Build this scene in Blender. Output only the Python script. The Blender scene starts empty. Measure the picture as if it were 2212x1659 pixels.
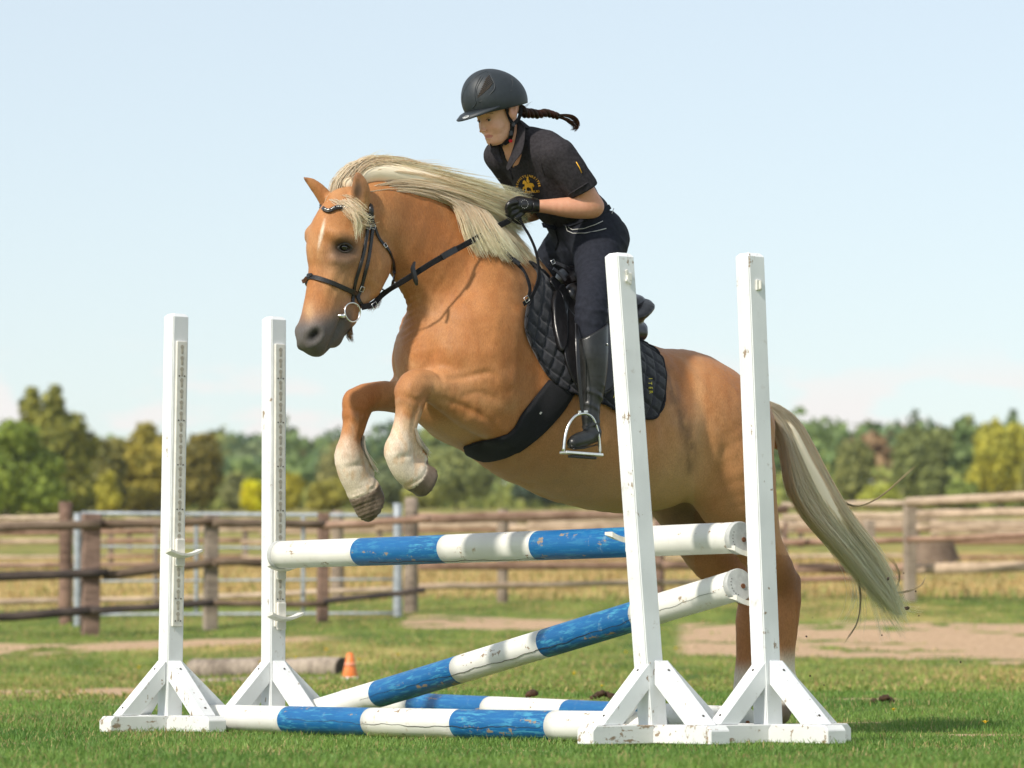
import bpy, bmesh, math, random
import numpy as np
from mathutils import Vector, Matrix
from mathutils.bvhtree import BVHTree
random.seed(7)
RNG = np.random.default_rng(7)
R = math.radians
sc = bpy.context.scene
COL = sc.collection

# ------------------------------------------------------------------ camera
# image measurements below are in a 2212 x 1659 frame; the lens is a telephoto held low over the lawn
FL, CX, CY = 8650.0, 1106.0, 829.5
CAMZ = 0.30
PITCH = math.atan(600.5 / FL)
cam_d = bpy.data.cameras.new('camera')
cam = bpy.data.objects.new('camera', cam_d)
COL.objects.link(cam)
cam.location = (0, 0, CAMZ)
cam.rotation_euler = (math.pi / 2 + PITCH, 0, 0)
cam_d.sensor_width = 36.0
cam_d.lens = FL / 2212.0 * 36.0
cam_d.clip_start = 0.5
cam_d.clip_end = 6000
cam_d.dof.use_dof = True
cam_d.dof.focus_distance = 15.3
cam_d.dof.aperture_fstop = 4.4
sc.camera = cam
sc.render.resolution_x, sc.render.resolution_y = 1024, 768

# ------------------------------------------------------------------ light
SUN_EL = R(40)
SUNV = Vector((-0.68, -0.73, 0)).normalized() * math.cos(SUN_EL) + Vector((0, 0, math.sin(SUN_EL)))
world = bpy.data.worlds.new('World')
sc.world = world
world.use_nodes = True
wn, wl = world.node_tree.nodes, world.node_tree.links
wn.clear()
w_out = wn.new('ShaderNodeOutputWorld')
w_bg = wn.new('ShaderNodeBackground')
w_sky = wn.new('ShaderNodeTexSky')
w_sky.sky_type = 'NISHITA'
w_sky.sun_disc = False
w_sky.sun_elevation = SUN_EL
w_sky.sun_rotation = math.atan2(SUNV.x, SUNV.y)
w_sky.air_density = 1.0
w_sky.dust_density = 0.6
w_sky.ozone_density = 2.0
w_bg.inputs['Strength'].default_value = 0.15
# thin veil and small fair-weather clouds that lie low over the horizon all the way round
w_tc = wn.new('ShaderNodeTexCoord')
w_sep = wn.new('ShaderNodeSeparateXYZ')
wl.new(w_tc.outputs['Generated'], w_sep.inputs[0])
w_map = wn.new('ShaderNodeMapping')
w_map.inputs['Scale'].default_value = (1.0, 1.0, 3.0)
wl.new(w_tc.outputs['Generated'], w_map.inputs[0])
w_no = wn.new('ShaderNodeTexNoise')
w_no.inputs['Scale'].default_value = 30.0
w_no.inputs['Detail'].default_value = 5.0
w_no.inputs['Roughness'].default_value = 0.5
wl.new(w_map.outputs[0], w_no.inputs['Vector'])
w_r = wn.new('ShaderNodeMapRange')
w_r.interpolation_type = 'SMOOTHSTEP'
w_r.inputs['From Min'].default_value = 0.50
w_r.inputs['From Max'].default_value = 0.62
wl.new(w_no.outputs['Fac'], w_r.inputs['Value'])
w_h = wn.new('ShaderNodeMapRange')          # clouds fade out above a few degrees
w_h.interpolation_type = 'SMOOTHSTEP'
w_h.inputs['From Min'].default_value = 0.082
w_h.inputs['From Max'].default_value = 0.062
wl.new(w_sep.outputs['Z'], w_h.inputs['Value'])
w_m = wn.new('ShaderNodeMath'); w_m.operation = 'MULTIPLY'
wl.new(w_r.outputs[0], w_m.inputs[0]); wl.new(w_h.outputs[0], w_m.inputs[1])
w_m2 = wn.new('ShaderNodeMath'); w_m2.operation = 'MULTIPLY'
wl.new(w_m.outputs[0], w_m2.inputs[0]); w_m2.inputs[1].default_value = 0.95
w_veil = wn.new('ShaderNodeMix'); w_veil.data_type = 'RGBA'
w_veil.inputs['Factor'].default_value = 0.60
wl.new(w_sky.outputs[0], w_veil.inputs['A'])
w_veil.inputs['B'].default_value = (3.95, 4.1, 3.95, 1)
w_mix = wn.new('ShaderNodeMix'); w_mix.data_type = 'RGBA'
wl.new(w_m2.outputs[0], w_mix.inputs['Factor'])
wl.new(w_veil.outputs['Result'], w_mix.inputs['A'])
w_mix.inputs['B'].default_value = (5.1, 4.9, 4.75, 1)
wl.new(w_mix.outputs['Result'], w_bg.inputs['Color'])
wl.new(w_bg.outputs[0], w_out.inputs['Surface'])

sun_d = bpy.data.lights.new('sun', 'SUN')
sun_d.energy = 3.5
sun_d.angle = R(3.0)
sun_d.color = (1.0, 0.93, 0.82)
sun = bpy.data.objects.new('sun', sun_d)
COL.objects.link(sun)
sun.rotation_euler = SUNV.to_track_quat('Z', 'Y').to_euler()
sun.location = (-8, -5, 12)

sc.view_settings.view_transform = 'Standard'
sc.view_settings.look = 'None'
sc.view_settings.exposure = 0.40
sc.view_settings.gamma = 1.0
sc.view_settings.use_curve_mapping = False
sc.cycles.max_bounces = 10
sc.cycles.diffuse_bounces = 8
sc.cycles.transmission_bounces = 10
sc.cycles.transparent_max_bounces = 10
sc.cycles.use_denoising = True

# ------------------------------------------------------------------ measuring helpers
CP, SP = math.cos(PITCH), math.sin(PITCH)
def ray(u, v):
    dx, dz = (u - CX) / FL, -(v - CY) / FL
    return np.array([dx, CP - SP * dz, SP + CP * dz])
def PX(u, v, y):
    """world point at distance y (metres in front of the camera) seen at u, v"""
    d = ray(u, v)
    return np.array([0, 0, CAMZ]) + d * (y / d[1])
def project(p):
    p = np.asarray(p, float)
    x, y, z = p[..., 0], p[..., 1], p[..., 2] - CAMZ
    yc = y * CP + z * SP; zc = -y * SP + z * CP
    return CX + FL * x / yc, CY - FL * zc / yc
# sagittal frame of the horse: A runs towards the tail, N towards its left side, Z up
TH = R(38)
H0 = np.array([0.05, 15.4, 0.0])
HA = np.array([math.cos(TH), math.sin(TH), 0.0])
HN = np.array([math.sin(TH), -math.cos(TH), 0.0])
HZ = np.array([0, 0, 1.0])
def HW(u, v, w=0.0):
    d = ray(u, v); o = np.array([0, 0, CAMZ])
    t = (w - (o - H0) @ HN) / (d @ HN)
    return o + d * t
def HP(u, v, w=0.0):
    """horse-frame point (a, w, z)"""
    p = HW(u, v, w) - H0
    return np.array([p @ HA, p @ HN, p[2]])
HM = Matrix(((HA[0], HN[0], 0, H0[0]), (HA[1], HN[1], 0, H0[1]), (0, 0, 1, 0), (0, 0, 0, 1)))
def h2w(p):
    p = np.asarray(p, float)
    return H0 + p[..., 0:1] * HA + p[..., 1:2] * HN + p[..., 2:3] * HZ

# ------------------------------------------------------------------ object helpers
def link(o, parent=None):
    COL.objects.link(o)
    if parent is not None: o.parent = parent
    return o
def tag(o, label=None, cat=None, group=None, kind=None):
    if label: o['label'] = label
    if cat: o['category'] = cat
    if group: o['group'] = group
    if kind: o['kind'] = kind
    return o
def thing(name, label, cat, loc=(0, 0, 0), rot=(0, 0, 0), group=None):
    o = bpy.data.objects.new(name, None)
    o.empty_display_size = 0.1
    o.location = loc; o.rotation_euler = rot
    link(o); return tag(o, label, cat, group)
def mesh(name, verts, faces, mat=None, parent=None, smooth=False, loc=None):
    me = bpy.data.meshes.new(name)
    verts = np.asarray(verts, dtype=np.float32)
    if isinstance(faces, np.ndarray):
        n, k = faces.shape
        me.vertices.add(len(verts)); me.vertices.foreach_set('co', verts.ravel())
        me.loops.add(n * k); me.loops.foreach_set('vertex_index', faces.astype(np.int32).ravel())
        me.polygons.add(n); me.polygons.foreach_set('loop_start', np.arange(0, n * k, k, dtype=np.int32))
        me.polygons.foreach_set('loop_total', np.full(n, k, dtype=np.int32))
        me.update(calc_edges=True); me.validate()
    else:
        me.from_pydata([tuple(map(float, v)) for v in verts], [], faces); me.update()
    if smooth: me.polygons.foreach_set('use_smooth', np.ones(len(me.polygons), bool))
    if mat is not None: me.materials.append(mat)
    o = bpy.data.objects.new(name, me)
    if loc is not None: o.location = loc
    return link(o, parent)
def vcol(o, cols, name='tint'):
    me = o.data
    at = me.color_attributes.new(name, 'FLOAT_COLOR', 'POINT')
    c = np.ones((len(me.vertices), 4), np.float32); cols = np.asarray(cols); c[:, :cols.shape[1]] = cols
    at.data.foreach_set('color', c.ravel())
def bm_obj(name, bm, mat=None, parent=None, smooth=False, bevel=0.0, seg=2):
    if bevel:
        bmesh.ops.bevel(bm, geom=[e for e in bm.edges if e.calc_face_angle(0) > 0.5], offset=bevel, segments=seg, affect='EDGES', profile=0.5)
    bmesh.ops.recalc_face_normals(bm, faces=bm.faces)
    me = bpy.data.meshes.new(name); bm.to_mesh(me); bm.free()
    if smooth: me.polygons.foreach_set('use_smooth', np.ones(len(me.polygons), bool))
    if mat is not None: me.materials.append(mat)
    return link(bpy.data.objects.new(name, me), parent)
def bx(bm, c, s, M=None):
    """box of size s centred on c"""
    T = Matrix.Translation(c) @ Matrix.Diagonal((s[0], s[1], s[2], 1))
    if M is not None: T = M @ T
    return bmesh.ops.create_cube(bm, size=1.0, matrix=T)['verts']
def frame(p, q, up=(0, 0, 1)):
    """matrix whose local X runs from p to q, origin at the middle"""
    p, q = Vector(p), Vector(q); x = (q - p).normalized(); u = Vector(up)
    y = u.cross(x).normalized(); z = x.cross(y)
    M = Matrix((x, y, z)).transposed().to_4x4(); M.translation = (p + q) / 2
    return M, (q - p).length
def beam(bm, p, q, w, h, up=(0, 0, 1)):
    M, L = frame(p, q, up); return bx(bm, (0, 0, 0), (L, w, h), M)
def catmull(P, n=6, closed=False):
    P = np.asarray(P, float)
    if len(P) < 3: 
        t = np.linspace(0, 1, n + 1)[:, None]; return P[0] * (1 - t) + P[-1] * t
    Q = np.vstack([2 * P[0] - P[1], P, 2 * P[-1] - P[-2]]) if not closed else np.vstack([P[-1], P, P[0], P[1]])
    out = []
    for i in range(1, len(Q) - 2):
        for t in np.arange(n) / n:
            a, b, c, d = Q[i - 1], Q[i], Q[i + 1], Q[i + 2]
            out.append(0.5 * ((2 * b) + (c - a) * t + (2 * a - 5 * b + 4 * c - d) * t * t + (3 * b - a - 3 * c + d) * t ** 3))
    if not closed: out.append(Q[-2])
    return np.array(out)
def tube(path, rad, sides=8, cap=True, flat=1.0, up=None, closed=False):
    """swept tube: verts, faces; rad scalar or per point; flat squeezes the second axis"""
    path = np.asarray(path, float); n = len(path)
    rad = np.full(n, rad, float) if np.isscalar(rad) else np.asarray(rad, float)
    t = np.gradient(path, axis=0)
    if closed: t = np.roll(path, -1, 0) - np.roll(path, 1, 0)
    t /= np.linalg.norm(t, axis=1)[:, None] + 1e-12
    u = np.array(up if up is not None else (0.13, 0.21, 0.97), float)
    V, last = [], None
    for i in range(n):
        ui = u if last is None or up is not None else last
        x = ui - t[i] * (ui @ t[i]); x /= np.linalg.norm(x) + 1e-12; last = x
        y = np.cross(t[i], x)
        for k in range(sides):
            a = 2 * math.pi * k / sides
            V.append(path[i] + rad[i] * (x * math.cos(a) + y * math.sin(a) * flat))
    Fc = []
    for i in range(n if closed else n - 1):
        for k in range(sides):
            a, b = i * sides + k, i * sides + (k + 1) % sides; j = (i + 1) % n
            Fc.append((a, b, j * sides + (k + 1) % sides, j * sides + k))
    if cap and not closed:
        Fc.append(tuple(range(sides))[::-1]); Fc.append(tuple((n - 1) * sides + k for k in range(sides)))
    return np.array(V), Fc
def tube_obj(name, path, rad, mat, parent=None, sides=8, flat=1.0, up=None, closed=False, smooth=True):
    V, Fc = tube(path, rad, sides, True, flat, up, closed)
    return mesh(name, V, Fc, mat, parent, smooth)
def merge(parts):
    V, Fc, o = [], [], 0
    for v, f in parts:
        V.append(v); Fc += [tuple(i + o for i in q) for q in f]; o += len(v)
    return np.vstack(V), Fc
def copy_tree(o, parent=None):
    c = o.copy(); COL.objects.link(c)
    if parent is not None: c.parent = parent
    for ch in [x for x in bpy.data.objects if x.parent == o]: copy_tree(ch, c)
    return c

# ------------------------------------------------------------------ materials
def newmat(name):
    m = bpy.data.materials.new(name); m.use_nodes = True
    nt = m.node_tree; nt.nodes.clear()
    out = nt.nodes.new('ShaderNodeOutputMaterial'); b = nt.nodes.new('ShaderNodeBsdfPrincipled')
    nt.links.new(b.outputs[0], out.inputs[0])
    return m, nt, b
class G:
    """tiny node-graph helper"""
    def __init__(s, nt): s.nt = nt
    def n(s, t, **k):
        x = s.nt.nodes.new(t)
        for a, v in k.items():
            if hasattr(x, a): setattr(x, a, v)
        return x
    def put(s, sock, v):
        if isinstance(v, bpy.types.NodeSocket): s.nt.links.new(v, sock)
        elif v is not None:
            if hasattr(sock, 'default_value'):
                if isinstance(v, (tuple, list)) and len(v) == 3 and sock.type == 'RGBA': v = (*v, 1)
                sock.default_value = v
    def coord(s, kind='Object', scale=(1, 1, 1), rot=(0, 0, 0)):
        if kind == 'World': c = s.n('ShaderNodeNewGeometry').outputs['Position']
        else: c = s.n('ShaderNodeTexCoord').outputs[kind]
        m = s.n('ShaderNodeMapping'); s.put(m.inputs[0], c)
        m.inputs['Scale'].default_value = scale; m.inputs['Rotation'].default_value = rot
        return m.outputs[0]
    def noise(s, co, scale=5, detail=3, rough=0.5, dist=0.0):
        x = s.n('ShaderNodeTexNoise'); s.put(x.inputs['Vector'], co)
        x.inputs['Scale'].default_value = scale; x.inputs['Detail'].default_value = detail
        x.inputs['Roughness'].default_value = rough; x.inputs['Distortion'].default_value = dist
        return x.outputs['Fac']
    def ramp(s, f, lo, hi, a=0.0, b=1.0, smooth=True):
        x = s.n('ShaderNodeMapRange'); x.interpolation_type = 'SMOOTHSTEP' if smooth else 'LINEAR'
        s.put(x.inputs['Value'], f)
        for k, v in zip(('From Min', 'From Max', 'To Min', 'To Max'), (lo, hi, a, b)): x.inputs[k].default_value = v
        return x.outputs[0]
    def mix(s, f, a, b, mode='MIX'):
        x = s.n('ShaderNodeMix'); x.data_type = 'RGBA'; x.blend_type = mode
        s.put(x.inputs['Factor'], f); s.put(x.inputs['A'], a); s.put(x.inputs['B'], b)
        return x.outputs['Result']
    def math(s, op, a, b=None):
        x = s.n('ShaderNodeMath'); x.operation = op; s.put(x.inputs[0], a)
        if b is not None: s.put(x.inputs[1], b)
        return x.outputs[0]
    def attr(s, name):
        x = s.n('ShaderNodeAttribute'); x.attribute_name = name; return x.outputs['Color']
    def rnd(s): return s.n('ShaderNodeObjectInfo').outputs['Random']
    def bump(s, b, h, strength=0.3, dist=0.01):
        x = s.n('ShaderNodeBump'); s.put(x.inputs['Height'], h)
        x.inputs['Strength'].default_value = strength; x.inputs['Distance'].default_value = dist
        s.put(b.inputs['Normal'], x.outputs[0])
def plain(name, col, rough=0.6, var=0.12, scale=20, bump=0.0, metal=0.0, spec=0.5, coord='Object', sheen=0.0):
    m, nt, b = newmat(name); g = G(nt)
    n = g.noise(g.coord(coord), scale, 4, 0.6)
    dark = tuple(c * (1 - var) for c in col); light = tuple(min(1, c * (1 + var)) for c in col)
    g.put(b.inputs['Base Color'], g.mix(g.ramp(n, 0.3, 0.7), dark, light))
    b.inputs['Roughness'].default_value = rough; b.inputs['Metallic'].default_value = metal
    b.inputs['Specular IOR Level'].default_value = spec
    b.inputs['Sheen Weight'].default_value = sheen
    if bump: g.bump(b, g.noise(g.coord(coord), scale * 6, 3, 0.6), bump, 0.003)
    return m
# ------------------------------------------------------------------ value noise for numpy
def vnoise(x, y, seed=0, scale=1.0, octaves=4):
    x = np.asarray(x, float) * scale; y = np.asarray(y, float) * scale
    tot, amp, s = 0, 1.0, 0
    for o in range(octaves):
        xi, yi = np.floor(x).astype(np.int64), np.floor(y).astype(np.int64)
        fx, fy = x - xi, y - yi; fx = fx * fx * (3 - 2 * fx); fy = fy * fy * (3 - 2 * fy)
        def h(a, b):
            n = (a * 374761393 + b * 668265263 + (seed + o) * 1442695) & 0x7fffffff
            n = ((n ^ (n >> 13)) * 1274126177) & 0x7fffffff
            return ((n ^ (n >> 16)) & 0xffff) / 65535.0
        v = (h(xi, yi) * (1 - fx) + h(xi + 1, yi) * fx) * (1 - fy) + (h(xi, yi + 1) * (1 - fx) + h(xi + 1, yi + 1) * fx) * fy
        tot = tot + v * amp; s += amp; amp *= 0.5; x = x * 2.03 + 7.1; y = y * 2.03 + 3.3
    return tot / s
# ------------------------------------------------------------------ terrain heights
_d = np.array([-400, 6, 13, 16.3, 18, 20, 22, 25, 30, 35, 40, 45, 60, 90, 150, 250, 330, 450, 700, 900, 4000.])
def _zv(d, v): return CAMZ + (1430 - v) / FL * d
_zl = np.array([0, 0, 0, 0, .035, .078, .085, .10, .12, .30, .56, .80, 1.5, 2.8, 5.2, 9.3, 12.6, _zv(450, 1098), _zv(700, 1085), 28, 28.])
_zr = np.array([0, 0, 0, 0, .055, .128, .135, .14, .22, .38, .66, .95, 1.66, 2.9, 5.4, 9.6, 12.9, _zv(450, 1080), _zv(700, 1040), 33, 33.])
def _curve(zs):
    ld = np.linspace(math.log(5), math.log(4000), 900)
    z = np.interp(np.exp(ld), _d, zs)
    k = np.hanning(13); k /= k.sum(); zp = np.pad(z, 6, mode='edge')
    return ld, np.convolve(zp, k, 'valid')
_LD, _CL = _curve(_zl); _, _CR = _curve(_zr)
def gz(x, y, rough=True):
    x = np.asarray(x, float); y = np.asarray(y, float)
    l = np.log(np.maximum(y, 5.0)); s = np.clip((x / np.maximum(y, 5.0) + 0.128) / 0.256, 0, 1); s = np.clip(s * 2.2, 0, 1); s = s * s * (3 - 2 * s)
    z = np.interp(l, _LD, _CL) * (1 - s) + np.interp(l, _LD, _CR) * s
    if rough:
        amp = np.clip((y - 16.5) / 12, 0.12, 1) * 0.045 * np.clip(y / 40, 0.6, 3)
        z = z + (vnoise(x, y * 0.7, 3, 0.8) - 0.5) * amp * 2 * np.clip((y - 4) / 8, 0, 1)
    return z
def dirt_mask(x, y):
    """bare earth and sand tracks, 0..1, and dryness 0..1"""
    x = np.asarray(x, float); y = np.asarray(y, float)
    u = CX + FL * x / y
    n = vnoise(x, y, 11, 0.9) - 0.5; n2 = vnoise(x, y, 12, 3.5) - 0.5
    def band(c, w, soft): return np.clip((w - np.abs(y - c)) / soft + 0.5, 0, 1)
    def ss(a, lo, hi): t = np.clip((a - lo) / (hi - lo), 0, 1); return t * t * (3 - 2 * t)
    dm = band(37.4 + n * 2, 0.8, 1.2) * ss(u, 1050, 300)                      # worn path below the left fence
    dm = np.maximum(dm, band(37.4 + n * 2.5, 3.9, 1.2) * ss(u, 1380, 1560))      # sandy track on the right
    dm = np.maximum(dm, band(33.6 + n * 3, 1.4, 2.0) * ss(u, 1750, 2100) * .85)
    dm = np.maximum(dm, band(40.3 + n * 2, 1.3, 1.4) * ss(u, 830, 900) * ss(u, 1420, 1150))
    dm = np.maximum(dm, band(25.5 + n * 2, 2.0, 1.5) * ss(u, 360, 250))
    dm = dm * ss(n2 + n + 0.55, 0.15, 0.5)
    lp = ss(vnoise(x, y * .8, 21, 2.6), 0.58, 0.78) * 0.62 * (y < 22)            # thin patches in the lawn
    dm = np.maximum(dm, lp)
    dry = ss(y, 20.5, 23) * (0.08 + 0.7 * np.clip(vnoise(x, y * .6, 31, 0.55) * 1.6 - 0.45, 0, 1))
    dry = np.maximum(dry, ss(y, 43, 50) * .75) * np.where(y > 80, 0.7, 1)
    dry = np.maximum(dry, ss(vnoise(x, y, 41, 1.3), 0.55, 0.8) * 0.35 * (y < 22))
    return np.clip(dm, 0, 1), np.clip(dry, 0, 1)

ys = np.concatenate([[-300, -60, -10, 2, 6, 9, 11, 12.4], np.linspace(13, 24, 150), np.geomspace(24.15, 60, 150), np.geomspace(61, 330, 50), np.geomspace(345, 900, 24), [1400, 3900]])
ss_ = np.linspace(-1, 1, 241); ss_ = np.sign(ss_) * np.abs(ss_) ** 1.5
Y, S = np.meshgrid(ys, ss_, indexing='ij')
X = S * (0.5 * np.maximum(Y, 14) + 6)
Z = gz(X, Y)
dm, dry = dirt_mask(X.ravel(), np.maximum(Y.ravel(), 8))
ni, nj = Y.shape
idx = np.arange(ni * nj).reshape(ni, nj)
Fq = np.stack([idx[:-1, :-1], idx[:-1, 1:], idx[1:, 1:], idx[1:, :-1]], -1).reshape(-1, 4)
m, nt, b = newmat('turf'); g = G(nt)
at = g.n('ShaderNodeAttribute'); at.attribute_name = 'tint'
sp = g.n('ShaderNodeSeparateColor'); g.put(sp.inputs[0], at.outputs['Color'])
co = g.coord('World', (1, 1, 0.4)); cs = g.coord('World', (1, 0.35, 0.35))
n1 = g.noise(cs, 2.2, 5, 0.62); n2 = g.noise(co, 26, 4, 0.7); n3 = g.noise(cs, 0.6, 3, 0.5)
green = g.mix(g.ramp(n1, 0.32, 0.68), (0.075, 0.125, 0.022), (0.20, 0.24, 0.05))
dryc = g.mix(g.ramp(n1, 0.3, 0.7), (0.34, 0.245, 0.085), (0.64, 0.45, 0.18))
grn = g.mix(g.math('MULTIPLY', g.ramp(g.math('ADD', g.math('MULTIPLY', sp.outputs[1], 1.0), g.math('MULTIPLY', g.math('SUBTRACT', n3, 0.5), 0.9)), 0.2, 0.9), 0.9), green, dryc)
dirt = g.mix(g.ramp(n2, 0.3, 0.7), (0.34, 0.225, 0.13), (0.62, 0.43, 0.28))
df = g.ramp(g.math('ADD', sp.outputs[0], g.math('MULTIPLY', g.math('SUBTRACT', n2, 0.5), 0.5)), 0.35, 0.62)
g.put(b.inputs['Base Color'], g.mix(df, grn, dirt))
b.inputs['Roughness'].default_value = 0.95; b.inputs['Specular IOR Level'].default_value = 0.15
g.bump(b, g.noise(g.coord('World', (1, 0.5, 1)), 30, 5, 0.7), 0.6, 0.03)
M_TURF = m
ground = mesh('ground', np.stack([X, Y, Z], -1).reshape(-1, 3), Fq, m, None, True)
tag(ground, kind='structure')
vcol(ground, np.stack([dm, dry, np.zeros_like(dm)], -1))

# ------------------------------------------------------------------ grass blades
def leafmat(name, rough=0.55, trans=0.35, scale=40, spec=0.35):
    m, nt, b = newmat(name); g = G(nt)
    c = g.attr('tint'); n = g.noise(g.coord('World'), scale, 2, 0.5)
    col = g.mix(g.ramp(n, 0.3, 0.7, 0, 0.45), c, (0.5, 0.5, 0.5), 'MULTIPLY')
    g.put(b.inputs['Base Color'], col); b.inputs['Roughness'].default_value = rough
    b.inputs['Specular IOR Level'].default_value = spec
    tr = g.n('ShaderNodeBsdfTranslucent'); g.put(tr.inputs[0], col)
    mx = g.n('ShaderNodeMixShader'); mx.inputs[0].default_value = trans
    nt.links.new(b.outputs[0], mx.inputs[1]); nt.links.new(tr.outputs[0], mx.inputs[2])
    out = [x for x in nt.nodes if x.type == 'OUTPUT_MATERIAL'][0]; nt.links.new(mx.outputs[0], out.inputs[0])
    return m
M_BLADE = leafmat('grass_blade')
def blades(name, n, y0, y1, wide, h0, h1, w, drytall=0.0, power=1.0, lean=0.55, kill=1.0, clump=None):
    y = y0 + (y1 - y0) * RNG.random(n) ** power
    x = (RNG.random(n) * 2 - 1) * (wide * y + 0.5)
    if clump:
        k = RNG.integers(0, n // clump, n); x = x[k] + RNG.normal(0, .05 * y0 / 20, n); y = y[k] + RNG.normal(0, .06 * y0 / 20, n)
    dm, dry = dirt_mask(x, y)
    keep = RNG.random(n) > dm * kill * 1.3
    x, y, dm, dry = x[keep], y[keep], dm[keep], dry[keep]; n = len(x)
    z = gz(x, y) - 0.004
    tall = vnoise(x, y, 51, 2.2)
    h = (h0 + (h1 - h0) * RNG.random(n) ** 1.5) * (0.55 + 0.9 * tall) * (1 - 0.55 * dm)
    az = RNG.random(n) * 2 * math.pi; fa = RNG.random(n) * 2 * math.pi
    ln = h * lean * (0.3 + RNG.random(n)); dx, dy = np.cos(az) * ln, np.sin(az) * ln
    wx, wy = np.cos(fa) * w * (0.6 + 0.8 * RNG.random(n)) / 2, np.sin(fa) * w / 2
    V = np.empty((n, 5, 3), np.float32)
    V[:, 0] = np.stack([x - wx, y - wy, z], -1); V[:, 1] = np.stack([x + wx, y + wy, z], -1)
    V[:, 2] = np.stack([x - wx * .8 + dx * .35, y - wy * .8 + dy * .35, z + h * .6], -1)
    V[:, 3] = np.stack([x + wx * .8 + dx * .35, y + wy * .8 + dy * .35, z + h * .6], -1)
    V[:, 4] = np.stack([x + dx, y + dy, z + h * (1 - 0.25 * RNG.random(n))], -1)
    b0 = (np.arange(n) * 5)[:, None]
    T = np.concatenate([b0 + [0, 1, 3], b0 + [0, 3, 2], b0 + [2, 3, 4]], 0)
    o = mesh(name, V.reshape(-1, 3), T, M_BLADE)
    g1, g2, g3 = (np.array([.095, .215, .038]), np.array([.28, .42, .090]), np.array([.52, .42, .18])) if y0 < 20 else (np.array([.15, .22, .04]), np.array([.38, .44, .11]), np.array([.64, .46, .20]))
    t = np.clip(RNG.random(n)[:, None] * 0.55 + 1.1 * vnoise(x, y, 61, 1.1)[:, None] - .35, 0, 1)
    c = g1 * (1 - t) + g2 * t
    isdry = (RNG.random(n) < 0.07 + 0.62 * dry + 0.3 * dm + drytall)[:, None]
    c = np.where(isdry, g3 * (0.55 + 0.6 * RNG.random(n)[:, None]), c * np.where(y > 21, 1.08, 1.0)[:, None])
    vcol(o, np.repeat(c, 5, 0))
    return tag(o, kind='stuff')
tag(blades('lawn_grass', 285000, 11.0, 21.2, 0.170,   .010, .040, .0038, power=1.15), 'short green lawn grass round the feet of the jump', 'grass')
tag(blades('meadow_grass', 85000, 21.6, 47.0, 0.150, .018, .052, .010, power=1.3, clump=4), 'rough patchy green and dry grass on the slope behind the jump', 'grass')
tag(blades('dry_grass', 30000, 46.0, 75.0, 0.150, .04, .15, .02, drytall=0.35, clump=5), 'tall yellow dry grass beyond the wooden fences', 'grass')
# ------------------------------------------------------------------ the show jump
def paint(name, col, wear, wood=(0.30, 0.22, 0.15), stain=(0.42, 0.38, 0.33), streak=(1, 1, 1), rough=0.45, amount=0.5, alt=None):
    m, nt, b = newmat(name); g = G(nt)
    rn = g.rnd(); off = g.n('ShaderNodeVectorMath', operation='SCALE'); off.inputs[0].default_value = (13.7, 7.3, 3.1); g.put(off.inputs['Scale'], rn)
    tc = g.n('ShaderNodeTexCoord').outputs['Object']
    ad = g.n('ShaderNodeVectorMath', operation='ADD'); g.put(ad.inputs[0], tc); g.put(ad.inputs[1], off.outputs[0])
    def mp(sc_):
        q = g.n('ShaderNodeMapping'); g.put(q.inputs[0], ad.outputs[0]); q.inputs['Scale'].default_value = sc_; return q.outputs[0]
    st = g.noise(mp(streak), 30, 5, 0.65); sp = g.noise(mp((1, 1, 1)), 22, 5, 0.7); big = g.noise(mp((1, 1, 1)), 4, 3, 0.5)
    c = g.mix(g.ramp(big, 0.35, 0.7), col, tuple(x * 0.88 for x in col))
    if alt: 
        vor = g.noise(mp(streak), 75, 3, 0.7)
        c = g.mix(g.math('MULTIPLY', g.ramp(vor, 0.50, 0.62), g.ramp(big, 0.40, 0.62, 0.22, 1.0)), c, alt)
    c = g.mix(g.math('MULTIPLY', g.ramp(sp, 0.58, 0.74), amount), c, stain)
    c = g.mix(g.ramp(g.math('ADD', st, g.math('MULTIPLY', g.math('SUBTRACT', sp, 0.5), 0.8)), wear, wear + 0.05), c, wood)
    g.put(b.inputs['Base Color'], c); b.inputs['Roughness'].default_value = rough
    g.bump(b, st, 0.25, 0.004)
    return m
M_WHITE = paint('white_paint', (0.78, 0.80, 0.81), 0.675, streak=(1, 1, 0.15), amount=0.55)
M_WHITE_D = paint('dirty_white_paint', (0.74, 0.75, 0.74), 0.60, streak=(.2, 1, 1), stain=(0.36, 0.33, 0.29), amount=0.85)
M_PWHITE = paint('pole_white', (0.78, 0.77, 0.72), 0.655, streak=(0.12, 1, 1), stain=(0.50, 0.40, 0.28), amount=0.8)
M_PBLUE = paint('pole_blue', (0.004, 0.118, 0.33), 0.66, streak=(0.15, 1, 1), stain=(0.26, 0.38, 0.44), amount=0.45, alt=(0.05, 0.27, 0.44))
M_PLAST = plain('white_plastic', (0.72, 0.70, 0.64), 0.4, 0.08, 30)
M_HOLE = plain('keyhole_shade', (0.42, 0.38, 0.31), 0.7, 0.3, 60)
M_DARKHOLE = plain('dark_hole', (0.035, 0.025, 0.018), 0.8, 0.2, 60)
M_CAPGREY = plain('pole_cap_grey', (0.46, 0.47, 0.46), 0.55, 0.12, 40)
M_BOLT = plain('rusty_bolt', (0.20, 0.085, 0.04), 0.7, 0.3, 200, metal=0.4)
M_RAWWOOD = plain('bare_chipped_wood', (0.50, 0.33, 0.20), 0.8, 0.25, 60, bump=.4)

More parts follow.
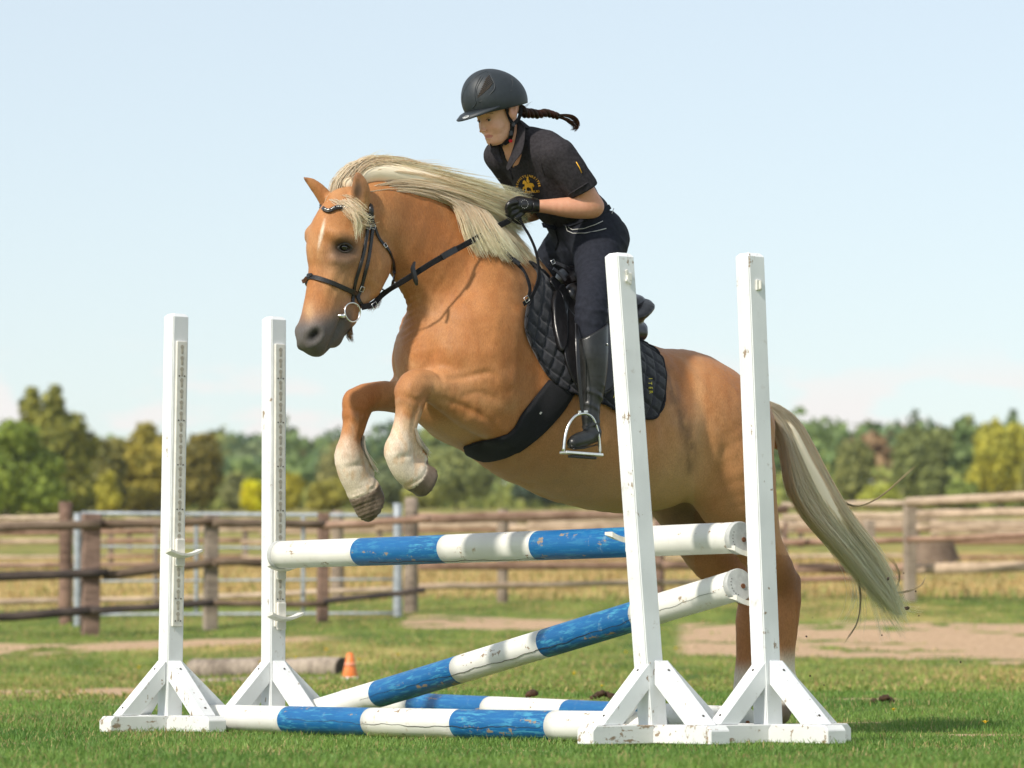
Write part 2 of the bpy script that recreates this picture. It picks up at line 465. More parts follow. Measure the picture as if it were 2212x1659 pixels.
# stand frame: local X towards the rear of the jump (image right, away), local Y along the pole towards the camera-right
SX = np.array([.79, .613, 0]); SY = np.array([.613, -.79, 0])
STAND_H = 1.74
def make_stand(name, label, u, v_ref, y, lean=(0, 0), track=True, hook=None, armx=(0.315, 0.36), army=(0.36, 0.34), hgt=STAND_H):
    p = PX(u, v_ref, y); base = (p[0], p[1], 0.012)
    t = thing(name, label, 'jump stand', base, (0, 0, math.atan2(SX[1], SX[0])), 'white wooden jump stands')
    # local axes: +x = SX, local +y = rotated 90 deg left of SX = -SY
    w = 0.076
    top = Vector((lean[0], lean[1], hgt - 0.012)); foot = Vector((0, 0, 0.0))
    bm = bmesh.new()
    vs = []
    for fz, ins in ((0.0, 0), (1.0, 0), (1.0, 0.013)):
        c = foot.lerp(top, fz)
        zz = c.z + (0.0 if ins == 0 else 0.014)
        h = w / 2 - ins
        vs.append([bm.verts.new((c.x + sx * h, c.y + sy * h, zz)) for sx, sy in ((-1, -1), (1, -1), (1, 1), (-1, 1))])
    bm.faces.new(vs[0][::-1]); bm.faces.new(vs[2])
    for a, c in ((vs[0], vs[1]), (vs[1], vs[2])):
        for i in range(4): bm.faces.new((a[i], a[(i + 1) % 4], c[(i + 1) % 4], c[i]))
    bmesh.ops.bevel(bm, geom=[e for e in bm.edges if abs((e.verts[0].co - e.verts[1].co).z) > 0.5], offset=0.004, segments=2, affect='EDGES')
    post = bm_obj('post', bm, M_WHITE, t)
    def at(z, dx=0, dy=0):
        f = z / (hgt - 0.012); c = foot.lerp(top, f); return Vector((c.x + dx, c.y + dy, z))
    bw, bh = 0.088, 0.066
    def bar(x0, x1, axis, z0, nm, mt, wd=bw):
        bm = bmesh.new(); L = x1 - x0; c = (x0 + x1) / 2
        if axis == 'x': bx(bm, (c, 0, z0 + bh / 2), (L, wd, bh))
        else: bx(bm, (0, c, z0 + bh / 2), (wd, L, bh))
        # chop the ends' upper corners
        ed = [e for e in bm.edges if abs(e.verts[0].co.z - z0 - bh) < 1e-5 and abs(e.verts[1].co.z - z0 - bh) < 1e-5 and
              abs((e.verts[0].co - e.verts[1].co)['xy'.index('y' if axis == 'x' else 'x')]) > wd * 0.9]
        bmesh.ops.bevel(bm, geom=ed, offset=0.018, segments=1, affect='EDGES')
        bmesh.ops.bevel(bm, geom=list(bm.edges), offset=0.003, segments=1, affect='EDGES')
        return bm_obj(nm, bm, mt, t)
    bar(-armx[0], armx[1], 'x', 0, 'foot_beam', M_WHITE_D)
    bar(-army[0], -bw / 2 - 0.001, 'y', 0.001, 'foot_beam', M_WHITE_D)
    bar(bw / 2 + 0.001, army[1], 'y', 0.001, 'foot_beam', M_WHITE_D)
    # braces
    ht = 0.295
    for ax, sg, L in (('x', -1, armx[0]), ('x', 1, armx[1]), ('y', -1, army[0]), ('y', 1, army[1])):
        e = (L - 0.055) * sg
        bm = bmesh.new(); bt, bd = 0.062, 0.055
        s2 = 0.5 * bd
        # profile in the (run, height) plane, extruded across; upper end flush with the post, foot end cut level
        r0 = w / 2 + 0.0005
        run = e * sg - r0 - 0.0
        hi = ht; lo = bh + 0.0015
        dirv = Vector((run, lo - hi)).normalized(); nrm = Vector((-dirv.y, dirv.x))
        th = 0.066
        P = [(r0, hi), (e * sg, lo), (e * sg - th / abs(dirv.y), lo), (r0, hi - th / abs(dirv.x))]
        if P[2][0] < r0: P[2] = (r0 + .01, lo)
        q = []
        for side in (-bt / 2, bt / 2):
            q.append([bm.verts.new((a * sg, side, z) if ax == 'x' else (side, a * sg, z)) for a, z in P])
        bm.faces.new(q[0]); bm.faces.new(q[1][::-1])
        for i in range(4): bm.faces.new((q[0][i], q[1][i], q[1][(i + 1) % 4], q[0][(i + 1) % 4]))
        bmesh.ops.recalc_face_normals(bm, faces=bm.faces)
        bmesh.ops.bevel(bm, geom=list(bm.edges), offset=0.003, segments=1, affect='EDGES')
        br = bm_obj('brace', bm, M_WHITE, t)
        # screw heads sunk in the brace
        for f in (0.16, 0.86):
            a = P[0][0] + (P[1][0] - P[0][0]) * f; z = P[0][1] + (P[1][1] - P[0][1]) * f
            nn = Vector((0.0, 0, 1)) 
            pr = Vector((a * sg, 0, z)) if ax == 'x' else Vector((0, a * sg, z))
            dn = Vector((-dirv.y * sg, 0, dirv.x)) if ax == 'x' else Vector((0, -dirv.y * sg, dirv.x))
            bm = bmesh.new()
            bmesh.ops.create_cone(bm, segments=10, radius1=.0045, radius2=.0045, depth=.004, cap_ends=True,
                matrix=Matrix.Translation(pr + dn * 0.0008) @ dn.to_track_quat('Z', 'Y').to_matrix().to_4x4())
            bm_obj('screw', bm, M_DARKHOLE, br)
    if track:
        z0, z1, n = 0.435, 1.625, 25
        # fixed to the face that looks towards the other stand: local -y
        tr = thing_part('cup_track', t)
        bm = bmesh.new()
        fy = -w / 2
        beam(bm, at(z0, 0, fy - 0.006), at(z1, 0, fy - 0.006), 0.012, 0.050, up=(1, 0, 0))
        tk = bm_obj('cup_track', bm, M_PLAST, t, bevel=0.003)
        bpy.data.objects.remove(tr)
        step = (z1 - z0 - 0.03) / n
        # keyhole: round head with a slot below
        prof = []
        for i in range(13):
            a = math.radians(-50 + 280 * i / 12); prof.append((0.0088 * math.cos(a), 0.008 + 0.0088 * math.sin(a)))
        prof += [(-0.0058, -0.002), (-0.0060, -0.016)] + [(0.0060 * math.cos(math.radians(180 + 30 * k)), -0.017 + 0.006 * math.sin(math.radians(180 + 30 * k))) for k in range(1, 6)] + [(0.0060, -0.016), (0.0058, -0.002)]
        me = None
        for i in range(n):
            z = z0 + 0.03 + step * (i + 0.3)
            c = at(z, 0, fy - 0.0118)
            if me is None:
                bm = bmesh.new()
                f0 = [bm.verts.new((a, -0.0008, zz)) for a, zz in prof]; bm.faces.new(f0[::-1] if False else f0)
                f1 = [bm.verts.new((a * 0.72, 0.004, zz * 0.85)) for a, zz in prof]
                for k in range(len(prof)): bm.faces.new((f0[k], f1[k], f1[(k + 1) % len(prof)], f0[(k + 1) % len(prof)]))
                ko = bm_obj('keyhole', bm, M_HOLE, tk); me = ko.data
            else: ko = link(bpy.data.objects.new('keyhole', me), tk)
            ko.location = c
            if i % 4 == 2 or i == 0:
                for sx in (-0.013, 0.013):
                    bm = bmesh.new(); bmesh.ops.create_cone(bm, segments=8, radius1=.003, radius2=.003, depth=.004, cap_ends=True, matrix=Matrix.Rotation(math.pi / 2, 4, 'X'))
                    s = bm_obj('screw', bm, M_DARKHOLE, tk); s.location = at(z - step * 0.45, sx, fy - 0.0125)
    return t, at, w
def thing_part(n, p):
    return link(bpy.data.objects.new(n, None), p)

def cup_obj(label, stand_t, at, w, z, face=-1, both=True):
    """plastic jump cup: sliding block with a curved cradle, standing on a stand's inner face"""
    loc = stand_t.matrix_basis @ at(z, 0, face * (w / 2 + (0.012 if face < 0 else 0)))
    t = thing('jump_cup', label, 'jump cup', loc, stand_t.rotation_euler, 'white plastic jump cups')
    bm = bmesh.new(); bx(bm, (0, face * 0.0085, 0.0), (0.043, 0.016, 0.115)); bm_obj('slide_block', bm, M_PLAST, t, bevel=0.005)
    # cradle: saddle-shaped strip, wide across X, curling up at both ends
    bm = bmesh.new(); n = 14; rows = []
    for i in range(n + 1):
        x = -0.078 + 0.156 * i / n; zz = -0.012 + 0.020 * (abs(x) / 0.078) ** 2.0
        rows.append([bm.verts.new((x, face * d, zz + e)) for d, e in ((0.017, 0.007), (0.060, 0.007), (0.060, -0.003), (0.017, -0.012))])
    for i in range(n):
        for k in range(4): bm.faces.new((rows[i][k], rows[i][(k + 1) % 4], rows[i + 1][(k + 1) % 4], rows[i + 1][k]))
    bm.faces.new(rows[0]); bm.faces.new(rows[-1][::-1])
    bm_obj('cradle', bm, M_PLAST, t, bevel=0.0015, seg=1)
    return t

fl_t, fl_at, W_ = make_stand('jump_stand', 'leftmost white stand, front left, with an empty cup halfway up its track', 366, 1572, 16.70, lean=(0.022, 0.0))
bl_t, bl_at, _ = make_stand('jump_stand', 'second white stand from the left, carrying the left end of the top pole', 590, 1572, 16.86, lean=(-0.004, 0.0))
fr_t, fr_at, _ = make_stand('jump_stand', 'tall leaning white stand in front of the saddle, front right', 1413, 1600, 14.25, lean=(-0.115, 0.05), track=False)
br_t, br_at, _ = make_stand('jump_stand', 'rightmost white stand, back right, beside the tail of the horse', 1661, 1600, 14.38, lean=(-0.055, 0.03), track=False, hgt=1.755)

# ---------------- poles
def make_pole(label, p0, p1, r=0.056, stripes=5, start_white=True, crack=None, roll=0.0):
    p0, p1 = Vector(p0), Vector(p1); M, L = frame(p0, p1)
    t = thing('jump_pole', label, 'jump pole', (0, 0, 0), (0, 0, 0), 'blue and white striped jump poles')
    t.matrix_basis = M @ Matrix.Rotation(roll, 4, 'X')
    N = 40; segs = stripes; rnd = random.Random(sum(map(ord, label)) % 1000)
    for s in range(segs):
        x0 = -L / 2 + L * s / segs; x1 = x0 + L / segs
        if s == 0: x0 += 0.012
        if s == segs - 1: x1 -= 0.012
        bm = bmesh.new(); rings = []; m_ = 10
        for i in range(m_ + 1):
            x = x0 + (x1 - x0) * i / m_; ring = []
            for k in range(N):
                a = 2 * math.pi * k / N
                rr = r * (1 + 0.012 * math.sin(3 * a + x * 2.1) + 0.008 * math.sin(x * 5 + a))
                if crack and crack[0] <= x <= crack[1]:
                    ca = crack[2] + 0.13 * math.sin(x * 3.1) + 0.05 * math.sin(x * 11)
                    da = math.atan2(math.sin(a - ca), math.cos(a - ca))
                    rr -= 0.0 
                ring.append(bm.verts.new((x, rr * math.cos(a), rr * math.sin(a))))
            rings.append(ring)
        for i in range(m_):
            for k in range(N): bm.faces.new((rings[i][k], rings[i + 1][k], rings[i + 1][(k + 1) % N], rings[i][(k + 1) % N]))
        bm.faces.new(rings[0]); bm.faces.new(rings[-1][::-1])
        bm_obj('white_band' if (s % 2 == 0) == start_white else 'blue_band', bm, M_PWHITE if (s % 2 == 0) == start_white else M_PBLUE, t, smooth=False)
        for f in t.children[-1].data.polygons: f.use_smooth = len(f.vertices) == 4
    for sgn in (-1, 1):
        bm = bmesh.new()
        bmesh.ops.create_cone(bm, segments=40, radius1=r * 1.05, radius2=r * 1.05, depth=0.026, cap_ends=True, matrix=Matrix.Translation((sgn * (L / 2 - 0.006), 0, 0)) @ Matrix.Rotation(math.pi / 2, 4, 'Y'))
        cp = bm_obj('end_cap', bm, M_CAPGREY, t, bevel=0.003)
        for f in cp.data.polygons: f.use_smooth = len(f.vertices) == 4
        bm = bmesh.new(); bmesh.ops.create_cone(bm, segments=14, radius1=.009, radius2=.009, depth=.006, cap_ends=True, matrix=Matrix.Translation((sgn * (L / 2 + 0.008), 0.012, -0.006)) @ Matrix.Rotation(math.pi / 2, 4, 'Y'))
        bm_obj('bolt', bm, M_BOLT, cp)
        for q in range(7):
            a = math.radians(150 + q * 17); bm = bmesh.new()
            bmesh.ops.create_cone(bm, segments=6, radius1=.0018, radius2=.0018, depth=.003, cap_ends=True, matrix=Matrix.Translation((sgn * (L / 2 + 0.0075), math.cos(a) * r * .72, math.sin(a) * r * .72)) @ Matrix.Rotation(math.pi / 2, 4, 'Y'))
            bm_obj('dimple', bm, M_DARKHOLE, cp)
    if crack:
        # a drying crack: thin dark wedge strip that follows the surface
        xs = np.arange(crack[0], crack[1], 0.012); V = []; Fc = []
        for i, x in enumerate(xs):
            ca = crack[2] + 0.16 * math.sin(x * 2.3 + 1) + 0.05 * math.sin(x * 17) + 0.03 * math.sin(x * 53) + rnd.uniform(-.018, .018)
            wd = 0.0004 + 0.0007 * math.sin(math.pi * i / len(xs)) * (0.6 + 0.4 * math.sin(x * 23))
            for q in (-1, 1):
                a = ca + q * wd / r; rr = r * 1.022
                V.append((x, rr * math.cos(a), rr * math.sin(a)))
            V.append((x, r * .95 * math.cos(ca), r * .95 * math.sin(ca)))
            if i:
                k = 3 * i; Fc += [(k - 3, k, k + 1, k - 2), (k - 3, k - 1, k + 2, k), (k - 2, k + 1, k + 2, k - 1)]
        mesh('crack', V, Fc, M_DARKHOLE, t)
    return t
def gp(u, v, y): return tuple(PX(u, v, y))
fr2 = math.pi
top_pole = make_pole('horizontal blue and white pole across the jump, under the hooves of the horse', gp(603, 1199, 16.62), gp(1598, 1162, 14.42), 0.0565, crack=(-0.75, 0.35, 4.15))
diag_pole = make_pole('slanting blue and white pole that rises from the grass to the right stand', gp(655, 1548, 16.95), gp(1596, 1263, 14.42), 0.056, crack=(-1.0, 1.48, 3.55))
front_pole = make_pole('blue and white pole lying on the grass nearest the camera', (-1.262, 16.78, 0.066), (0.515, 14.34, 0.066), 0.0555, crack=(-0.85, 0.9, 3.2))
back_pole = make_pole('blue and white pole lying on the grass behind the others', (-0.757, 18.28, 0.118), (0.903, 15.65, 0.070), 0.055)

# ---------------- cups
cup_obj('empty white cup on the leftmost stand', fl_t, fl_at, W_, 0.742)
cup_obj('white cup holding the left end of the top pole', bl_t, bl_at, W_, 0.690)
cup_obj('empty white cup low on the second stand from the left', bl_t, bl_at, W_, 0.480)
cup_obj('white cup holding the right end of the top pole', br_t, br_at, W_, 0.690, face=1)
cup_obj('white cup holding the right end of the slanting pole', br_t, br_at, W_, 0.512, face=1)
cup_obj('empty white cup on the tall leaning stand, over the blue band', fr_t, fr_at, W_, 0.735, face=1)
# broken bits of plastic left on the two right posts
bm = bmesh.new(); bx(bm, (0, 0, 0), (0.022, 0.012, 0.03)); bx(bm, (0.004, -0.004, -0.018), (0.028, 0.007, 0.012), Matrix.Rotation(0.5, 4, 'Y')); bx(bm, (-.004, -.003, .02), (.012, .006, .018), Matrix.Rotation(-.4, 4, 'Y'))
o = bm_obj('broken_clip', bm, M_PLAST, fr_t, bevel=0.003); o.location = fr_at(1.655, 0.004, -W_ / 2 - 0.004)
bm = bmesh.new(); bx(bm, (0, 0, 0), (0.024, 0.008, 0.038)); bx(bm, (0.004, -0.006, 0), (0.009, 0.008, 0.030))
o = bm_obj('small_bracket', bm, M_PLAST, br_t, bevel=0.002); o.location = br_at(1.64, 0.0, -W_ / 2 - 0.004)
# ------------------------------------------------------------------ fences, gate, field things
def timber(name, dark, light, streak=(1, 1, 0.1), rough=0.85):
    m, nt, b = newmat(name); g = G(nt)
    rn = g.rnd(); off = g.n('ShaderNodeVectorMath', operation='SCALE'); off.inputs[0].default_value = (9.7, 5.3, 7.1); g.put(off.inputs['Scale'], rn)
    ad = g.n('ShaderNodeVectorMath', operation='ADD'); g.put(ad.inputs[0], g.n('ShaderNodeTexCoord').outputs['Object']); g.put(ad.inputs[1], off.outputs[0])
    q = g.n('ShaderNodeMapping'); g.put(q.inputs[0], ad.outputs[0]); q.inputs['Scale'].default_value = streak
    a = g.noise(q.outputs[0], 28, 5, 0.7); c = g.noise(ad.outputs[0], 3.5, 4, 0.6)
    f = g.math('ADD', g.math('MULTIPLY', a, .6), g.math('MULTIPLY', c, .5))
    col = g.mix(g.ramp(f, 0.38, 0.70), dark, light)
    col = g.mix(g.ramp(rn, 0, 1, 0, .35, False), col, (0.75, 0.62, 0.5), 'MULTIPLY')
    g.put(b.inputs['Base Color'], col); b.inputs['Roughness'].default_value = rough; b.inputs['Specular IOR Level'].default_value = .25
    g.bump(b, a, .5, .01); return m
M_LOGDARK = timber('weathered_dark_log', (0.075, 0.05, 0.036), (0.22, 0.165, 0.12), (0.08, 1, 1))
M_LOGBLACK = timber('tarred_log', (0.028, 0.024, 0.026), (0.095, 0.075, 0.065), (0.08, 1, 1))
M_LOGRED = timber('reddish_log', (0.17, 0.095, 0.065), (0.42, 0.28, 0.205), (0.08, 1, 1))
M_LOGPALE = timber('pale_log', (0.28, 0.21, 0.15), (0.62, 0.49, 0.37), (0.08, 1, 1))
M_POST = timber('grey_brown_post', (0.15, 0.12, 0.095), (0.40, 0.33, 0.265))
M_POSTRED = timber('red_brown_post', (0.11, 0.070, 0.055), (0.30, 0.20, 0.155))
M_STEEL = plain('galvanised_steel', (0.34, 0.37, 0.40), 0.5, .2, 15, metal=0.3)
def log_part(name, p, q, r, mat, parent, wob=0.0035, sides=12, taper=0.9, flat=1.0):
    p, q = np.array(p, float), np.array(q, float); n = 9; L = np.linalg.norm(q - p)
    t = np.linspace(0, 1, n)[:, None]; path = p * (1 - t) + q * t
    path[1:-1] += RNG.normal(0, wob, (n - 2, 3))
    rr = np.linspace(r, r * taper, n) * (1 + RNG.normal(0, .03, n))
    M, _ = frame(p, q); inv = M.inverted(); loc = np.array([inv @ Vector(x) for x in path])
    V, Fc = tube(loc, rr, sides, True, flat, up=(0, 0, 1))
    me_o = mesh(name, V, Fc, mat, parent, True); me_o.matrix_local = parent.matrix_basis.inverted() @ M if parent else M
    for f in me_o.data.polygons: f.use_smooth = len(f.vertices) == 4
    return me_o
def upright(name, u, vt, vb, y, wU, mat, parent, sides=14, square=False, sink=0.15, lean=0.0):
    b_ = PX(u, vb, y); t_ = PX(u + lean, vt, y); r = wU / 2 * y / FL
    b_[2] = min(b_[2], float(gz(b_[0], b_[1]))) - sink
    if square:
        bm = bmesh.new(); M, L = frame(b_, t_, (1, 0.35, 0)); bx(bm, (0, 0, 0), (L, 2 * r * .82, 2 * r * .82))
        o = bm_obj(name, bm, mat, parent, bevel=0.008); o.matrix_local = parent.matrix_basis.inverted() @ M; return o
    return log_part(name, b_, t_, r, mat, parent, wob=.002, sides=sides, taper=.97)
def fence(name, label, group='wooden paddock fences', loc=None):
    return thing(name, label, 'fence', loc if loc is not None else (0, 0, 0), (0, 0, 0), group)
YA = 40.5
fa = fence('rail_fence', 'dark weathered log fence on the left, nearest of the fences', loc=tuple(PX(450, 1360, YA)))
for u, vt, vb, w, mt, y in ((194, 1110, 1376, 44, M_POSTRED, YA - .3), (454, 1112, 1359, 34, M_POST, YA), (696, 1108, 1331, 27, M_POSTRED, YA + .6)):
    upright('post', u, vt, vb, y, w, mt, fa, square=True, lean=3)
for P, mt, wd in (([(-30, 1142, 40.0), (218, 1132, 40.1)], M_LOGDARK, 21), ([(212, 1133, 40.35), (470, 1127, 40.4)], M_LOGDARK, 19), ([(462, 1128, 40.1), (702, 1133, 40.5)], M_LOGDARK, 19), ([(694, 1136, 40.5), (930, 1120, 40.4)], M_LOGRED, 17),
               ([(-30, 1247, 40.0), (234, 1236, 40.1)], M_LOGBLACK, 21), ([(222, 1243, 40.35), (470, 1213, 40.4)], M_LOGDARK, 20), ([(462, 1214, 40.1), (700, 1214, 40.6)], M_LOGDARK, 18),
               ([(-30, 1337, 40.0), (205, 1318, 40.1)], M_LOGBLACK, 21), ([(196, 1319, 40.05), (462, 1302, 40.2)], M_LOGBLACK, 17), ([(455, 1303, 40.3), (708, 1305, 40.4)], M_LOGDARK, 14), ([(700, 1299, 40.3), (918, 1275, 40.4)], M_LOGBLACK, 13)):
    a, b2 = PX(*P[0]), PX(*P[1]); log_part('rail', a, b2, wd / 2 * P[0][2] / FL, mt, fa)
YG = 42.5
gt = thing('steel_gate', 'grey galvanised tube gate behind the dark log fence', 'gate', tuple(PX(168, 1330, YG)))
for u, vt, vb, w in ((168, 1108, 1338, 17), (859, 1087, 1334, 20)): upright('gate_post', u, vt, vb, YG if u < 500 else YG - .4, w, M_STEEL, gt)
for v0, v1, w in ((1109, 1114, 9), (1180, 1186, 5), (1256, 1251, 5), (1328, 1325, 7)):
    log_part('bar', PX(176, v0, YG), PX(850, v1, YG - .4), w / 2 * YG / FL, M_STEEL, gt, wob=0.0, taper=1)
for u in (424, 655): log_part('upright_bar', PX(u, 1112, YG - .12), PX(u, 1328, YG - .12), 4.5 * YG / FL, M_STEEL, gt, wob=0, taper=1)
YB = 44.0
fb = fence('rail_fence', 'reddish brown rail fence that runs behind the horse from the round post', loc=tuple(PX(888, 1330, YB)))
for u, vt, vb, w, mt, y in ((142, 1084, 1342, 30, M_POSTRED, 43.2), (729, 1104, 1285, 28, M_POST, 47), (888, 1075, 1331, 31, M_POST, 42.6), (1086, 1100, 1311, 25, M_POST, 45.5), (1424, 1112, 1300, 22, M_POSTRED, 46.5), (337, 1138, 1302, 12, M_POST, 47.5)):
    upright('post', u, vt, vb, y, w, mt, fb)
for P, mt, wd, fl in (([(905, 1119, 44), (1440, 1110, 45)], M_LOGRED, 22, .5), ([(905, 1222, 44), (1430, 1222, 45)], M_LOGRED, 19, .5), ([(905, 1268, 44), (1430, 1258, 45.2)], M_LOGPALE, 14, 1),
               ([(1420, 1222, 45.2), (1700, 1216, 46)], M_LOGRED, 19, .5), ([(1420, 1260, 45.4), (1700, 1252, 46)], M_LOGPALE, 12, 1), ([(1430, 1108, 45), (1700, 1100, 46)], M_LOGRED, 20, .5),
               ([(-30, 1122, 44.5), (150, 1115, 44)], M_LOGPALE, 10, 1), ([(-30, 1152, 47), (340, 1149, 47)], M_LOGRED, 10, .6), ([(-30, 1222, 47), (345, 1219, 47)], M_LOGRED, 11, .6), ([(-30, 1300, 46.5), (345, 1294, 46.5)], M_LOGPALE, 13, 1), ([(345, 1294, 46.6), (870, 1272, 46)], M_LOGPALE, 12, 1)):
    log_part('rail', PX(*P[0]), PX(*P[1]), wd / 2 * P[0][2] / FL, mt, fb, flat=fl)
YC = 45.5
fc = fence('rail_fence', 'light brown rail fence on the right with a square post beside the tail', loc=tuple(PX(1965, 1305, YC)))
upright('post', 1965, 1079, 1305, YC, 27, M_POST, fc, square=True)
upright('post', 1878, 1124, 1290, YC + 6, 24, M_POST, fc, square=True)
upright('post', 1697, 1128, 1262, YC + 3, 9, M_POSTRED, fc, square=True)
upright('post', 2330, 1062, 1300, YC - 2, 27, M_POST, fc, square=True)
for P, mt, wd, fl in (([(1690, 1092, 46.5), (1972, 1086, 45.6)], M_LOGPALE, 14, 1), ([(1960, 1085, 45.3), (2340, 1067, 43.6)], M_LOGPALE, 21, 1),
               ([(1690, 1117, 46.8), (2000, 1110, 46.1)], M_LOGPALE, 13, .5), ([(1975, 1112, 46.0), (2340, 1103, 44)], M_LOGPALE, 19, .5),
               ([(1690, 1172, 46.5), (1972, 1167, 45.6)], M_LOGRED, 15, 1), ([(1960, 1166, 45.3), (2340, 1152, 43.6)], M_LOGRED, 13, 1),
               ([(1690, 1228, 46.8), (2005, 1226, 46.1)], M_LOGRED, 21, .5), ([(1975, 1229, 46.0), (2340, 1220, 44)], M_LOGPALE, 24, .5), ([(1690, 1252, 46.4), (1975, 1247, 45.8)], M_LOGRED, 12, 1)):
    log_part('rail', PX(*P[0]), PX(*P[1]), wd / 2 * P[0][2] / FL, mt, fc, flat=fl)
for k, (yy, lab, vs_) in enumerate(((66, 'pale pinkish rail fence in the middle distance of the paddocks', (1138, 1170, 1204)), (86, 'faint pale rail fence farther up the paddocks', (1128, 1148, 1172)))):
    fd = fence('far_rail_fence', lab, 'far paddock fences', loc=tuple(PX(1106, vs_[-1], yy)))
    for i in range(-1, 9):
        u0, u1 = -60 + i * 290 + 40 * k, -60 + (i + 1) * 290 + 40 * k
        if u0 > 2400: break
        dv = (0, -2, 1, -1, 2)[i % 5]
        for v, wd in zip(vs_, (13, 11, 8)): log_part('rail', PX(u0, v + dv, yy), PX(u1 + 6, v + dv - 1, yy + .2), wd / 2 * yy / FL, (M_LOGPALE, M_LOGRED, M_LOGPALE)[(i + k) % 3] if v != vs_[0] else M_LOGPALE, fd, flat=.5)
        upright('post', u0 + 10, vs_[0] - 10, vs_[2] + 24, yy + .3, 13 - 3 * k, M_POST, fd, square=True)
# a bough frame (old horse shelter corner) is left out; stump right of the square post
def lathe(prof, sides=28, wob=0.0):
    V, Fc = [], []
    for i, (r, z) in enumerate(prof):
        for k in range(sides):
            a = 2 * math.pi * k / sides; q = r * (1 + wob * math.sin(a * 5 + i) + wob * .6 * math.sin(a * 9 + 2))
            V.append((q * math.cos(a), q * math.sin(a), z))
    for i in range(len(prof) - 1):
        for k in range(sides): a, b_ = i * sides + k, i * sides + (k + 1) % sides; Fc.append((a, b_, b_ + sides, a + sides))
    Fc.append(tuple(range(sides))[::-1]); Fc.append(tuple((len(prof) - 1) * sides + k for k in range(sides)))
    return V, Fc
p = PX(2014, 1212, 64); p[2] = float(gz(p[0], p[1]))
stp = thing('tree_stump', 'broad grey tree stump behind the right fence', 'tree stump', tuple(p))
V, Fc = lathe([(.47, -.1), (.44, .06), (.38, .2), (.34, .36), (.325, .42), (.29, .425)], 26, .05); mesh('bark', V, Fc, M_LOGDARK, stp, True)
V, Fc = lathe([(.285, .4), (.27, .432), (.1, .436)], 26, .03); mesh('cut_face', V, Fc, M_LOGPALE, stp)
# logs and cone on the lawn edge
def lying_log(label, u0, v0, u1, v1, y0, y1, rU, mat):
    a, b2 = PX(u0, v0, y0), PX(u1, v1, y1); r = rU * y0 / FL
    t = thing('log', label, 'log', tuple((a + b2) / 2), (0, 0, 0), 'logs lying by the lawn edge')
    log_part('bark', a, b2, r, mat, t, .004, 20, .97)
    d = (b2 - a) / np.linalg.norm(b2 - a)
    log_part('cut_end', b2 - d * .01, b2 + d * .006, r * .93, M_LOGBLACK, t, 0, 20, 1)
    return t
lying_log('long brown log with a dark cut end lying behind the orange cone', 418, 1447, 740, 1444, 30.6, 29.6, 24, M_POST)
lying_log('thinner log half sunk in the grass in front of the long brown log', 420, 1480, 726, 1476, 29.2, 28.6, 14, M_POST)
lying_log('short log end sticking out right of the orange cone', 742, 1480, 800, 1478, 29.4, 28.8, 13, M_LOGDARK)
m, nt, b = newmat('orange_plastic'); g = G(nt)
sp_ = g.n('ShaderNodeSeparateXYZ'); g.put(sp_.inputs[0], g.n('ShaderNodeTexCoord').outputs['Object'])
nn = g.noise(g.coord('Object'), 30, 3, .6)
g.put(b.inputs['Base Color'], g.mix(g.ramp(nn, .35, .7), (0.85, 0.17, 0.02), (0.72, 0.24, 0.07))); b.inputs['Roughness'].default_value = .5
M_ORANGE = m; M_CONEW = plain('cone_white_band', (0.74, 0.66, 0.62), .5, .15, 60)
p = PX(756, 1488, 28.2)
cone = thing('traffic_cone', 'small orange traffic cone with a white band by the logs', 'traffic cone', tuple(p))
h = 78 * 28.2 / FL
def rr(z): return (23 - 16.5 * z / h / 1.0) * 28.2 / FL
V, Fc = lathe([(rr(0), 0.012), (rr(h * .15), h * .15), (rr(h * .17) - .0015, h * .17), (rr(h * .34) - .0015, h * .34), (rr(h * .36), h * .36), (rr(h * .97), h * .97), (rr(h) * .7, h), (rr(h) * .6, h - .01)], 24); mesh('cone_body', V, Fc, M_ORANGE, cone, True)
V, Fc = lathe([(rr(h * .15) + .001, h * .155), (rr(h * .34) + .001, h * .335)], 24); mesh('white_band', V, Fc, M_CONEW, cone, True)
V, Fc = lathe([(rr(h * .62) + .001, h * .62), (rr(h * .72) + .001, h * .72)], 24); mesh('pale_band', V, Fc, plain('worn_band', (0.80, 0.30, 0.18), .5, .1, 60), cone, True)
bm = bmesh.new(); bx(bm, (0, 0, .005), (.145, .145, .016)); o = bm_obj('foot_plate', bm, M_ORANGE, cone, bevel=.005)
cone.rotation_euler = (0, 0, .4)
# droppings, mole hills, chips and small flowers on the lawn
M_DUNG = plain('dung', (0.06, 0.030, 0.014), .9, .4, 60, bump=.6)
for i, (u, v, y, n, sp2, lab) in enumerate(((1152, 1501, 19.7, 9, .055, 'brown horse dropping behind the back pole, left of centre'), (1303, 1499, 19.7, 11, .07, 'second brown horse dropping behind the back pole'), (1910, 1487, 19.2, 7, .055, 'brown heap of earth on the lawn at the far right'))):
    p = PX(u, v, y); z = float(gz(p[0], p[1]))
    bm = bmesh.new()
    for k in range(n):
        a = RNG.normal(0, sp2 * .5, 2); r = RNG.uniform(.011, .021)
        bmesh.ops.create_icosphere(bm, subdivisions=2, radius=r, matrix=Matrix.Translation((a[0], a[1], r * .6 + .002 + max(0, .02 - abs(a[0]) * .4))) @ Matrix.Diagonal((1.1, 1, .85, 1)))
    for v_ in bm.verts: v_.co += Vector(RNG.normal(0, .0018, 3))
    o = bm_obj('dropping' if i < 2 else 'earth_heap', bm, M_DUNG, None, True); o.location = (p[0], p[1], z); tag(o, lab, 'dropping' if i < 2 else 'earth heap')
M_YEL = plain('yellow_petals', (0.85, 0.60, 0.02), .6, .1, 50); M_STEM = plain('flower_stem', (.12, .2, .04), .7, .1, 50)
fl0 = None
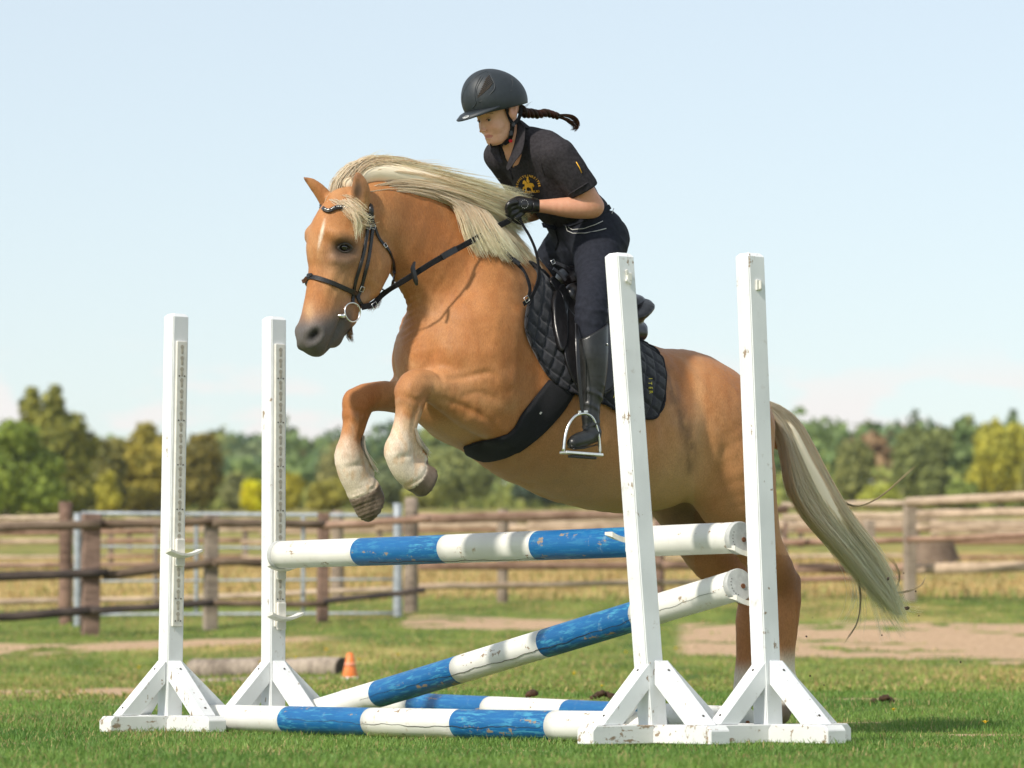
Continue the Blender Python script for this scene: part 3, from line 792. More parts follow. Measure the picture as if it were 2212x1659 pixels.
fl_lab = {0: 'yellow flower in the lawn at the lower right', 1: 'yellow flower at the lawn edge left of the tall leaning stand', 8: 'yellow flower in the lawn right of the rightmost stand', 2: 'yellow flower right of the orange cone', 12: 'yellow flower in front of the right fence', 10: 'yellow flower in the meadow behind the leaning stand'}
for fi, (u, v, y) in enumerate(((2128, 1534, 16.3), (1300, 1478, 20.2), (562, 1455, 30), (775, 1450, 30), (667, 1447, 30), (638, 1448, 31), (705, 1432, 33), (600, 1420, 33), (1930, 1512, 17.5), (1240, 1452, 25), (1352, 1420, 32), (1460, 1413, 33), (1500, 1330, 42), (1385, 1490, 19), (980, 1465, 26), (860, 1440, 31), (1085, 1420, 33), (300, 1440, 30))):
    p = PX(u, v, y); z = float(gz(p[0], p[1]))
    if fl0 is None:
        t = thing('flower', 'small yellow flower in the grass', 'flower', (p[0], p[1], z), group='small yellow flowers in the grass'); fl0 = t
        bm = bmesh.new(); bmesh.ops.create_cone(bm, segments=5, radius1=.0016, radius2=.0012, depth=.05, cap_ends=True, matrix=Matrix.Translation((0, 0, .025))); bm_obj('stem', bm, M_STEM, t)
        bm = bmesh.new()
        for k in range(10):
            a = k * math.pi / 5; q = [bm.verts.new(c) for c in ((0, 0, .052), (math.cos(a - .28) * .012, math.sin(a - .28) * .012, .057), (math.cos(a) * .016, math.sin(a) * .016, .058), (math.cos(a + .28) * .012, math.sin(a + .28) * .012, .057))]; bm.faces.new(q)
        bmesh.ops.create_uvsphere(bm, u_segments=8, v_segments=5, radius=.006, matrix=Matrix.Translation((0, 0, .054)))
        bm_obj('petals', bm, M_YEL, t)
    else: t = copy_tree(fl0); t.location = (p[0], p[1], z)
    t['label'] = fl_lab.get(fi, 'small yellow flower in the blurred meadow grass'); s = 1.0 if y < 21 else 1.5; t.scale = (s, s, s * (1.2 if y > 21 else 1))
# ------------------------------------------------------------------ trees and woods
M_LEAF = leafmat('foliage', .6, .25, 3, .2)
M_BARK = timber('bark', (0.05, 0.04, 0.03), (0.16, 0.13, 0.10))
def crown_cloud(n, blobs, size, lo, hi, seed):
    """leaf-clump quads scattered through several lobes"""
    rg = np.random.default_rng(seed)
    w = np.array([b_[3] * b_[4] for b_ in blobs]) ** 1.0; w = w / w.sum()
    k = rg.choice(len(blobs), n, p=w); B = np.array(blobs)[k]
    d = rg.normal(size=(n, 3)); d /= np.linalg.norm(d, axis=1)[:, None]
    r = rg.random(n) ** 0.28
    lump = vnoise(d[:, 0] * 3 + B[:, 0], d[:, 2] * 3 + d[:, 1] * 2, seed, 1.6, 3)
    r = r * (0.70 + 0.55 * lump)
    c = B[:, :3] + d * r[:, None] * B[:, [3, 3, 4]]
    nrm = d * 1.1 + rg.normal(size=(n, 3)) * 0.5; nrm /= np.linalg.norm(nrm, axis=1)[:, None]
    a = np.cross(nrm, rg.normal(size=(n, 3))); a /= np.linalg.norm(a, axis=1)[:, None]; b2 = np.cross(nrm, a)
    s = size * (0.5 + rg.random(n))[:, None]
    V = np.stack([c - a * s, c - b2 * s * .62, c + a * s, c + b2 * s * .62], 1)
    t = np.clip(rg.random(n) * .55 + .45 * vnoise(c[:, 0] + c[:, 1] * .5, c[:, 2], seed + 5, 1.1 / max(size * 3, .5), 2), 0, 1)[:, None]
    col = np.array(lo) * (1 - t) + np.array(hi) * t
    return V.reshape(-1, 3), np.arange(4 * n).reshape(-1, 4), np.repeat(np.minimum(col * 2.0, .8), 4, 0)
def tree(name, label, u, vb, y, wU, hU, lo, hi, n=2600, size=.17, seed=0, group='trees beyond the paddocks', lobes=None, cat='tree', trunk=True):
    s = y / FL; p = PX(u, vb, y); z = float(gz(p[0], p[1], False)); H = (p[2] - z) + hU * s; Wd = wU * s / 2
    rg = np.random.default_rng(seed + 100)
    t = thing(name, label, cat, (p[0], p[1], z), (0, 0, 0), group)
    B = []
    if lobes:
        for (fx, fz, rx, rz) in lobes: B.append((fx * Wd, rg.uniform(-.3, .3) * Wd, fz * H, rx * Wd, rz * H))
    else:
        B.append((0, 0, H * .52, Wd * .72, H * .42))
        for k in range(9):
            a = rg.random() * 6.28; f = rg.uniform(.35, .62); zz = rg.uniform(.22, .80)
            B.append((math.cos(a) * Wd * f, math.sin(a) * Wd * f, H * zz, Wd * rg.uniform(.28, .45), H * rg.uniform(.13, .20)))
        for k in range(3): B.append((rg.uniform(-.35, .35) * Wd, 0, H * rg.uniform(.80, .88), Wd * rg.uniform(.2, .3), H * rg.uniform(.09, .13)))
    V, Fc, C_ = crown_cloud(int(n * 1.6), B, size * 1.15, lo, hi, seed)
    V[:, 2] = np.maximum(V[:, 2], -.2)
    o = mesh('crown', V, Fc, M_LEAF, t); vcol(o, C_)
    if trunk:
        parts = [tube([(0, 0, -.4), (.03 * Wd, 0, H * .2), (-.02 * Wd, .02, H * .5), (0, 0, H * .78)], [H * .024, H * .019, H * .012, H * .004], 8)]
        for k in range(6):
            a = rg.random() * 6.28; z0 = H * rg.uniform(.18, .5)
            parts.append(tube([(0, 0, z0), (math.cos(a) * Wd * .3, math.sin(a) * Wd * .3, z0 + H * .12), (math.cos(a) * Wd * .55, math.sin(a) * Wd * .55, z0 + H * .2)], [H * .010, H * .006, H * .002], 6))
        V, Fc = merge(parts); mesh('trunk', V, Fc, M_BARK, t, True)
    return t
GD, GL = (.035, .060, .014), (.16, .175, .038)
YD, YL = (.085, .085, .012), (.34, .29, .03)
T = tree
T('bushy_tree', 'bright green tree cut by the left edge of the photo', 12, 1112, 205, 250, 215, (.05, .08, .012), (.20, .24, .04), seed=1, n=3200, lobes=[(0, .45, .8, .42), (.2, .8, .45, .16), (.55, .5, .45, .2), (.6, .25, .5, .22)])
T('tall_tree', 'tallest tree on the left, with two pointed tops', 108, 1112, 215, 215, 282, (.040, .058, .014), (.26, .24, .045), seed=2, n=4200,
  lobes=[(0, .42, .85, .36), (-.42, .82, .24, .15), (-.40, .93, .14, .07), (.05, .84, .26, .15), (.10, .95, .13, .05), (.45, .66, .32, .14), (.72, .55, .25, .12), (.0, .65, .6, .2), (-.3, .62, .5, .2), (.2, .2, .9, .2)])
T('bushy_tree', 'dark olive tree just left of the leftmost stand post', 222, 1114, 225, 150, 178, (.030, .045, .014), (.22, .19, .05), seed=3, n=2600)
T('bushy_tree', 'yellow green tree standing behind the leftmost stand post', 322, 1112, 230, 190, 202, (.06, .065, .012), (.34, .27, .045), seed=4, n=3400, lobes=[(0, .5, .8, .42), (-.1, .88, .3, .12), (-.5, .55, .45, .25), (.5, .6, .45, .25), (0, .22, .9, .2)])
T('bushy_tree', 'round dark tree between the two left stand posts', 432, 1112, 228, 150, 188, (.024, .032, .012), (.25, .20, .045), seed=5, n=3000)
T('young_tree', 'slim light green tree low in the left tree group', 232, 1114, 200, 60, 95, (.10, .10, .014), (.36, .32, .045), seed=6, n=900, trunk=False)
T('low_bush', 'grey green bush between the left stands at the field edge', 505, 1112, 260, 70, 95, (.06, .07, .03), (.22, .22, .09), seed=7, n=900, trunk=False, cat='bush')
T('yellow_bush', 'bright yellow bush behind the second stand post', 546, 1114, 240, 66, 78, (.30, .26, .008), (.62, .55, .02), seed=8, n=1500, trunk=False, cat='bush')
T('yellow_bush', 'yellow green bush just right of the second stand post', 622, 1114, 240, 90, 95, YD, YL, seed=9, n=1500, trunk=False, cat='bush')
T('olive_bush', 'olive bush under the knees of the horse', 712, 1112, 245, 130, 78, (.07, .075, .016), (.32, .28, .05), seed=10, n=1500, trunk=False, cat='bush')
T('birch_tree', 'pale tree behind the raised forelegs', 725, 1110, 300, 120, 165, (.07, .075, .03), (.27, .25, .09), seed=11, n=2000)
T('bushy_tree', 'light green tree under the girth of the horse', 985, 1112, 300, 220, 150, (.05, .07, .03), (.24, .25, .075), seed=12, n=3000)
T('bushy_tree', 'dark blue green tree under the belly of the horse', 1180, 1112, 300, 200, 110, (.022, .038, .026), (.07, .095, .055), seed=13, n=2600)
T('bushy_tree', 'dark tree under the hooves of the horse', 850, 1112, 310, 140, 120, (.03, .05, .03), (.15, .17, .065), seed=14, n=1800)
T('olive_bush', 'low pale bush at the field edge behind the near hoof', 910, 1112, 280, 130, 62, (.10, .11, .03), (.30, .29, .07), seed=15, n=1100, trunk=False, cat='bush')
T('round_tree', 'round olive tree right of the tail', 1842, 1092, 300, 110, 152, (.038, .052, .016), (.24, .24, .075), seed=16, n=2400)
T('round_tree', 'large round dark green tree on the right', 1985, 1090, 295, 175, 178, (.030, .046, .020), (.20, .22, .065), seed=17, n=3800)
T('yellow_tree', 'tall yellowing tree near the right edge', 2160, 1090, 292, 150, 192, (.12, .13, .02), (.40, .36, .05), seed=18, n=3600)
T('olive_bush', 'green bush between the round tree and the yellow tree', 2075, 1092, 285, 90, 60, (.06, .09, .02), (.22, .26, .06), seed=19, n=900, trunk=False, cat='bush')
T('olive_bush', 'low yellow green bush right of the tail at the field edge', 1900, 1092, 280, 120, 45, (.12, .14, .02), (.36, .36, .06), seed=20, n=900, trunk=False, cat='bush')
T('round_tree', 'dark tree cut by the right edge, below the yellow tree', 2235, 1090, 280, 90, 110, (.04, .05, .014), (.22, .20, .05), seed=21, n=1400)
# far wood on the rising ground: too many crowns to count, one mass
VV, FF, CC, off = [], [], [], 0
rg = np.random.default_rng(77)
rows = [(345, 1), (375, 1), (410, 1), (450, 1), (500, 1), (555, 1), (615, 1), (680, 1), (715, 1), (760, 1)]
cols = [((.050, .085, .028), (.155, .20, .065)), ((.040, .070, .032), (.115, .165, .070)), ((.05, .07, .02), (.20, .21, .06)), ((.04, .06, .03), (.15, .18, .08)), ((.09, .06, .03), (.26, .17, .09))]
for y, _ in rows:
    x = -0.32 * y - 8
    while x < 0.32 * y + 8:
        wd = rg.uniform(3.4, 6.2); hh = rg.uniform(8.4, 10.0) * (1.0 if y < 600 else .92) * (.62 if (y < 480 and x / y < -.02) else 1) * (.8 if y < 380 else 1)
        if rg.random() < .10: hh *= 1.06; wd *= .9
        yy = y + rg.uniform(-12, 12); z = float(gz(x, yy, False))
        conif = rg.random() < (.25 if y > 600 else .15)
        lo, hi = cols[rg.choice(5, p=[.32, .33, .15, .15, .05])]
        B = [(x, yy, z + hh * .55, wd * .55, hh * .36)]
        if conif: B += [(x, yy, z + hh * f, wd * (.75 - .62 * f), hh * .14) for f in (.3, .5, .7, .86, .95)]
        else: B += [(x + rg.uniform(-.4, .4) * wd, yy - rg.uniform(0, .5) * wd, z + hh * rg.uniform(.35, .85), wd * .34, hh * .16) for _ in range(5)]
        n = int(230 if y < 500 else 150)
        v, f, c = crown_cloud(n, B, .55 if y < 500 else .7, lo, hi, int(rg.integers(1e6)))
        VV.append(v); FF.append(f + off); CC.append(c); off += len(v)
        x += wd * rg.uniform(.75, 1.2)
wood = mesh('far_wood', np.vstack(VV), np.vstack(FF), M_LEAF); vcol(wood, np.vstack(CC))
tag(wood, 'dense mixed wood covering the hills along the skyline', 'wood', kind='stuff')
# undergrowth along the field edge
V, Fc, C_ = crown_cloud(14000, [(x, 325 + rg.uniform(-8, 8), float(gz(x, 325, False)) + .9, 4.5, rg.uniform(1.0, 2.4)) for x in np.arange(-98, 100, 3.2)], .42, (.05, .075, .02), (.24, .25, .06), 55)
o = mesh('undergrowth', V, Fc, M_LEAF); vcol(o, C_); tag(o, 'low scrub growing along the far edge of the field', 'scrub', kind='stuff')
# ------------------------------------------------------------------ signed-distance sculpting + surface nets
class Sculpt:
    """field of smoothly blended rounded segments on a grid, turned into one continuous mesh"""
    def __init__(s, lo, hi, h):
        s.lo = np.array(lo, float); s.h = h
        s.n = np.ceil((np.array(hi) - s.lo) / h).astype(int) + 1
        s.f = np.full(s.n, 9.0, np.float32)
        s.ax = [s.lo[i] + h * np.arange(s.n[i]) for i in range(3)]
    def _box(s, lo, hi, pad):
        a = np.clip(((lo - pad - s.lo) / s.h).astype(int), 0, s.n); b = np.clip(((hi + pad - s.lo) / s.h).astype(int) + 2, 0, s.n)
        sl = tuple(slice(a[i], b[i]) for i in range(3))
        g = np.meshgrid(*[s.ax[i][sl[i]] for i in range(3)], indexing='ij')
        return sl, [q.astype(np.float32) for q in g]
    def _comb(s, sl, d, k, mode):
        f = s.f[sl]
        if mode == 'add':
            if k <= 0: s.f[sl] = np.minimum(f, d); return
            h = np.clip(0.5 + 0.5 * (f - d) / k, 0, 1); s.f[sl] = f * (1 - h) + d * h - k * h * (1 - h)
        else:
            d = -d
            if k <= 0: s.f[sl] = np.maximum(f, d); return
            h = np.clip(0.5 - 0.5 * (f - d) / k, 0, 1); s.f[sl] = f * (1 - h) + d * h + k * h * (1 - h)
    def chain(s, P, k=0.03, mode='add', sub=3, sc_=1.0):
        """P rows: x y z r lateral-scale; the lateral scale stretches the second axis"""
        P = np.asarray(P, float)
        if len(P) > 2 and sub > 1: P = catmull(P, sub)
        mr = (P[:, 3] * np.maximum(P[:, 4], 1)).max()
        lo, hi = (P[:, :3] - (P[:, 3] * np.maximum(P[:, 4], 1))[:, None]).min(0), (P[:, :3] + (P[:, 3] * np.maximum(P[:, 4], 1))[:, None]).max(0)
        sl, (x, y, z) = s._box(lo, hi, k + s.h * 3)
        best = None
        for a, b in zip(P[:-1], P[1:]):
            d = b[:3] - a[:3]; L2 = d @ d + 1e-12
            ls = 0.5 * (a[4] + b[4])
            px, py, pz = x - a[0], (y - a[1]), z - a[2]
            dd = np.array([d[0], d[1], d[2]])
            t = np.clip((px * d[0] + py * d[1] / ls ** 2 + pz * d[2]) / (d[0] ** 2 + (d[1] / ls) ** 2 + d[2] ** 2 + 1e-12), 0, 1)
            lt = a[4] + (b[4] - a[4]) * t
            q = np.sqrt((px - t * d[0]) ** 2 + ((py - t * d[1]) / lt) ** 2 + (pz - t * d[2]) ** 2) - (a[3] + (b[3] - a[3]) * t)
            q = q * np.minimum(lt, 1.0)
            best = q if best is None else np.minimum(best, q)
        s._comb(sl, best, k, mode)
    def ball(s, c, r, k=0.02, mode='add', rot=None):
        """ellipsoid with radii r, optional rotation matrix"""
        c = np.asarray(c, float); r = np.asarray(r, float) if np.ndim(r) else np.array([r] * 3, float)
        m = r.max(); sl, (x, y, z) = s._box(c - m, c + m, k + s.h * 3)
        p = [x - c[0], y - c[1], z - c[2]]
        if rot is not None:
            Rm = np.asarray(rot); p = [Rm[0][i] * p[0] + Rm[1][i] * p[1] + Rm[2][i] * p[2] for i in range(3)]
        k0 = np.sqrt((p[0] / r[0]) ** 2 + (p[1] / r[1]) ** 2 + (p[2] / r[2]) ** 2)
        k1 = np.sqrt((p[0] / r[0] ** 2) ** 2 + (p[1] / r[1] ** 2) ** 2 + (p[2] / r[2] ** 2) ** 2) + 1e-9
        s._comb(sl, k0 * (k0 - 1) / k1, k, mode)
    def displace(s, fn, lo=None, hi=None):
        sl, (x, y, z) = s._box(np.array(lo if lo is not None else s.lo), np.array(hi if hi is not None else s.lo + s.h * s.n), 0)
        s.f[sl] += fn(x, y, z).astype(np.float32)
    def cut(s, c, n, k=0.004):
        n = np.asarray(n, float); n = n / np.linalg.norm(n); c = np.asarray(c, float)
        X_ = s.ax[0][:, None, None]; Y_ = s.ax[1][None, :, None]; Z_ = s.ax[2][None, None, :]
        d = ((X_ - c[0]) * n[0] + (Y_ - c[1]) * n[1] + (Z_ - c[2]) * n[2]).astype(np.float32)
        s.f = np.maximum(s.f, d)
    def mesh(s, iters=2):
        f = s.f; ins = f < 0; n = s.n
        c = np.zeros(tuple(n - 1), np.int8)
        for i in (0, 1):
            for j in (0, 1):
                for k in (0, 1): c += ins[i:n[0] - 1 + i, j:n[1] - 1 + j, k:n[2] - 1 + k]
        act = (c > 0) & (c < 8); ids = np.full(act.shape, -1, np.int64); I = np.argwhere(act); ids[act] = np.arange(len(I))
        acc = np.zeros((len(I), 3)); cnt = np.zeros(len(I))
        cor = [(i, j, k) for i in (0, 1) for j in (0, 1) for k in (0, 1)]
        val = {q: f[I[:, 0] + q[0], I[:, 1] + q[1], I[:, 2] + q[2]] for q in cor}
        for q in cor:
            for ax in range(3):
                if q[ax] == 0:
                    r = list(q); r[ax] = 1; r = tuple(r)
                    a, b = val[q], val[r]; m = (a < 0) != (b < 0)
                    t = np.where(m, a / np.where(m, a - b, 1), 0)
                    p = np.zeros((len(I), 3)); p[:] = q; p[:, ax] = t
                    acc += p * m[:, None]; cnt += m
        V = s.lo + s.h * (I + acc / cnt[:, None])
        Fs = []
        for ax in range(3):
            o = [0, 0, 0]; o[ax] = 1
            A = ins[:n[0] - o[0], :n[1] - o[1], :n[2] - o[2]]; B = ins[o[0]:, o[1]:, o[2]:]
            E = np.argwhere(A != B); u, w = (ax + 1) % 3, (ax + 2) % 3
            ok = (E[:, u] > 0) & (E[:, w] > 0) & (E[:, u] < n[u] - 1) & (E[:, w] < n[w] - 1)
            E = E[ok]; fl = A[E[:, 0], E[:, 1], E[:, 2]]
            def g(du, dw):
                q = E.copy(); q[:, u] -= du; q[:, w] -= dw; return ids[q[:, 0], q[:, 1], q[:, 2]]
            Q = np.stack([g(1, 1), g(0, 1), g(0, 0), g(1, 0)], -1)
            Q[~fl] = Q[~fl][:, ::-1]; Fs.append(Q)
        Fc = np.concatenate(Fs)
        Fc = Fc[(Fc >= 0).all(1)]
        # a little Laplacian smoothing (two-step, keeps volume)
        E = np.concatenate([Fc[:, [0, 1]], Fc[:, [1, 2]], Fc[:, [2, 3]], Fc[:, [3, 0]]])
        deg = np.bincount(E[:, 0], minlength=len(V)) + np.bincount(E[:, 1], minlength=len(V))
        def lap(V):
            L = np.zeros_like(V)
            for a in range(3):
                L[:, a] = np.bincount(E[:, 0], V[E[:, 1], a], len(V)) + np.bincount(E[:, 1], V[E[:, 0], a], len(V))
            return L / np.maximum(deg, 1)[:, None] - V
        for _ in range(iters):
            V = V + 0.55 * lap(V); V = V - 0.57 * lap(V)
        return V, Fc
# ------------------------------------------------------------------ the horse
def st(u, v, w, r, s=1.0):
    """station: image position, lateral offset (m), radius in image units, lateral scale"""
    p = HP(u, v, w); y = H0[1] + p[0] * HA[1] + p[1] * HN[1]
    return [p[0], p[1], p[2], r * y / FL, s]
def MP(u, v, w, s):
    p = HP(u, v, w); p[1] *= s; return p
def ms(u, v, w, s, r, sc_=1.0):
    q = st(u, v, w, r, sc_); q[1] *= s; return q
HS = Sculpt((-1.20, -0.42, 0.02), (1.30, 0.42, 2.30), 0.0075)
# trunk
HS.chain([st(990, 792, 0, 150, .68), st(1055, 795, 0, 180, .74), st(1120, 828, 0, 198, .78), st(1200, 868, 0, 203, .82), st(1300, 915, 0, 188, .88), st(1390, 932, 0, 174, .94), st(1460, 915, 0, 148, 1.05)], .05, sub=4)
# withers and back line
HS.chain([st(1105, 640, 0, 72, .55), st(1190, 690, 0, 66, .7), st(1300, 770, 0, 62, 1.1), st(1400, 822, 0, 66, 1.3), st(1490, 842, 0, 70, 1.2)], .07)
# croup and quarters
HS.chain([st(1465, 888, 0, 118, 1.3), st(1540, 915, 0, 112, 1.3), st(1572, 958, 0, 88, 1.3)], .06)
for s in (1, -1):
    HS.chain([ms(1530, 925, .13, s, 98), ms(1564, 1000, .135, s, 104), ms(1584, 1070, .14, s, 84)], .05)
    HS.ball(MP(1590, 1015, .13, s), (.15, .12, .17), .05)
# flank fold
for s in (1, -1):
    HS.chain([ms(1445, 945, .17, s, 60, .8), ms(1475, 1000, .16, s, 44, .8), ms(1545, 1065, .15, s, 42, .8)], .05)
# breast and shoulders
for s in (1, -1):
    HS.chain([ms(1050, 640, .09, s, 84, .85), ms(1026, 728, .115, s, 88, .85), ms(990, 768, .12, s, 56, .95)], .09)
    HS.chain([ms(1060, 720, .15, s, 92, .75), ms(1060, 810, .165, s, 92, .75), ms(1075, 880, .15, s, 68, .8)], .05)
HS.chain([st(958, 700, 0, 56, .9), st(946, 770, 0, 58, 1.0), st(948, 850, 0, 58, 1.0), st(995, 895, 0, 56, 1.1)], .06)
# neck
HS.chain([st(830, 478, 0, 82, .62), st(872, 503, 0, 92, .60), st(930, 545, 0, 106, .60), st(1000, 605, 0, 126, .70), st(1068, 680, 0, 145, .80)], .05, sub=4)
HS.chain([st(800, 440, 0, 34, .9), st(885, 440, 0, 30, .9), st(980, 480, 0, 34, .9), st(1070, 552, 0, 40, .8), st(1140, 610, 0, 46, .7)], .07)   # crest
HS.chain([st(884, 600, 0, 24, 1.1), st(908, 650, 0, 28, 1.2), st(922, 710, 0, 36, 1.2)], .04)                                                        # windpipe
# head
HS.chain([st(748, 462, 0, 58, .74), st(730, 525, 0, 74, .72), st(728, 580, 0, 68, .70), st(710, 640, 0, 55, .72), st(694, 690, 0, 47, .82), st(686, 716, 0, 41, .94)], .03, sub=4)
HS.chain([st(780, 470, 0, 62, .75), st(815, 480, 0, 68, .70)], .04)
for s in (1, -1):
    HS.ball(MP(800, 568, .052, s), (.092, .040, .100), .03)                # cheek
    HS.chain([ms(798, 622, .040, s, 26, .8), ms(760, 655, .030, s, 22, .8), ms(735, 685, .022, s, 22, .8)], .03)   # jaw bone
    HS.chain([ms(712, 500, .055, s, 17, 1), ms(730, 508, .078, s, 18, 1), ms(752, 516, .080, s, 16, 1)], .022)      # brow
    HS.chain([ms(722, 562, .066, s, 11, 1), ms(742, 566, .070, s, 12, 1), ms(762, 556, .070, s, 12, 1)], .022)      # under eye
    HS.chain([ms(722, 585, .055, s, 10, 1), ms(708, 620, .047, s, 9, 1), ms(700, 655, .040, s, 8, 1)], .022)        # facial crest
    HS.chain([ms(686, 700, .030, s, 19, .9), ms(682, 722, .034, s, 21, .9), ms(676, 738, .022, s, 18, 1)], .02)                                      # nostril pad
# muzzle
HS.chain([st(675, 728, 0, 31, .95), st(684, 747, 0, 24, 1.1)], .03)
HS.chain([st(742, 680, 0, 34, .8), st(723, 708, 0, 29, .85), st(717, 727, 0, 25, .9)], .02)
for s in (1, -1):
    # mouth groove, nostril, eye socket
    HS.chain([ms(741, 683, .056, s, 5, 1), ms(728, 712, .050, s, 5, 1), ms(712, 745, .042, s, 6, 1), ms(706, 764, .028, s, 6, 1)], .012, 'sub')
    HS.ball(MP(742, 535, .094, s), (.024, .020, .016), .014, 'sub')
    HS.chain([ms(770, 640, .075, s, 10, 1), ms(800, 625, .085, s, 8, 1)], .03, 'sub')
HS.chain([st(708, 756, 0, 5, 1), st(712, 772, 0, 6, 1)], .01, 'sub')
# ears
for s, P in ((1, [(779, 446, .060, 22), (779, 414, .078, 22), (776, 390, .084, 14), (770, 372, .086, 3)]),
             (-1, [(716, 452, -.052, 19), (697, 420, -.060, 17), (674, 396, -.068, 11), (657, 384, -.072, 3)])):
    pts = [st(u, v, w, r, .8) for u, v, w, r in P]
    HS.chain(pts, .012)
    if s == 1: Q = [(771, 436, .094, 13), (772, 412, .106, 14), (771, 394, .102, 9)]
    else: Q = [(700, 446, -.036, 10), (684, 420, -.040, 10), (668, 400, -.050, 6)]
    HS.chain([st(u, v, w, r, .9) for u, v, w, r in Q], .008, 'sub')
# forelegs: forearm, knee, cannon, fetlock, pastern
NL = [(1090, 850, .175, 82, .62), (1045, 862, .165, 78, .66), (985, 850, .150, 54, .8), (935, 836, .140, 36, 1), (900, 832, .135, 36, 1.0), (888, 852, .132, 37, .95), (885, 880, .130, 31, .9), (877, 915, .128, 26, .9), (868, 945, .126, 27, .9), (862, 975, .125, 33, .9), (872, 1008, .125, 30, .95), (893, 1028, .125, 33, 1.0)]
FLg = [(985, 872, -.13, 70, .66), (930, 862, -.135, 56, .7), (870, 856, -.135, 40, .9), (815, 856, -.135, 32, 1), (783, 864, -.135, 33, 1.0), (770, 885, -.135, 33, .95), (766, 915, -.135, 25, .9), (757, 950, -.135, 23, .9), (753, 985, -.135, 32, .9), (762, 1020, -.135, 33, .9), (775, 1045, -.135, 33, .95), (785, 1062, -.135, 36, 1.0)]
HS.chain([st(*p) for p in NL], .028, sub=3)
HS.chain([st(*p) for p in FLg], .028, sub=3)
HS.chain([st(1080, 905, .17, 40, .7), st(1102, 900, .17, 30, .7)], .04)          # elbow
HS.ball(HP(889, 830, .133), (.034, .036, .036), .02); HS.ball(HP(762, 862, -.135), (.034, .036, .036), .02)
# feather tufts at the heels
HS.chain([st(885, 948, .125, 20, .9), st(900, 975, .125, 19, .9), st(912, 994, .125, 14, .9)], .02)
HS.chain([st(775, 985, -.135, 14, .9), st(793, 1010, -.135, 13, .9), st(802, 1024, -.135, 8, .9)], .02)
# hooves
def hoof(p0, p1, p2, w, r0, r1):
    HS.chain([st(p0[0], p0[1], w, r0, .98), st(p1[0], p1[1], w, (r0 + r1) / 2, 1.0), st(p2[0], p2[1], w, r1, 1.0)], .012, sub=2)
hoof((898, 1026), (908, 1034), (918, 1040), .125, 33, 36)
hoof((788, 1062), (796, 1080), (802, 1092), -.135, 35, 37)
def lcut(u, v, w, nu, nv, rad):
    c = HP(u, v, w); q = HP(u + nu, v + nv, w) - c; q[1] = 0; q /= np.linalg.norm(q)
    sl, (x, y, z) = HS._box(c - rad, c + rad, 0)
    d = (x - c[0]) * q[0] + (y - c[1]) * q[1] + (z - c[2]) * q[2]
    near_ = np.sqrt((x - c[0]) ** 2 + (y - c[1]) ** 2 + (z - c[2]) ** 2) < rad
    HS.f[sl] = np.where(near_, np.maximum(HS.f[sl], d), HS.f[sl])
lcut(924, 1040, .125, .86, .50, .085); lcut(810, 1090, -.135, .86, .50, .085)
# hind legs: thigh, stifle, gaskin, hock, cannon, fetlock
NH = [(1600, 1060, .14, 84, .8), (1618, 1120, .145, 70, .8), (1640, 1180, .150, 55, .8), (1675, 1230, .152, 42, .85), (1696, 1278, .152, 34, .85), (1697, 1330, .150, 31, .85), (1694, 1390, .148, 28, .85), (1694, 1450, .146, 25, .9), (1700, 1492, .145, 29, .95), (1690, 1520, .145, 26, .95), (1680, 1540, .145, 28, 1)]
FH = [(1545, 1060, -.13, 95, .75), (1516, 1120, -.13, 78, .8), (1530, 1180, -.13, 64, .8), (1574, 1236, -.13, 50, .85), (1628, 1285, -.13, 36, .85), (1618, 1340, -.13, 31, .85), (1612, 1400, -.13, 24, .85), (1608, 1450, -.13, 22, .9), (1610, 1495, -.13, 27, .95), (1600, 1520, -.13, 25, .95), (1592, 1540, -.13, 28, 1)]
HS.chain([st(*p) for p in NH], .035, sub=3)
HS.chain([st(*p) for p in FH], .035, sub=3)
HS.chain([st(1712, 1255, .152, 17, .8), st(1706, 1300, .150, 15, .8)], .03)      # point of hock
HS.chain([st(1640, 1262, -.13, 16, .8), st(1636, 1300, -.13, 14, .8)], .03)
HS.chain([st(1500, 1150, -.13, 30, .9), st(1535, 1200, -.13, 28, .9)], .05)      # stifle
# dock of the tail
HS.chain([st(1600, 868, 0, 34, 1), st(1640, 880, 0, 24, 1), st(1664, 912, 0, 18, 1), st(1680, 960, 0, 12, 1)], .03)
# ---- muscle and vein relief
def groove(P, r, k, mode='sub'): HS.chain([st(*p, r, 1.0) for p in P], k, mode, sub=3)
HV, HF = HS.mesh(2)
del HS
def vnormals(V, Fc):
    n = np.cross(V[Fc[:, 2]] - V[Fc[:, 0]], V[Fc[:, 3]] - V[Fc[:, 1]])
    N = np.zeros_like(V)
    for k in range(4):
        for a in range(3): N[:, a] += np.bincount(Fc[:, k], n[:, a], len(V))
    return N / (np.linalg.norm(N, axis=1)[:, None] + 1e-12)
HNORM = vnormals(HV, HF)
def az(P, w):
    q = [HP(u, v, w) for u, v in P]; return np.array([[p[0], p[2]] for p in q])
def dist_poly(A, Z, P, sub=6):
    P = catmull(P, sub) if len(P) > 2 else P
    best = np.full(A.shape, 1e9); tt = np.zeros(A.shape); n = len(P) - 1
    for i in range(n):
        d = P[i + 1] - P[i]; t = np.clip(((A - P[i, 0]) * d[0] + (Z - P[i, 1]) * d[1]) / (d @ d + 1e-12), 0, 1)
        q = np.hypot(A - P[i, 0] - t * d[0], Z - P[i, 1] - t * d[1]); m = q < best
        best = np.where(m, q, best); tt = np.where(m, (i + t) / n, tt)
    return best, tt
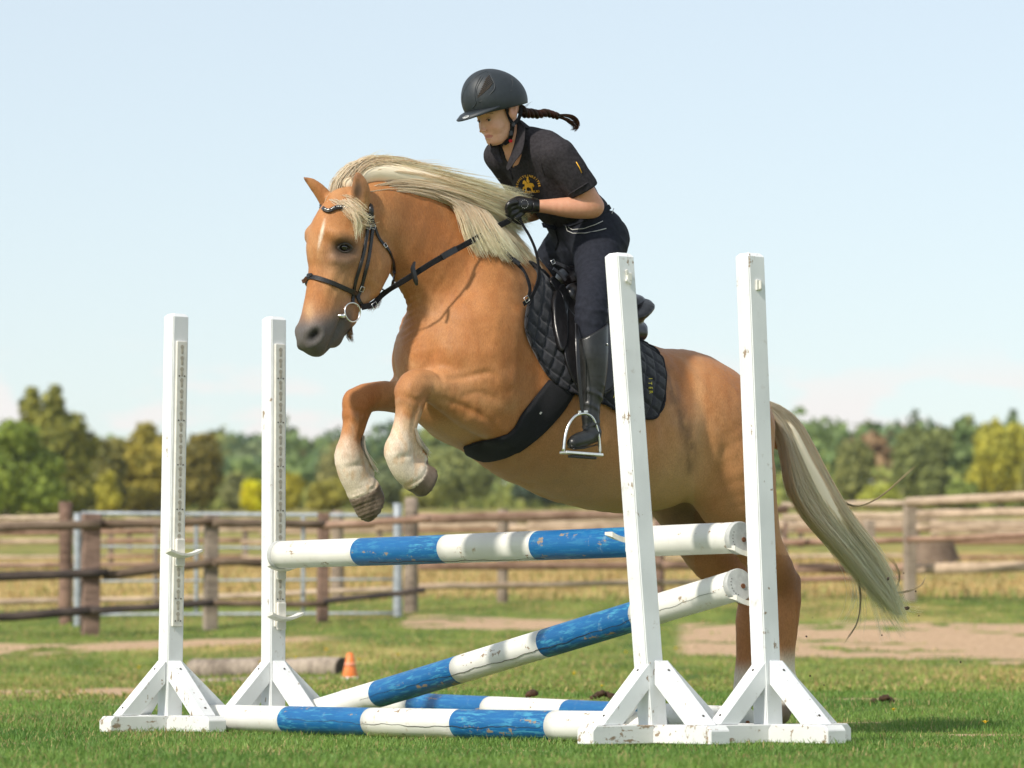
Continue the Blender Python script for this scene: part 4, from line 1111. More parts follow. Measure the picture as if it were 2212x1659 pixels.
def relief(P, w, depth, width, side=0):
    """shallow ridge (+) or groove (-) along an image-measured line on the flank at lateral offset w"""
    global HV
    A, W_, Z = HV[:, 0], HV[:, 1], HV[:, 2]
    P2 = az(P, w); d, t = dist_poly(A, Z, P2)
    m = np.exp(-(d / width) ** 2) * np.sin(np.pi * np.clip(t * .96 + .02, 0, 1)) ** 0.6
    m = m * (W_ * (side if side else np.sign(W_)) > 0.02)
    HV = HV + HNORM * (m * depth)[:, None]
for P, w, dp, wd in (
    ([(868, 560), (900, 600), (940, 680), (975, 760)], .10, -.006, .024),      # jugular furrow
    ([(1010, 560), (1000, 640), (1000, 720), (1010, 790)], .14, -.004, .028),  # front of the shoulder
    ([(1150, 640), (1120, 720), (1110, 800), (1120, 870)], .22, -.006, .030),  # behind the shoulder blade
    ([(1060, 600), (1040, 700), (1030, 780)], .17, .003, .036),                # spine of the shoulder blade
    ([(935, 860), (975, 872), (1030, 905), (1075, 945)], .18, -.006, .012),
    ([(940, 815), (985, 818), (1030, 808), (1045, 830)], .19, -.007, .012),    # top of the forearm
    ([(985, 860), (1020, 850), (1060, 870)], .2, -.005, .014),
    ([(1000, 900), (1050, 920), (1090, 935)], .18, .005, .02),
    ([(1440, 800), (1490, 860), (1510, 940), (1490, 1040)], .24, -.011, .040), # hollow before the thigh
    ([(1500, 900), (1525, 980), (1512, 1060)], .22, .008, .025),
    ([(1410, 860), (1425, 940), (1420, 1020)], .26, -.005, .035),
    ([(1600, 880), (1640, 980), (1650, 1080)], .2, -.006, .025),
    ([(1060, 1030), (1150, 1050), (1260, 1072), (1360, 1075)], .18, .004, .018),
    ([(1100, 1010), (1180, 1040), (1280, 1052)], .22, -.005, .014),
    ([(872, 620), (878, 655), (885, 690)], .06, -.007, .008), ([(886, 612), (894, 660), (905, 700)], .08, .006, .010),
    ([(800, 540), (812, 575), (800, 610)], .08, -.003, .012), ([(735, 600), (722, 640), (712, 672)], .06, .003, .010),
    ([(747, 580), (745, 610), (738, 640)], .06, -.004, .008),
    ([(912, 735), (905, 790), (905, 830)], .05, -.010, .014),
    ([(890, 868), (884, 900), (880, 938)], .14, -.006, .008), ([(872, 868), (866, 905), (858, 940)], .14, .003, .010),
    ([(898, 870), (894, 905), (892, 940)], .14, .004, .006), ([(862, 850), (880, 866), (905, 862), (922, 858)], .14, -.005, .010), ([(850, 992), (868, 985), (895, 975)], .14, -.005, .010), ([(845, 955), (852, 972), (845, 990)], .14, .004, .012),
    ([(878, 1050), (898, 1030), (922, 992)], .14, -.004, .006), ([(905, 815), (918, 830), (920, 850)], .14, -.005, .012), ([(880, 822), (872, 840), (874, 858)], .14, .004, .012),
): relief(P, w, dp, wd, 1 if P[0][0] < 930 and P[0][1] > 800 else 0)
for P, dp, wd in (([(776, 895), (770, 925), (766, 960)], -.006, .008), ([(756, 890), (748, 925), (742, 960)], .003, .010), ([(784, 900), (778, 930), (776, 965)], .004, .006), ([(742, 878), (765, 895), (790, 892)], -.005, .010), ([(735, 1012), (758, 1005), (785, 1000)], -.005, .010), ([(757, 1083), (780, 1062), (806, 1028)], -.004, .006), ([(800, 838), (808, 856), (800, 880)], -.005, .012)):
    relief(P, -.135, dp, wd, -1)
# ribs and broad skin ripples, folds at the throat
A_, W__, Z_ = HV[:, 0], HV[:, 1], HV[:, 2]
U_, V_ = project(h2w(HV))
mb = np.clip((A_ - .15) / .1, 0, 1) * np.clip((.75 - A_) / .1, 0, 1) * np.clip((np.abs(W__) - .12) / .08, 0, 1)
HV = HV + HNORM * (mb * 0.0016 * np.sin(A_ * 75 + Z_ * 28))[:, None]
rip = (vnoise(A_ * 1.0 + W__ * .6, Z_, 71, 9, 3) - .5) * .007 + (vnoise(A_ + Z_ * .3, Z_ - W__, 72, 30, 2) - .5) * .0024
HV = HV + HNORM * (rip * np.clip((U_ - 850) / 60, 0.25, 1) * np.where(V_ > 860, np.clip((U_ - 930) / 80, 0.15, 1), 1))[:, None]
md = np.exp(-((U_ - 885) / 26) ** 2) * np.clip((V_ - 610) / 30, 0, 1) * np.clip((760 - V_) / 30, 0, 1)
HV = HV + HNORM * (md * .0018 * np.sin((V_ + U_ * .3) * .42 + np.sin(U_ * .05) * 3))[:, None]
# nostrils: pushed in, with a raised rim, on both sides
np_ = hitp = None
A_, W__, Z_ = HV[:, 0], HV[:, 1], HV[:, 2]
c_ = HP(677, 725, .050)
e1, e2 = (A_ - c_[0]), (Z_ - c_[2]); rot_ = .5
q1, q2 = e1 * math.cos(rot_) - e2 * math.sin(rot_), e1 * math.sin(rot_) + e2 * math.cos(rot_)
dn = np.hypot(q1 / .026, q2 / .037); sd = np.abs(W__) > .02
HV = HV + HNORM * (sd * (-.017 * np.exp(-(dn / .62) ** 4) + .0045 * np.exp(-((dn - 1.15) / .35) ** 2)))[:, None]
nostril_c = np.exp(-(dn / .70) ** 4) * sd * .97
# rings on the hooves
hoofy = ((np.hypot((U_ - 795) / 34, (V_ - 1085) / 42) < 1) & (W__ < 0))
HV = HV + HNORM * (hoofy * .0018 * np.sin((V_ * .9 + U_ * .35) * .75))[:, None]
# ---- coat colours
HNORM = vnormals(HV, HF)
A_, W__, Z_ = HV[:, 0], HV[:, 1], HV[:, 2]
U_, V_ = project(h2w(HV))
near = W__ > 0
coat = np.array([.45, .195, .070]); pale = np.array([.64, .40, .21]); red = np.array([.36, .125, .036]); white = np.array([.80, .72, .60]); grey = np.array([.125, .115, .112]); hoofc = np.array([.20, .155, .12])
C = np.tile(coat, (len(HV), 1))
def mixc(m, c):
    global C
    m = np.clip(m, 0, 1)[:, None]; C = C * (1 - m) + np.asarray(c) * m
def blob(u, v, ru, rv, p=1.0, cond=None):
    d = np.hypot((U_ - u) / ru, (V_ - v) / rv); m = np.clip(1.35 - d, 0, 1) ** p
    return m if cond is None else m * cond
def sst(a, lo, hi): t = np.clip((a - lo) / (hi - lo), 0, 1); return t * t * (3 - 2 * t)
nz = vnoise(A_, Z_ + W__, 81, 7, 4); nz2 = vnoise(A_ * 2 + W__, Z_, 82, 22, 3)
mixc(sst(nz, .35, .8) * .40, pale * .95); mixc(sst(nz2, .4, .85) * .38, red); mixc(sst(vnoise(A_, Z_ + W__, 85, 3, 3), .45, .7) * .35, red)
mixc(sst(V_, 820, 980) * sst(U_, 1080, 1200) * (U_ < 1720) * .45, np.array([.60, .33, .16]))
trunkbelly = sst(V_, 960, 1080) * sst(U_, 1000, 1060) * (U_ < 1500)
mixc(trunkbelly * .8, pale * .85)  # pale belly, lightened further to stand in for missing light underneath
mixc(blob(840, 540, 60, 90) * .25, pale); mixc(blob(930, 520, 130, 90) * .55, red * .95)
mixc(blob(905, 840, 70, 50) * .7, pale); mixc(blob(960, 935, 80, 40) * .7, pale)
mixc(blob(1480, 1010, 60, 90, cond=near) * .55, pale); mixc(blob(1440, 1060, 60, 40, cond=near) * .7, pale)
mixc(blob(1510, 900, 14, 120, cond=near) * .4, pale)
# sweat-darkened streak behind the saddle pad
st_ = dist_poly(U_, V_, np.array([[1440., 800], [1462, 880], [1490, 960], [1485, 1010]]))[0]
mixc(np.exp(-(st_ / 15) ** 2) * .6 * (W__ > .05) * sst(nz2, .05, .6), np.array([.13, .085, .06]))
mixc(blob(1480, 1130, 80, 70, cond=(W__ < .06)) * .75, np.array([.09, .06, .045]))  # darker brown between the thighs
# head
mixc(blob(742, 552, 44, 42, 1.2, W__ > 0) * .7, np.array([.17, .13, .105])); mixc(blob(743, 535, 25, 18, .8) * .97, np.array([.022, .018, .016]))
mixc(blob(735, 610, 40, 40) * .4, pale)
mz = sst(V_ + (U_ - 690) * .25 + (nz - .5) * 22, 625, 705) * (U_ < 800) * (V_ < 800)
mixc(mz * .55, np.array([.30, .22, .17])); mixc(sst(V_ + (U_ - 690) * .12 + (nz - .5) * 20, 655, 708) * (U_ < 775) * (V_ < 800) * sst(U_, 770, 752), grey)
mixc(blob(668, 672, 14, 26, 2) * .5, pale)
mixc(nostril_c, np.array([.012, .010, .010]))
mixc(np.exp(-(np.hypot((U_ - (700 - (V_ - 480) * .22)) / 3.6, (V_ - 506) / 30)) ** 4) * .8, white)
# legs: brown knees, pale cannons, white socks, horn hooves
def leg(pts, w, names):
    q = az(pts, w); 
    return dist_poly(A_, Z_, q)
for sgn, pts, w in ((1, [(1000, 850), (935, 836), (900, 832), (886, 878), (872, 930), (862, 975), (872, 1008), (900, 1030), (912, 1046)], .13),
                    (-1, [(900, 858), (815, 856), (780, 864), (766, 915), (757, 950), (753, 985), (765, 1022), (786, 1062), (797, 1092)], -.135)):
    d, t = leg(pts, w, None); on = (d < .085) & (W__ * sgn > .01) & (U_ < (1000 if sgn > 0 else 880)) & (V_ > 790)
    mixc(on * sst(t, .10, .30) * sst(t, .42, .36) * .55, red)
    mixc(on * sst(t + (nz - .5) * .25 + (nz2 - .5) * .2, .34, .66) * .9, white)
    mixc(on * sst(t, .34, .5) * .5 * sst(nz2, .5, .7), pale)
    hd = sst(t, .868 if sgn > 0 else .862, .876)
    mixc(on * hd, hoofc); mixc(on * hd * sst(nz2, .45, .7) * .6, hoofc * .5)
for sgn, u0 in ((1, 1690), (-1, 1610)):
    on = (V_ > 1200) & (W__ * sgn > 0) & (U_ > 1400)
    mixc(on * sst(V_, 1300, 1200) * .0, red); mixc(on * .4, red)
    mixc(on * (blob(1712, 1250, 40, 60, cond=W__ > 0)) * .7, np.array([.17, .07, .03]))
    mixc(on * sst(V_, 1390 if sgn > 0 else 1420, 1445 if sgn > 0 else 1470), white); mixc(on * sst(V_, 1518, 1526), hoofc)
# ears: darker rim and fuzzy inside
mixc(blob(774, 411, 13, 28, .7, W__ > .03) * .95, np.array([.10, .065, .045])); mixc(blob(771, 378, 10, 10, 1) * .6, np.array([.14, .07, .04])); mixc(blob(659, 386, 8, 8, 1) * .6, np.array([.14, .07, .04]))

m, nt, b = newmat('chestnut_coat'); g = G(nt)
co = g.coord('Object', (30, 30, 9), (0, R(25), 0)); c2 = g.coord('Object')
fine = g.noise(co, 9, 4, 0.7, 0.6); mid = g.noise(g.coord('Object', (4, 4, 1.6), (0, R(25), 0)), 5, 5, 0.65, 1.2)
col = g.mix(g.ramp(fine, 0.3, 0.72, 0.0, 0.5), g.attr('tint'), (0.45, 0.38, 0.32), 'MULTIPLY')
col = g.mix(g.ramp(mid, 0.40, 0.72, 0.0, 0.30), col, (1.0, 0.86, 0.62), 'SCREEN') if False else g.mix(g.ramp(mid, 0.30, 0.80, 0, .30), col, (1.35, 1.28, 1.15), 'MULTIPLY')
g.put(b.inputs['Base Color'], col)
g.put(b.inputs['Roughness'], g.ramp(mid, 0.3, 0.7, 0.42, 0.58)); b.inputs['Specular IOR Level'].default_value = 0.2
b.inputs['Sheen Weight'].default_value = 0.05; b.inputs['Sheen Roughness'].default_value = 0.4; b.inputs['Sheen Tint'].default_value = (1, .85, .6, 1)
g.bump(b, g.math('ADD', g.math('MULTIPLY', fine, .8), g.math('MULTIPLY', mid, .16)), 0.5, 0.004)
M_COAT = m
horse = thing('horse', 'chestnut horse with a flaxen mane jumping over the poles', 'horse', (0, 0, 0))
horse.matrix_basis = HM
hbody = mesh('body', HV, HF, M_COAT, horse, True)
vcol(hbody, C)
HBVH = BVHTree.FromPolygons([tuple(v) for v in HV], [tuple(q) for q in HF.tolist()])
HMI = HM.inverted()
def hit(u, v, off=0.004, bvh=None, wmax=None):
    """surface point (horse frame) under an image position, lifted along the normal"""
    o = HMI @ Vector((0, 0, CAMZ)); d = (HMI.to_3x3() @ Vector(ray(u, v))).normalized()
    p, n, i, t = (bvh or HBVH).ray_cast(o, d)
    if p is None:
        return None
    return np.array(p) + np.array(n) * off
# ------------------------------------------------------------------ hair
def hairmat(name, rough=.42):
    m, nt, b = newmat(name); g = G(nt)
    g.put(b.inputs['Base Color'], g.attr('tint')); b.inputs['Roughness'].default_value = rough
    b.inputs['Specular IOR Level'].default_value = .25
    tr = g.n('ShaderNodeBsdfTranslucent'); g.put(tr.inputs[0], g.attr('tint'))
    mx = g.n('ShaderNodeMixShader'); mx.inputs[0].default_value = .48
    nt.links.new(b.outputs[0], mx.inputs[1]); nt.links.new(tr.outputs[0], mx.inputs[2])
    nt.links.new(mx.outputs[0], [x for x in nt.nodes if x.type == 'OUTPUT_MATERIAL'][0].inputs[0])
    return m
M_HAIR = hairmat('flaxen_hair'); M_BROWNHAIR = hairmat('brown_hair', .35)
def resample(P, n):
    P = catmull(P, 8); d = np.r_[0, np.cumsum(np.linalg.norm(np.diff(P[:, :3], axis=0), axis=1))]
    t = np.linspace(0, d[-1], n); return np.stack([np.interp(t, d, P[:, i]) for i in range(P.shape[1])], 1)
def hair(name, sheets, parent, mat, colA, colB, seed=0, seg=13, wid=.0016):
    """sheets: (guides, count, jitter, thickness, raggedness). guides are polylines in the horse frame"""
    rg = np.random.default_rng(seed); VV, FF, CC, off = [], [], [], 0
    for guides, n, jit, thick, rag in sheets:
        Gd = np.array([resample(np.asarray(q, float), seg) for q in guides]); m = len(Gd)
        s = np.linspace(0, 1, seg)
        lock = rg.integers(0, max(4, n // 26), n)                       # strands gather into locks
        lockpos = rg.random(max(4, n // 26)); lockj = rg.normal(0, 1, (len(lockpos), 3)); locklen = rg.uniform(.50 if rag > .7 else .80, 1.0, len(lockpos)); lockph = rg.uniform(0, 6.28, (len(lockpos), 2))
        t = np.clip(lockpos[lock] + rg.normal(0, .035, n), 0, 1) * (m - 1)
        i = np.minimum(t.astype(int), m - 2) if m > 1 else np.zeros(n, int); f = (t - i)[:, None, None]
        P = Gd[i] * (1 - f) + Gd[np.minimum(i + 1, m - 1)] * f             # n, seg, 3
        ln = np.clip(locklen[lock] + rg.normal(0, .05 + rag * .12, n), .35, 1.08)
        # trim to length
        idx = s[None, :] * ln[:, None] * (seg - 1); a = np.clip(idx.astype(int), 0, seg - 2); w_ = np.clip(idx - a, 0, 1.3)[..., None]
        r_ = np.arange(n)[:, None]; P = P[r_, a] * (1 - w_) + P[r_, a + 1] * w_
        grow = (s ** 1.2)[None, :, None]
        P = P + lockj[lock][:, None, :] * jit * (0.35 + grow) * .8 + rg.normal(0, 1, (n, 1, 3)) * jit * .32 * (0.5 + grow)
        P[:, :, 1] += (rg.random(n)[:, None] - .5) * thick
        wave = np.sin(s[None, :] * (5 + rag * 3) + lockph[lock][:, :1]) * jit * .55; P[:, :, 2] += wave * s[None, :]
        P[:, :, 0] += np.sin(s[None, :] * 7 + lockph[lock][:, 1:]) * jit * .3 * s[None, :]
        fly = (rg.random(n) < .05 + rag * .04)[:, None, None]; P = P + fly * rg.normal(0, 1, (n, 1, 3)) * jit * 1.5 * grow
        T = np.gradient(P, axis=1); T /= np.linalg.norm(T, axis=2, keepdims=True) + 1e-9
        ref = rg.normal(size=(n, 1, 3)); X_ = np.cross(T, ref); X_ /= np.linalg.norm(X_, axis=2, keepdims=True) + 1e-9; Y_ = np.cross(T, X_)
        rad = wid * (1 - s ** 3 * .8)[None, :, None] * (0.6 + .8 * rg.random((n, 1, 1)))
        R3 = np.stack([P + rad * (X_ * math.cos(q) + Y_ * math.sin(q)) for q in (0, 2.09, 4.19)], 2)      # n, seg, 3, 3
        VV.append(R3.reshape(-1, 3))
        b0 = (np.arange(n)[:, None, None] * seg + np.arange(seg - 1)[None, :, None]) * 3; k = np.arange(3)[None, None, :]; k2 = (k + 1) % 3
        F_ = np.stack([b0 + k, b0 + k2, b0 + 3 + k2, b0 + 3 + k], -1).reshape(-1, 4) + off; FF.append(F_)
        lc = rg.random(len(lockpos))[lock] * .65 + .35 * rg.random(n)
        c = np.array(colA)[None] * (1 - lc[:, None]) + np.array(colB)[None] * lc[:, None]
        c = c[:, None, :] * (0.86 + .22 * s[None, :, None]); CC.append(np.repeat(c.reshape(-1, 3), 3, 0)); off += n * seg * 3
    o = mesh(name, np.vstack(VV), np.vstack(FF), mat, parent, True); vcol(o, np.minimum(np.vstack(CC), .95)); return o
def Q(*pts): return [HP(*p) for p in pts]
def on(u, v, off, dw=.06):
    h = hit(u, v, off); return h if h is not None else HP(u, v, dw)
def S_(*pts):
    """polyline lying on the skin"""
    return [on(u, v, o) for u, v, o in pts]
HA_, HB_ = (.96, .77, .55), (1.0, .94, .78)
mane_sheets = [
    # poll tuft swept up and back
    ([Q((716, 432, -.03), (722, 395, -.02), (750, 360, -.01), (800, 345, 0), (880, 362, 0), (980, 388, .01), (1070, 412, .02), (1130, 425, .03)),
      Q((745, 425, -.01), (762, 385, 0), (800, 362, .01), (860, 368, .01), (950, 388, .02), (1050, 418, .02), (1125, 445, .03)),
      Q((790, 408, -.02), (806, 382, 0), (850, 376, .02), (930, 390, .02), (1030, 425, .03), (1120, 462, .03)),
      Q((812, 404, .01), (845, 390, .02), (900, 394, .03), (990, 415, .03), (1070, 448, .04), (1130, 480, .04))], 2900, .011, .05, .6),
    ([Q((800, 404, .03), (850, 396, .04), (920, 405, .045), (1000, 430, .05), (1080, 462, .05), (1128, 492, .05)),
      Q((860, 408, .03), (910, 408, .04), (970, 420, .05), (1030, 445, .05), (1085, 475, .05), (1120, 500, .05)),
      Q((910, 418, .03), (960, 424, .045), (1010, 442, .05), (1060, 470, .05), (1100, 495, .05))], 1500, .011, .05, .5),
    # hanging on the near side of the neck
    ([S_((935, 424, .01), (968, 445, .02), (990, 480, .022), (1003, 515, .022), (1022, 550, .02)),
      S_((970, 436, .01), (1000, 455, .024), (1022, 490, .026), (1040, 525, .024), (1058, 552, .02)),
      S_((1010, 450, .01), (1035, 470, .026), (1058, 505, .028), (1080, 540, .024), (1100, 566, .02)),
      Q((1040, 468, .04), (1070, 485, .06), (1095, 515, .07), (1120, 548, .08), (1148, 582, .09)),
      Q((1070, 485, .03), (1095, 495, .05), (1118, 522, .06), (1140, 555, .07), (1158, 590, .08))], 3000, .009, .03, .6),
    # thick inner bed along the crest
    ([Q((790, 410, .0), (850, 400, .0), (920, 410, .0), (1000, 440, .0), (1060, 480, 0), (1110, 525, .01)),
      Q((790, 420, .04), (850, 414, .05), (920, 424, .055), (990, 452, .06), (1050, 492, .06), (1100, 535, .06))], 700, .010, .05, .1),
    # upper wisps against the sky
    ([Q((745, 385, 0), (775, 348, 0), (815, 338, 0), (860, 350, .01), (905, 362, .02)), Q((800, 352, 0), (880, 352, 0), (960, 370, 0), (1040, 392, .02), (1100, 405, .03))], 260, .013, .06, 1.0),
    # forelock
    ([Q((712, 436, .02), (728, 448, .05), (752, 462, .09), (775, 478, .105), (800, 480, .11), (826, 472, .12)),
      Q((722, 430, .02), (745, 442, .06), (765, 462, .095), (772, 490, .108), (768, 518, .112)),
      Q((740, 420, .02), (758, 440, .07), (780, 458, .10), (808, 468, .115), (822, 460, .12))], 420, .009, .02, .8),
    ([Q((706, 442, -.02), (712, 425, -.01), (735, 412, .01), (765, 425, .05), (780, 445, .08)), Q((715, 440, 0), (730, 425, .02), (760, 432, .06), (785, 452, .09))], 260, .008, .03, .5),
]
hair('mane', mane_sheets, horse, M_HAIR, HA_, HB_, 5, 13, .00105)['label'] = 'long flaxen mane blown back towards the rider'
tail_sheets = [
    ([Q((1652, 868, 0), (1690, 884, .0), (1722, 915, .0), (1752, 968, .0), (1788, 1040, .0), (1830, 1112, 0), (1885, 1180, 0), (1918, 1240, 0), (1945, 1310, 0)),
      Q((1655, 880, .02), (1688, 905, .02), (1714, 950, .02), (1745, 1010, .02), (1785, 1085, .02), (1828, 1150, .02), (1878, 1215, .02), (1912, 1270, .02), (1938, 1330, .02)),
      Q((1658, 890, .03), (1686, 925, .04), (1704, 975, .05), (1728, 1040, .05), (1766, 1110, .04), (1808, 1165, .04), (1850, 1222, .03), (1888, 1270, .03), (1920, 1310, .03)),
      Q((1662, 900, .03), (1686, 945, .05), (1698, 1000, .06), (1708, 1055, .06), (1742, 1115, .06), (1790, 1168, .05), (1835, 1218, .04), (1872, 1266, .03), (1904, 1300, .03))], 4400, .008, .06, .9),
    ([Q((1690, 940, 0), (1720, 1000, .0), (1760, 1070, .0), (1800, 1130, 0), (1860, 1200, 0), (1905, 1255, 0), (1945, 1290, 0), (1980, 1296, .0)),
      Q((1690, 950, 0), (1715, 1020, .0), (1755, 1090, .0), (1800, 1150, 0), (1850, 1215, 0), (1885, 1260, 0), (1905, 1310, 0), (1938, 1375, .0)),
      Q((1690, 950, 0), (1712, 1030, .0), (1750, 1100, .0), (1795, 1160, 0), (1835, 1215, 0), (1850, 1262, 0), (1846, 1310, 0), (1830, 1340, .0))], 340, .014, .05, 1.2),
]
M_BOUNCE, nt, b = newmat('hair_bounce_core'); b.inputs['Base Color'].default_value = (.94, .80, .60, 1); b.inputs['Roughness'].default_value = .9  # pale solid added inside the hair to bounce light and fill gaps
def bounce_core(name, P):
    S = Sculpt(np.array(P)[:, :3].min(0) - .12, np.array(P)[:, :3].max(0) + .12, .008); S.chain(P, .0, sub=4); V, Fc = S.mesh(2); mesh(name, V, Fc, M_BOUNCE, horse, True)
bounce_core('tail_bounce_core', [st(1664, 890, .01, 16, .9), st(1696, 932, .02, 24, .9), st(1730, 1010, .02, 32, .8), st(1775, 1092, .02, 34, .7), st(1822, 1158, .02, 22, .7), st(1856, 1205, .02, 10, .6)])
bounce_core('mane_bounce_core', [st(748, 398, -.01, 22, .9), st(800, 374, .0, 26, 1), st(870, 382, .01, 27, 1), st(950, 402, .015, 26, 1), st(1030, 432, .02, 22, 1.1), st(1085, 456, .02, 14, 1.1)])
bounce_core('mane_bounce_core', [st(985, 450, .05, 20, .5), st(1028, 495, .065, 34, .42), st(1072, 532, .075, 30, .42), st(1112, 560, .085, 16, .42)])
hair('tail', tail_sheets, horse, M_HAIR, (.98, .82, .62), (1.0, .95, .82), 6, 17, .0011)['label'] = 'long cream tail streaming down to the right'
stray = [Q((1800, 1062, 0), (1822, 1086, 0), (1855, 1094, 0), (1902, 1072, 0), (1950, 1030, 0), (1976, 1006, 0)), Q((1850, 1236, 0), (1858, 1290, 0), (1850, 1345, 0), (1822, 1388, 0)),
         Q((1860, 1240, 0), (1890, 1272, 0), (1925, 1278, 0), (1942, 1252, 0), (1932, 1220, 0), (1912, 1200, 0)), Q((1890, 1262, 0), (1930, 1280, 0), (1962, 1277, 0), (1990, 1262, 0), (1998, 1240, 0))]
for q in stray: hair('stray_lock', [([q, [x + np.array([.003, .004, .003]) for x in q]], 14, .002, .006, .2)], horse, M_HAIR, (.46, .36, .2), (.66, .55, .36), 9, 17, .0012)
# feather and chin hair, whiskers
hair('fetlock_hair', [([S_((895, 925, 0), (905, 950, 0)) + Q((922, 968, .13)), S_((900, 950, 0), (912, 972, 0)) + Q((930, 990, .13))], 240, .004, .03, .6)], horse, M_HAIR, (.9, .82, .7), (1, .95, .86), 14, 8, .0011)
hair('fetlock_hair', [([Q((782, 940, -.12), (786, 975, -.12), (806, 1004, -.12)), Q((786, 975, -.12), (798, 1000, -.12), (816, 1024, -.12))], 240, .004, .03, .6)], horse, M_HAIR, (.9, .82, .7), (1, .95, .86), 12, 8, .0011)
hair('chin_hair', [([Q((770, 682, .02), (766, 700, .02), (756, 722, .02)), Q((745, 728, .02), (750, 735, .02), (757, 742, .02)), ], 90, .004, .03, .8), ([Q((800, 660, .02), (798, 668, .02), (792, 678, .02)), Q((825, 642, .02), (824, 650, .02), (820, 660, .02))], 70, .003, .03, .6)], horse, M_HAIR, (.30, .14, .06), (.55, .33, .18), 13, 8, .0009)

# ------------------------------------------------------------------ tack
M_LEATHER = plain('black_leather', (0.014, 0.013, 0.014), .30, .3, 40, bump=.15)
M_WEB = plain('black_webbing', (0.013, 0.012, 0.013), .8, .3, 120, bump=.3, spec=.2)
M_CLOTH = plain('black_quilted_cloth', (0.017, 0.018, 0.024), .85, .25, 120, bump=.4, sheen=.15)
M_METAL = plain('polished_steel', (0.82, 0.82, 0.80), .28, .1, 30, metal=1.0)
M_WOOL = plain('black_fleece', (0.010, 0.010, 0.013), .95, .3, 200, bump=.5)
def normal_at(p):
    r = HBVH.find_nearest(Vector(p)); return np.array(r[1])
def strap(name, P, width, thick, mat, parent, nrm=None, n=6, closed=False):
    """flat strap through horse-frame points; lies flat against the skin unless nrm is given; width may vary"""
    P = catmull(P, n); N = len(P)
    wd = np.interp(np.linspace(0, 1, N), np.linspace(0, 1, len(width)), width) if np.ndim(width) else np.full(N, width)
    T = np.gradient(P, axis=0); T /= np.linalg.norm(T, axis=1)[:, None] + 1e-9
    NN = np.array([normal_at(p) for p in P]) if nrm is None else np.tile(np.asarray(nrm, float), (N, 1)) if np.ndim(nrm) == 1 else np.asarray(nrm)
    k = np.ones(5) / 5
    NN = np.stack([np.convolve(np.pad(NN[:, i], 2, mode='edge'), k, 'valid') for i in range(3)], 1)
    NN -= T * (NN * T).sum(1)[:, None]; NN /= np.linalg.norm(NN, axis=1)[:, None] + 1e-9
    B = np.cross(T, NN); V, Fc = [], []
    for i in range(N):
        h = wd[i] / 2; t = thick / 2
        for bx_, ny in ((-1, -.6), (-.8, 1), (.8, 1), (1, -.6), (.8, -1), (-.8, -1)): V.append(P[i] + B[i] * h * bx_ + NN[i] * t * ny)
    for i in range(N - 1):
        for k_ in range(6): a, b_ = i * 6 + k_, i * 6 + (k_ + 1) % 6; Fc.append((a, b_, b_ + 6, a + 6))
    Fc += [tuple(range(6))[::-1], tuple((N - 1) * 6 + k_ for k_ in range(6))]
    return mesh(name, V, Fc, mat, parent, False)
def mir(P): P = [np.array(p) for p in P]; return [np.array([p[0], -p[1], p[2]]) for p in P]
U1 = 14.95 / FL
bridle = thing('bridle', 'black leather bridle with a silver trimmed browband on the head of the horse', 'bridle'); bridle.matrix_basis = HM
def sk(pts, off=.004): return [on(u, v, off) for u, v in pts]
ck1 = sk([(797, 462), (794, 489), (787, 535), (778, 572), (768, 605), (762, 640), (761, 656)])
ck2 = sk([(801, 462), (804, 489), (799, 535), (794, 566), (788, 590), (779, 624), (771, 645)])
for c in (ck1, ck2, mir(ck1), mir(ck2)): strap('cheekpiece', c, 8.5 * U1, .005, M_LEATHER, bridle)
th = sk([(802, 470), (817, 514), (836, 538), (846, 562), (852, 585), (850, 606)], .006)
strap('throatlash', th, 7 * U1, .004, M_LEATHER, bridle); strap('throatlash', mir(th), 7 * U1, .004, M_LEATHER, bridle)
strap('throatlash', [th[-1], HP(846, 622, .03), HP(836, 628, 0), mir([HP(846, 622, .03)])[0], mir([th[-1]])[0]], 7 * U1, .004, M_LEATHER, bridle, nrm=(0, 0, -1))
hp = sk([(800, 470), (800, 448)], .006) + [HP(799, 424, .045), HP(794, 408, .0)]
strap('headpiece', hp, 13 * U1, .005, M_LEATHER, bridle); strap('headpiece', mir(hp), 13 * U1, .005, M_LEATHER, bridle)
bb = sk([(799, 466), (775, 462), (750, 452), (728, 450), (712, 457), (703, 455)], .008)
bb2 = [bb[-1]] + sk([(697, 450)], .008)
ob = strap('browband', bb, 10 * U1, .006, M_LEATHER, bridle); strap('browband', [bb[-1], HP(696, 448, -.01), HP(692, 446, -.06), HP(700, 444, -.09)], 10 * U1, .006, M_LEATHER, bridle)
for f in np.linspace(.45, .98, 13):
    P = catmull(bb, 6); p = P[int(f * (len(P) - 1))]; bm = bmesh.new(); bmesh.ops.create_uvsphere(bm, u_segments=8, v_segments=5, radius=.0028)
    q = bm_obj('crystal', bm, M_METAL, ob, True); q.location = p + normal_at(p) * .005
nb = sk([(772, 636), (753, 627), (716, 611), (686, 601), (668, 598)], .005)
nbm = mir(nb)
strap('noseband', nb, 11 * U1, .007, M_LEATHER, bridle); strap('noseband', nbm, 11 * U1, .007, M_LEATHER, bridle)
def front(w, z, off=.006):
    r = HBVH.ray_cast(Vector((-2.0, w, z)), Vector((1, 0, 0))); return np.array(r[0]) + np.array(r[1]) * off
zz_ = nb[-1][2]; nfs = [front(w_ * nb[-1][1], zz_ + .002) for w_ in (.8, .5, .2, -.2, -.5, -.8)]
strap('noseband', [nb[-1]] + nfs + [nbm[-1]], 11 * U1, .007, M_LEATHER, bridle)
strap('nose_tab', [front(-.01, zz_ - .006, .008), front(-.02, zz_ - .016, .012), front(-.03, zz_ - .020, .018)], 9 * U1, .004, plain('brown_leather', (.10, .04, .02), .6), bridle, nrm=(-.6, 1, 0))
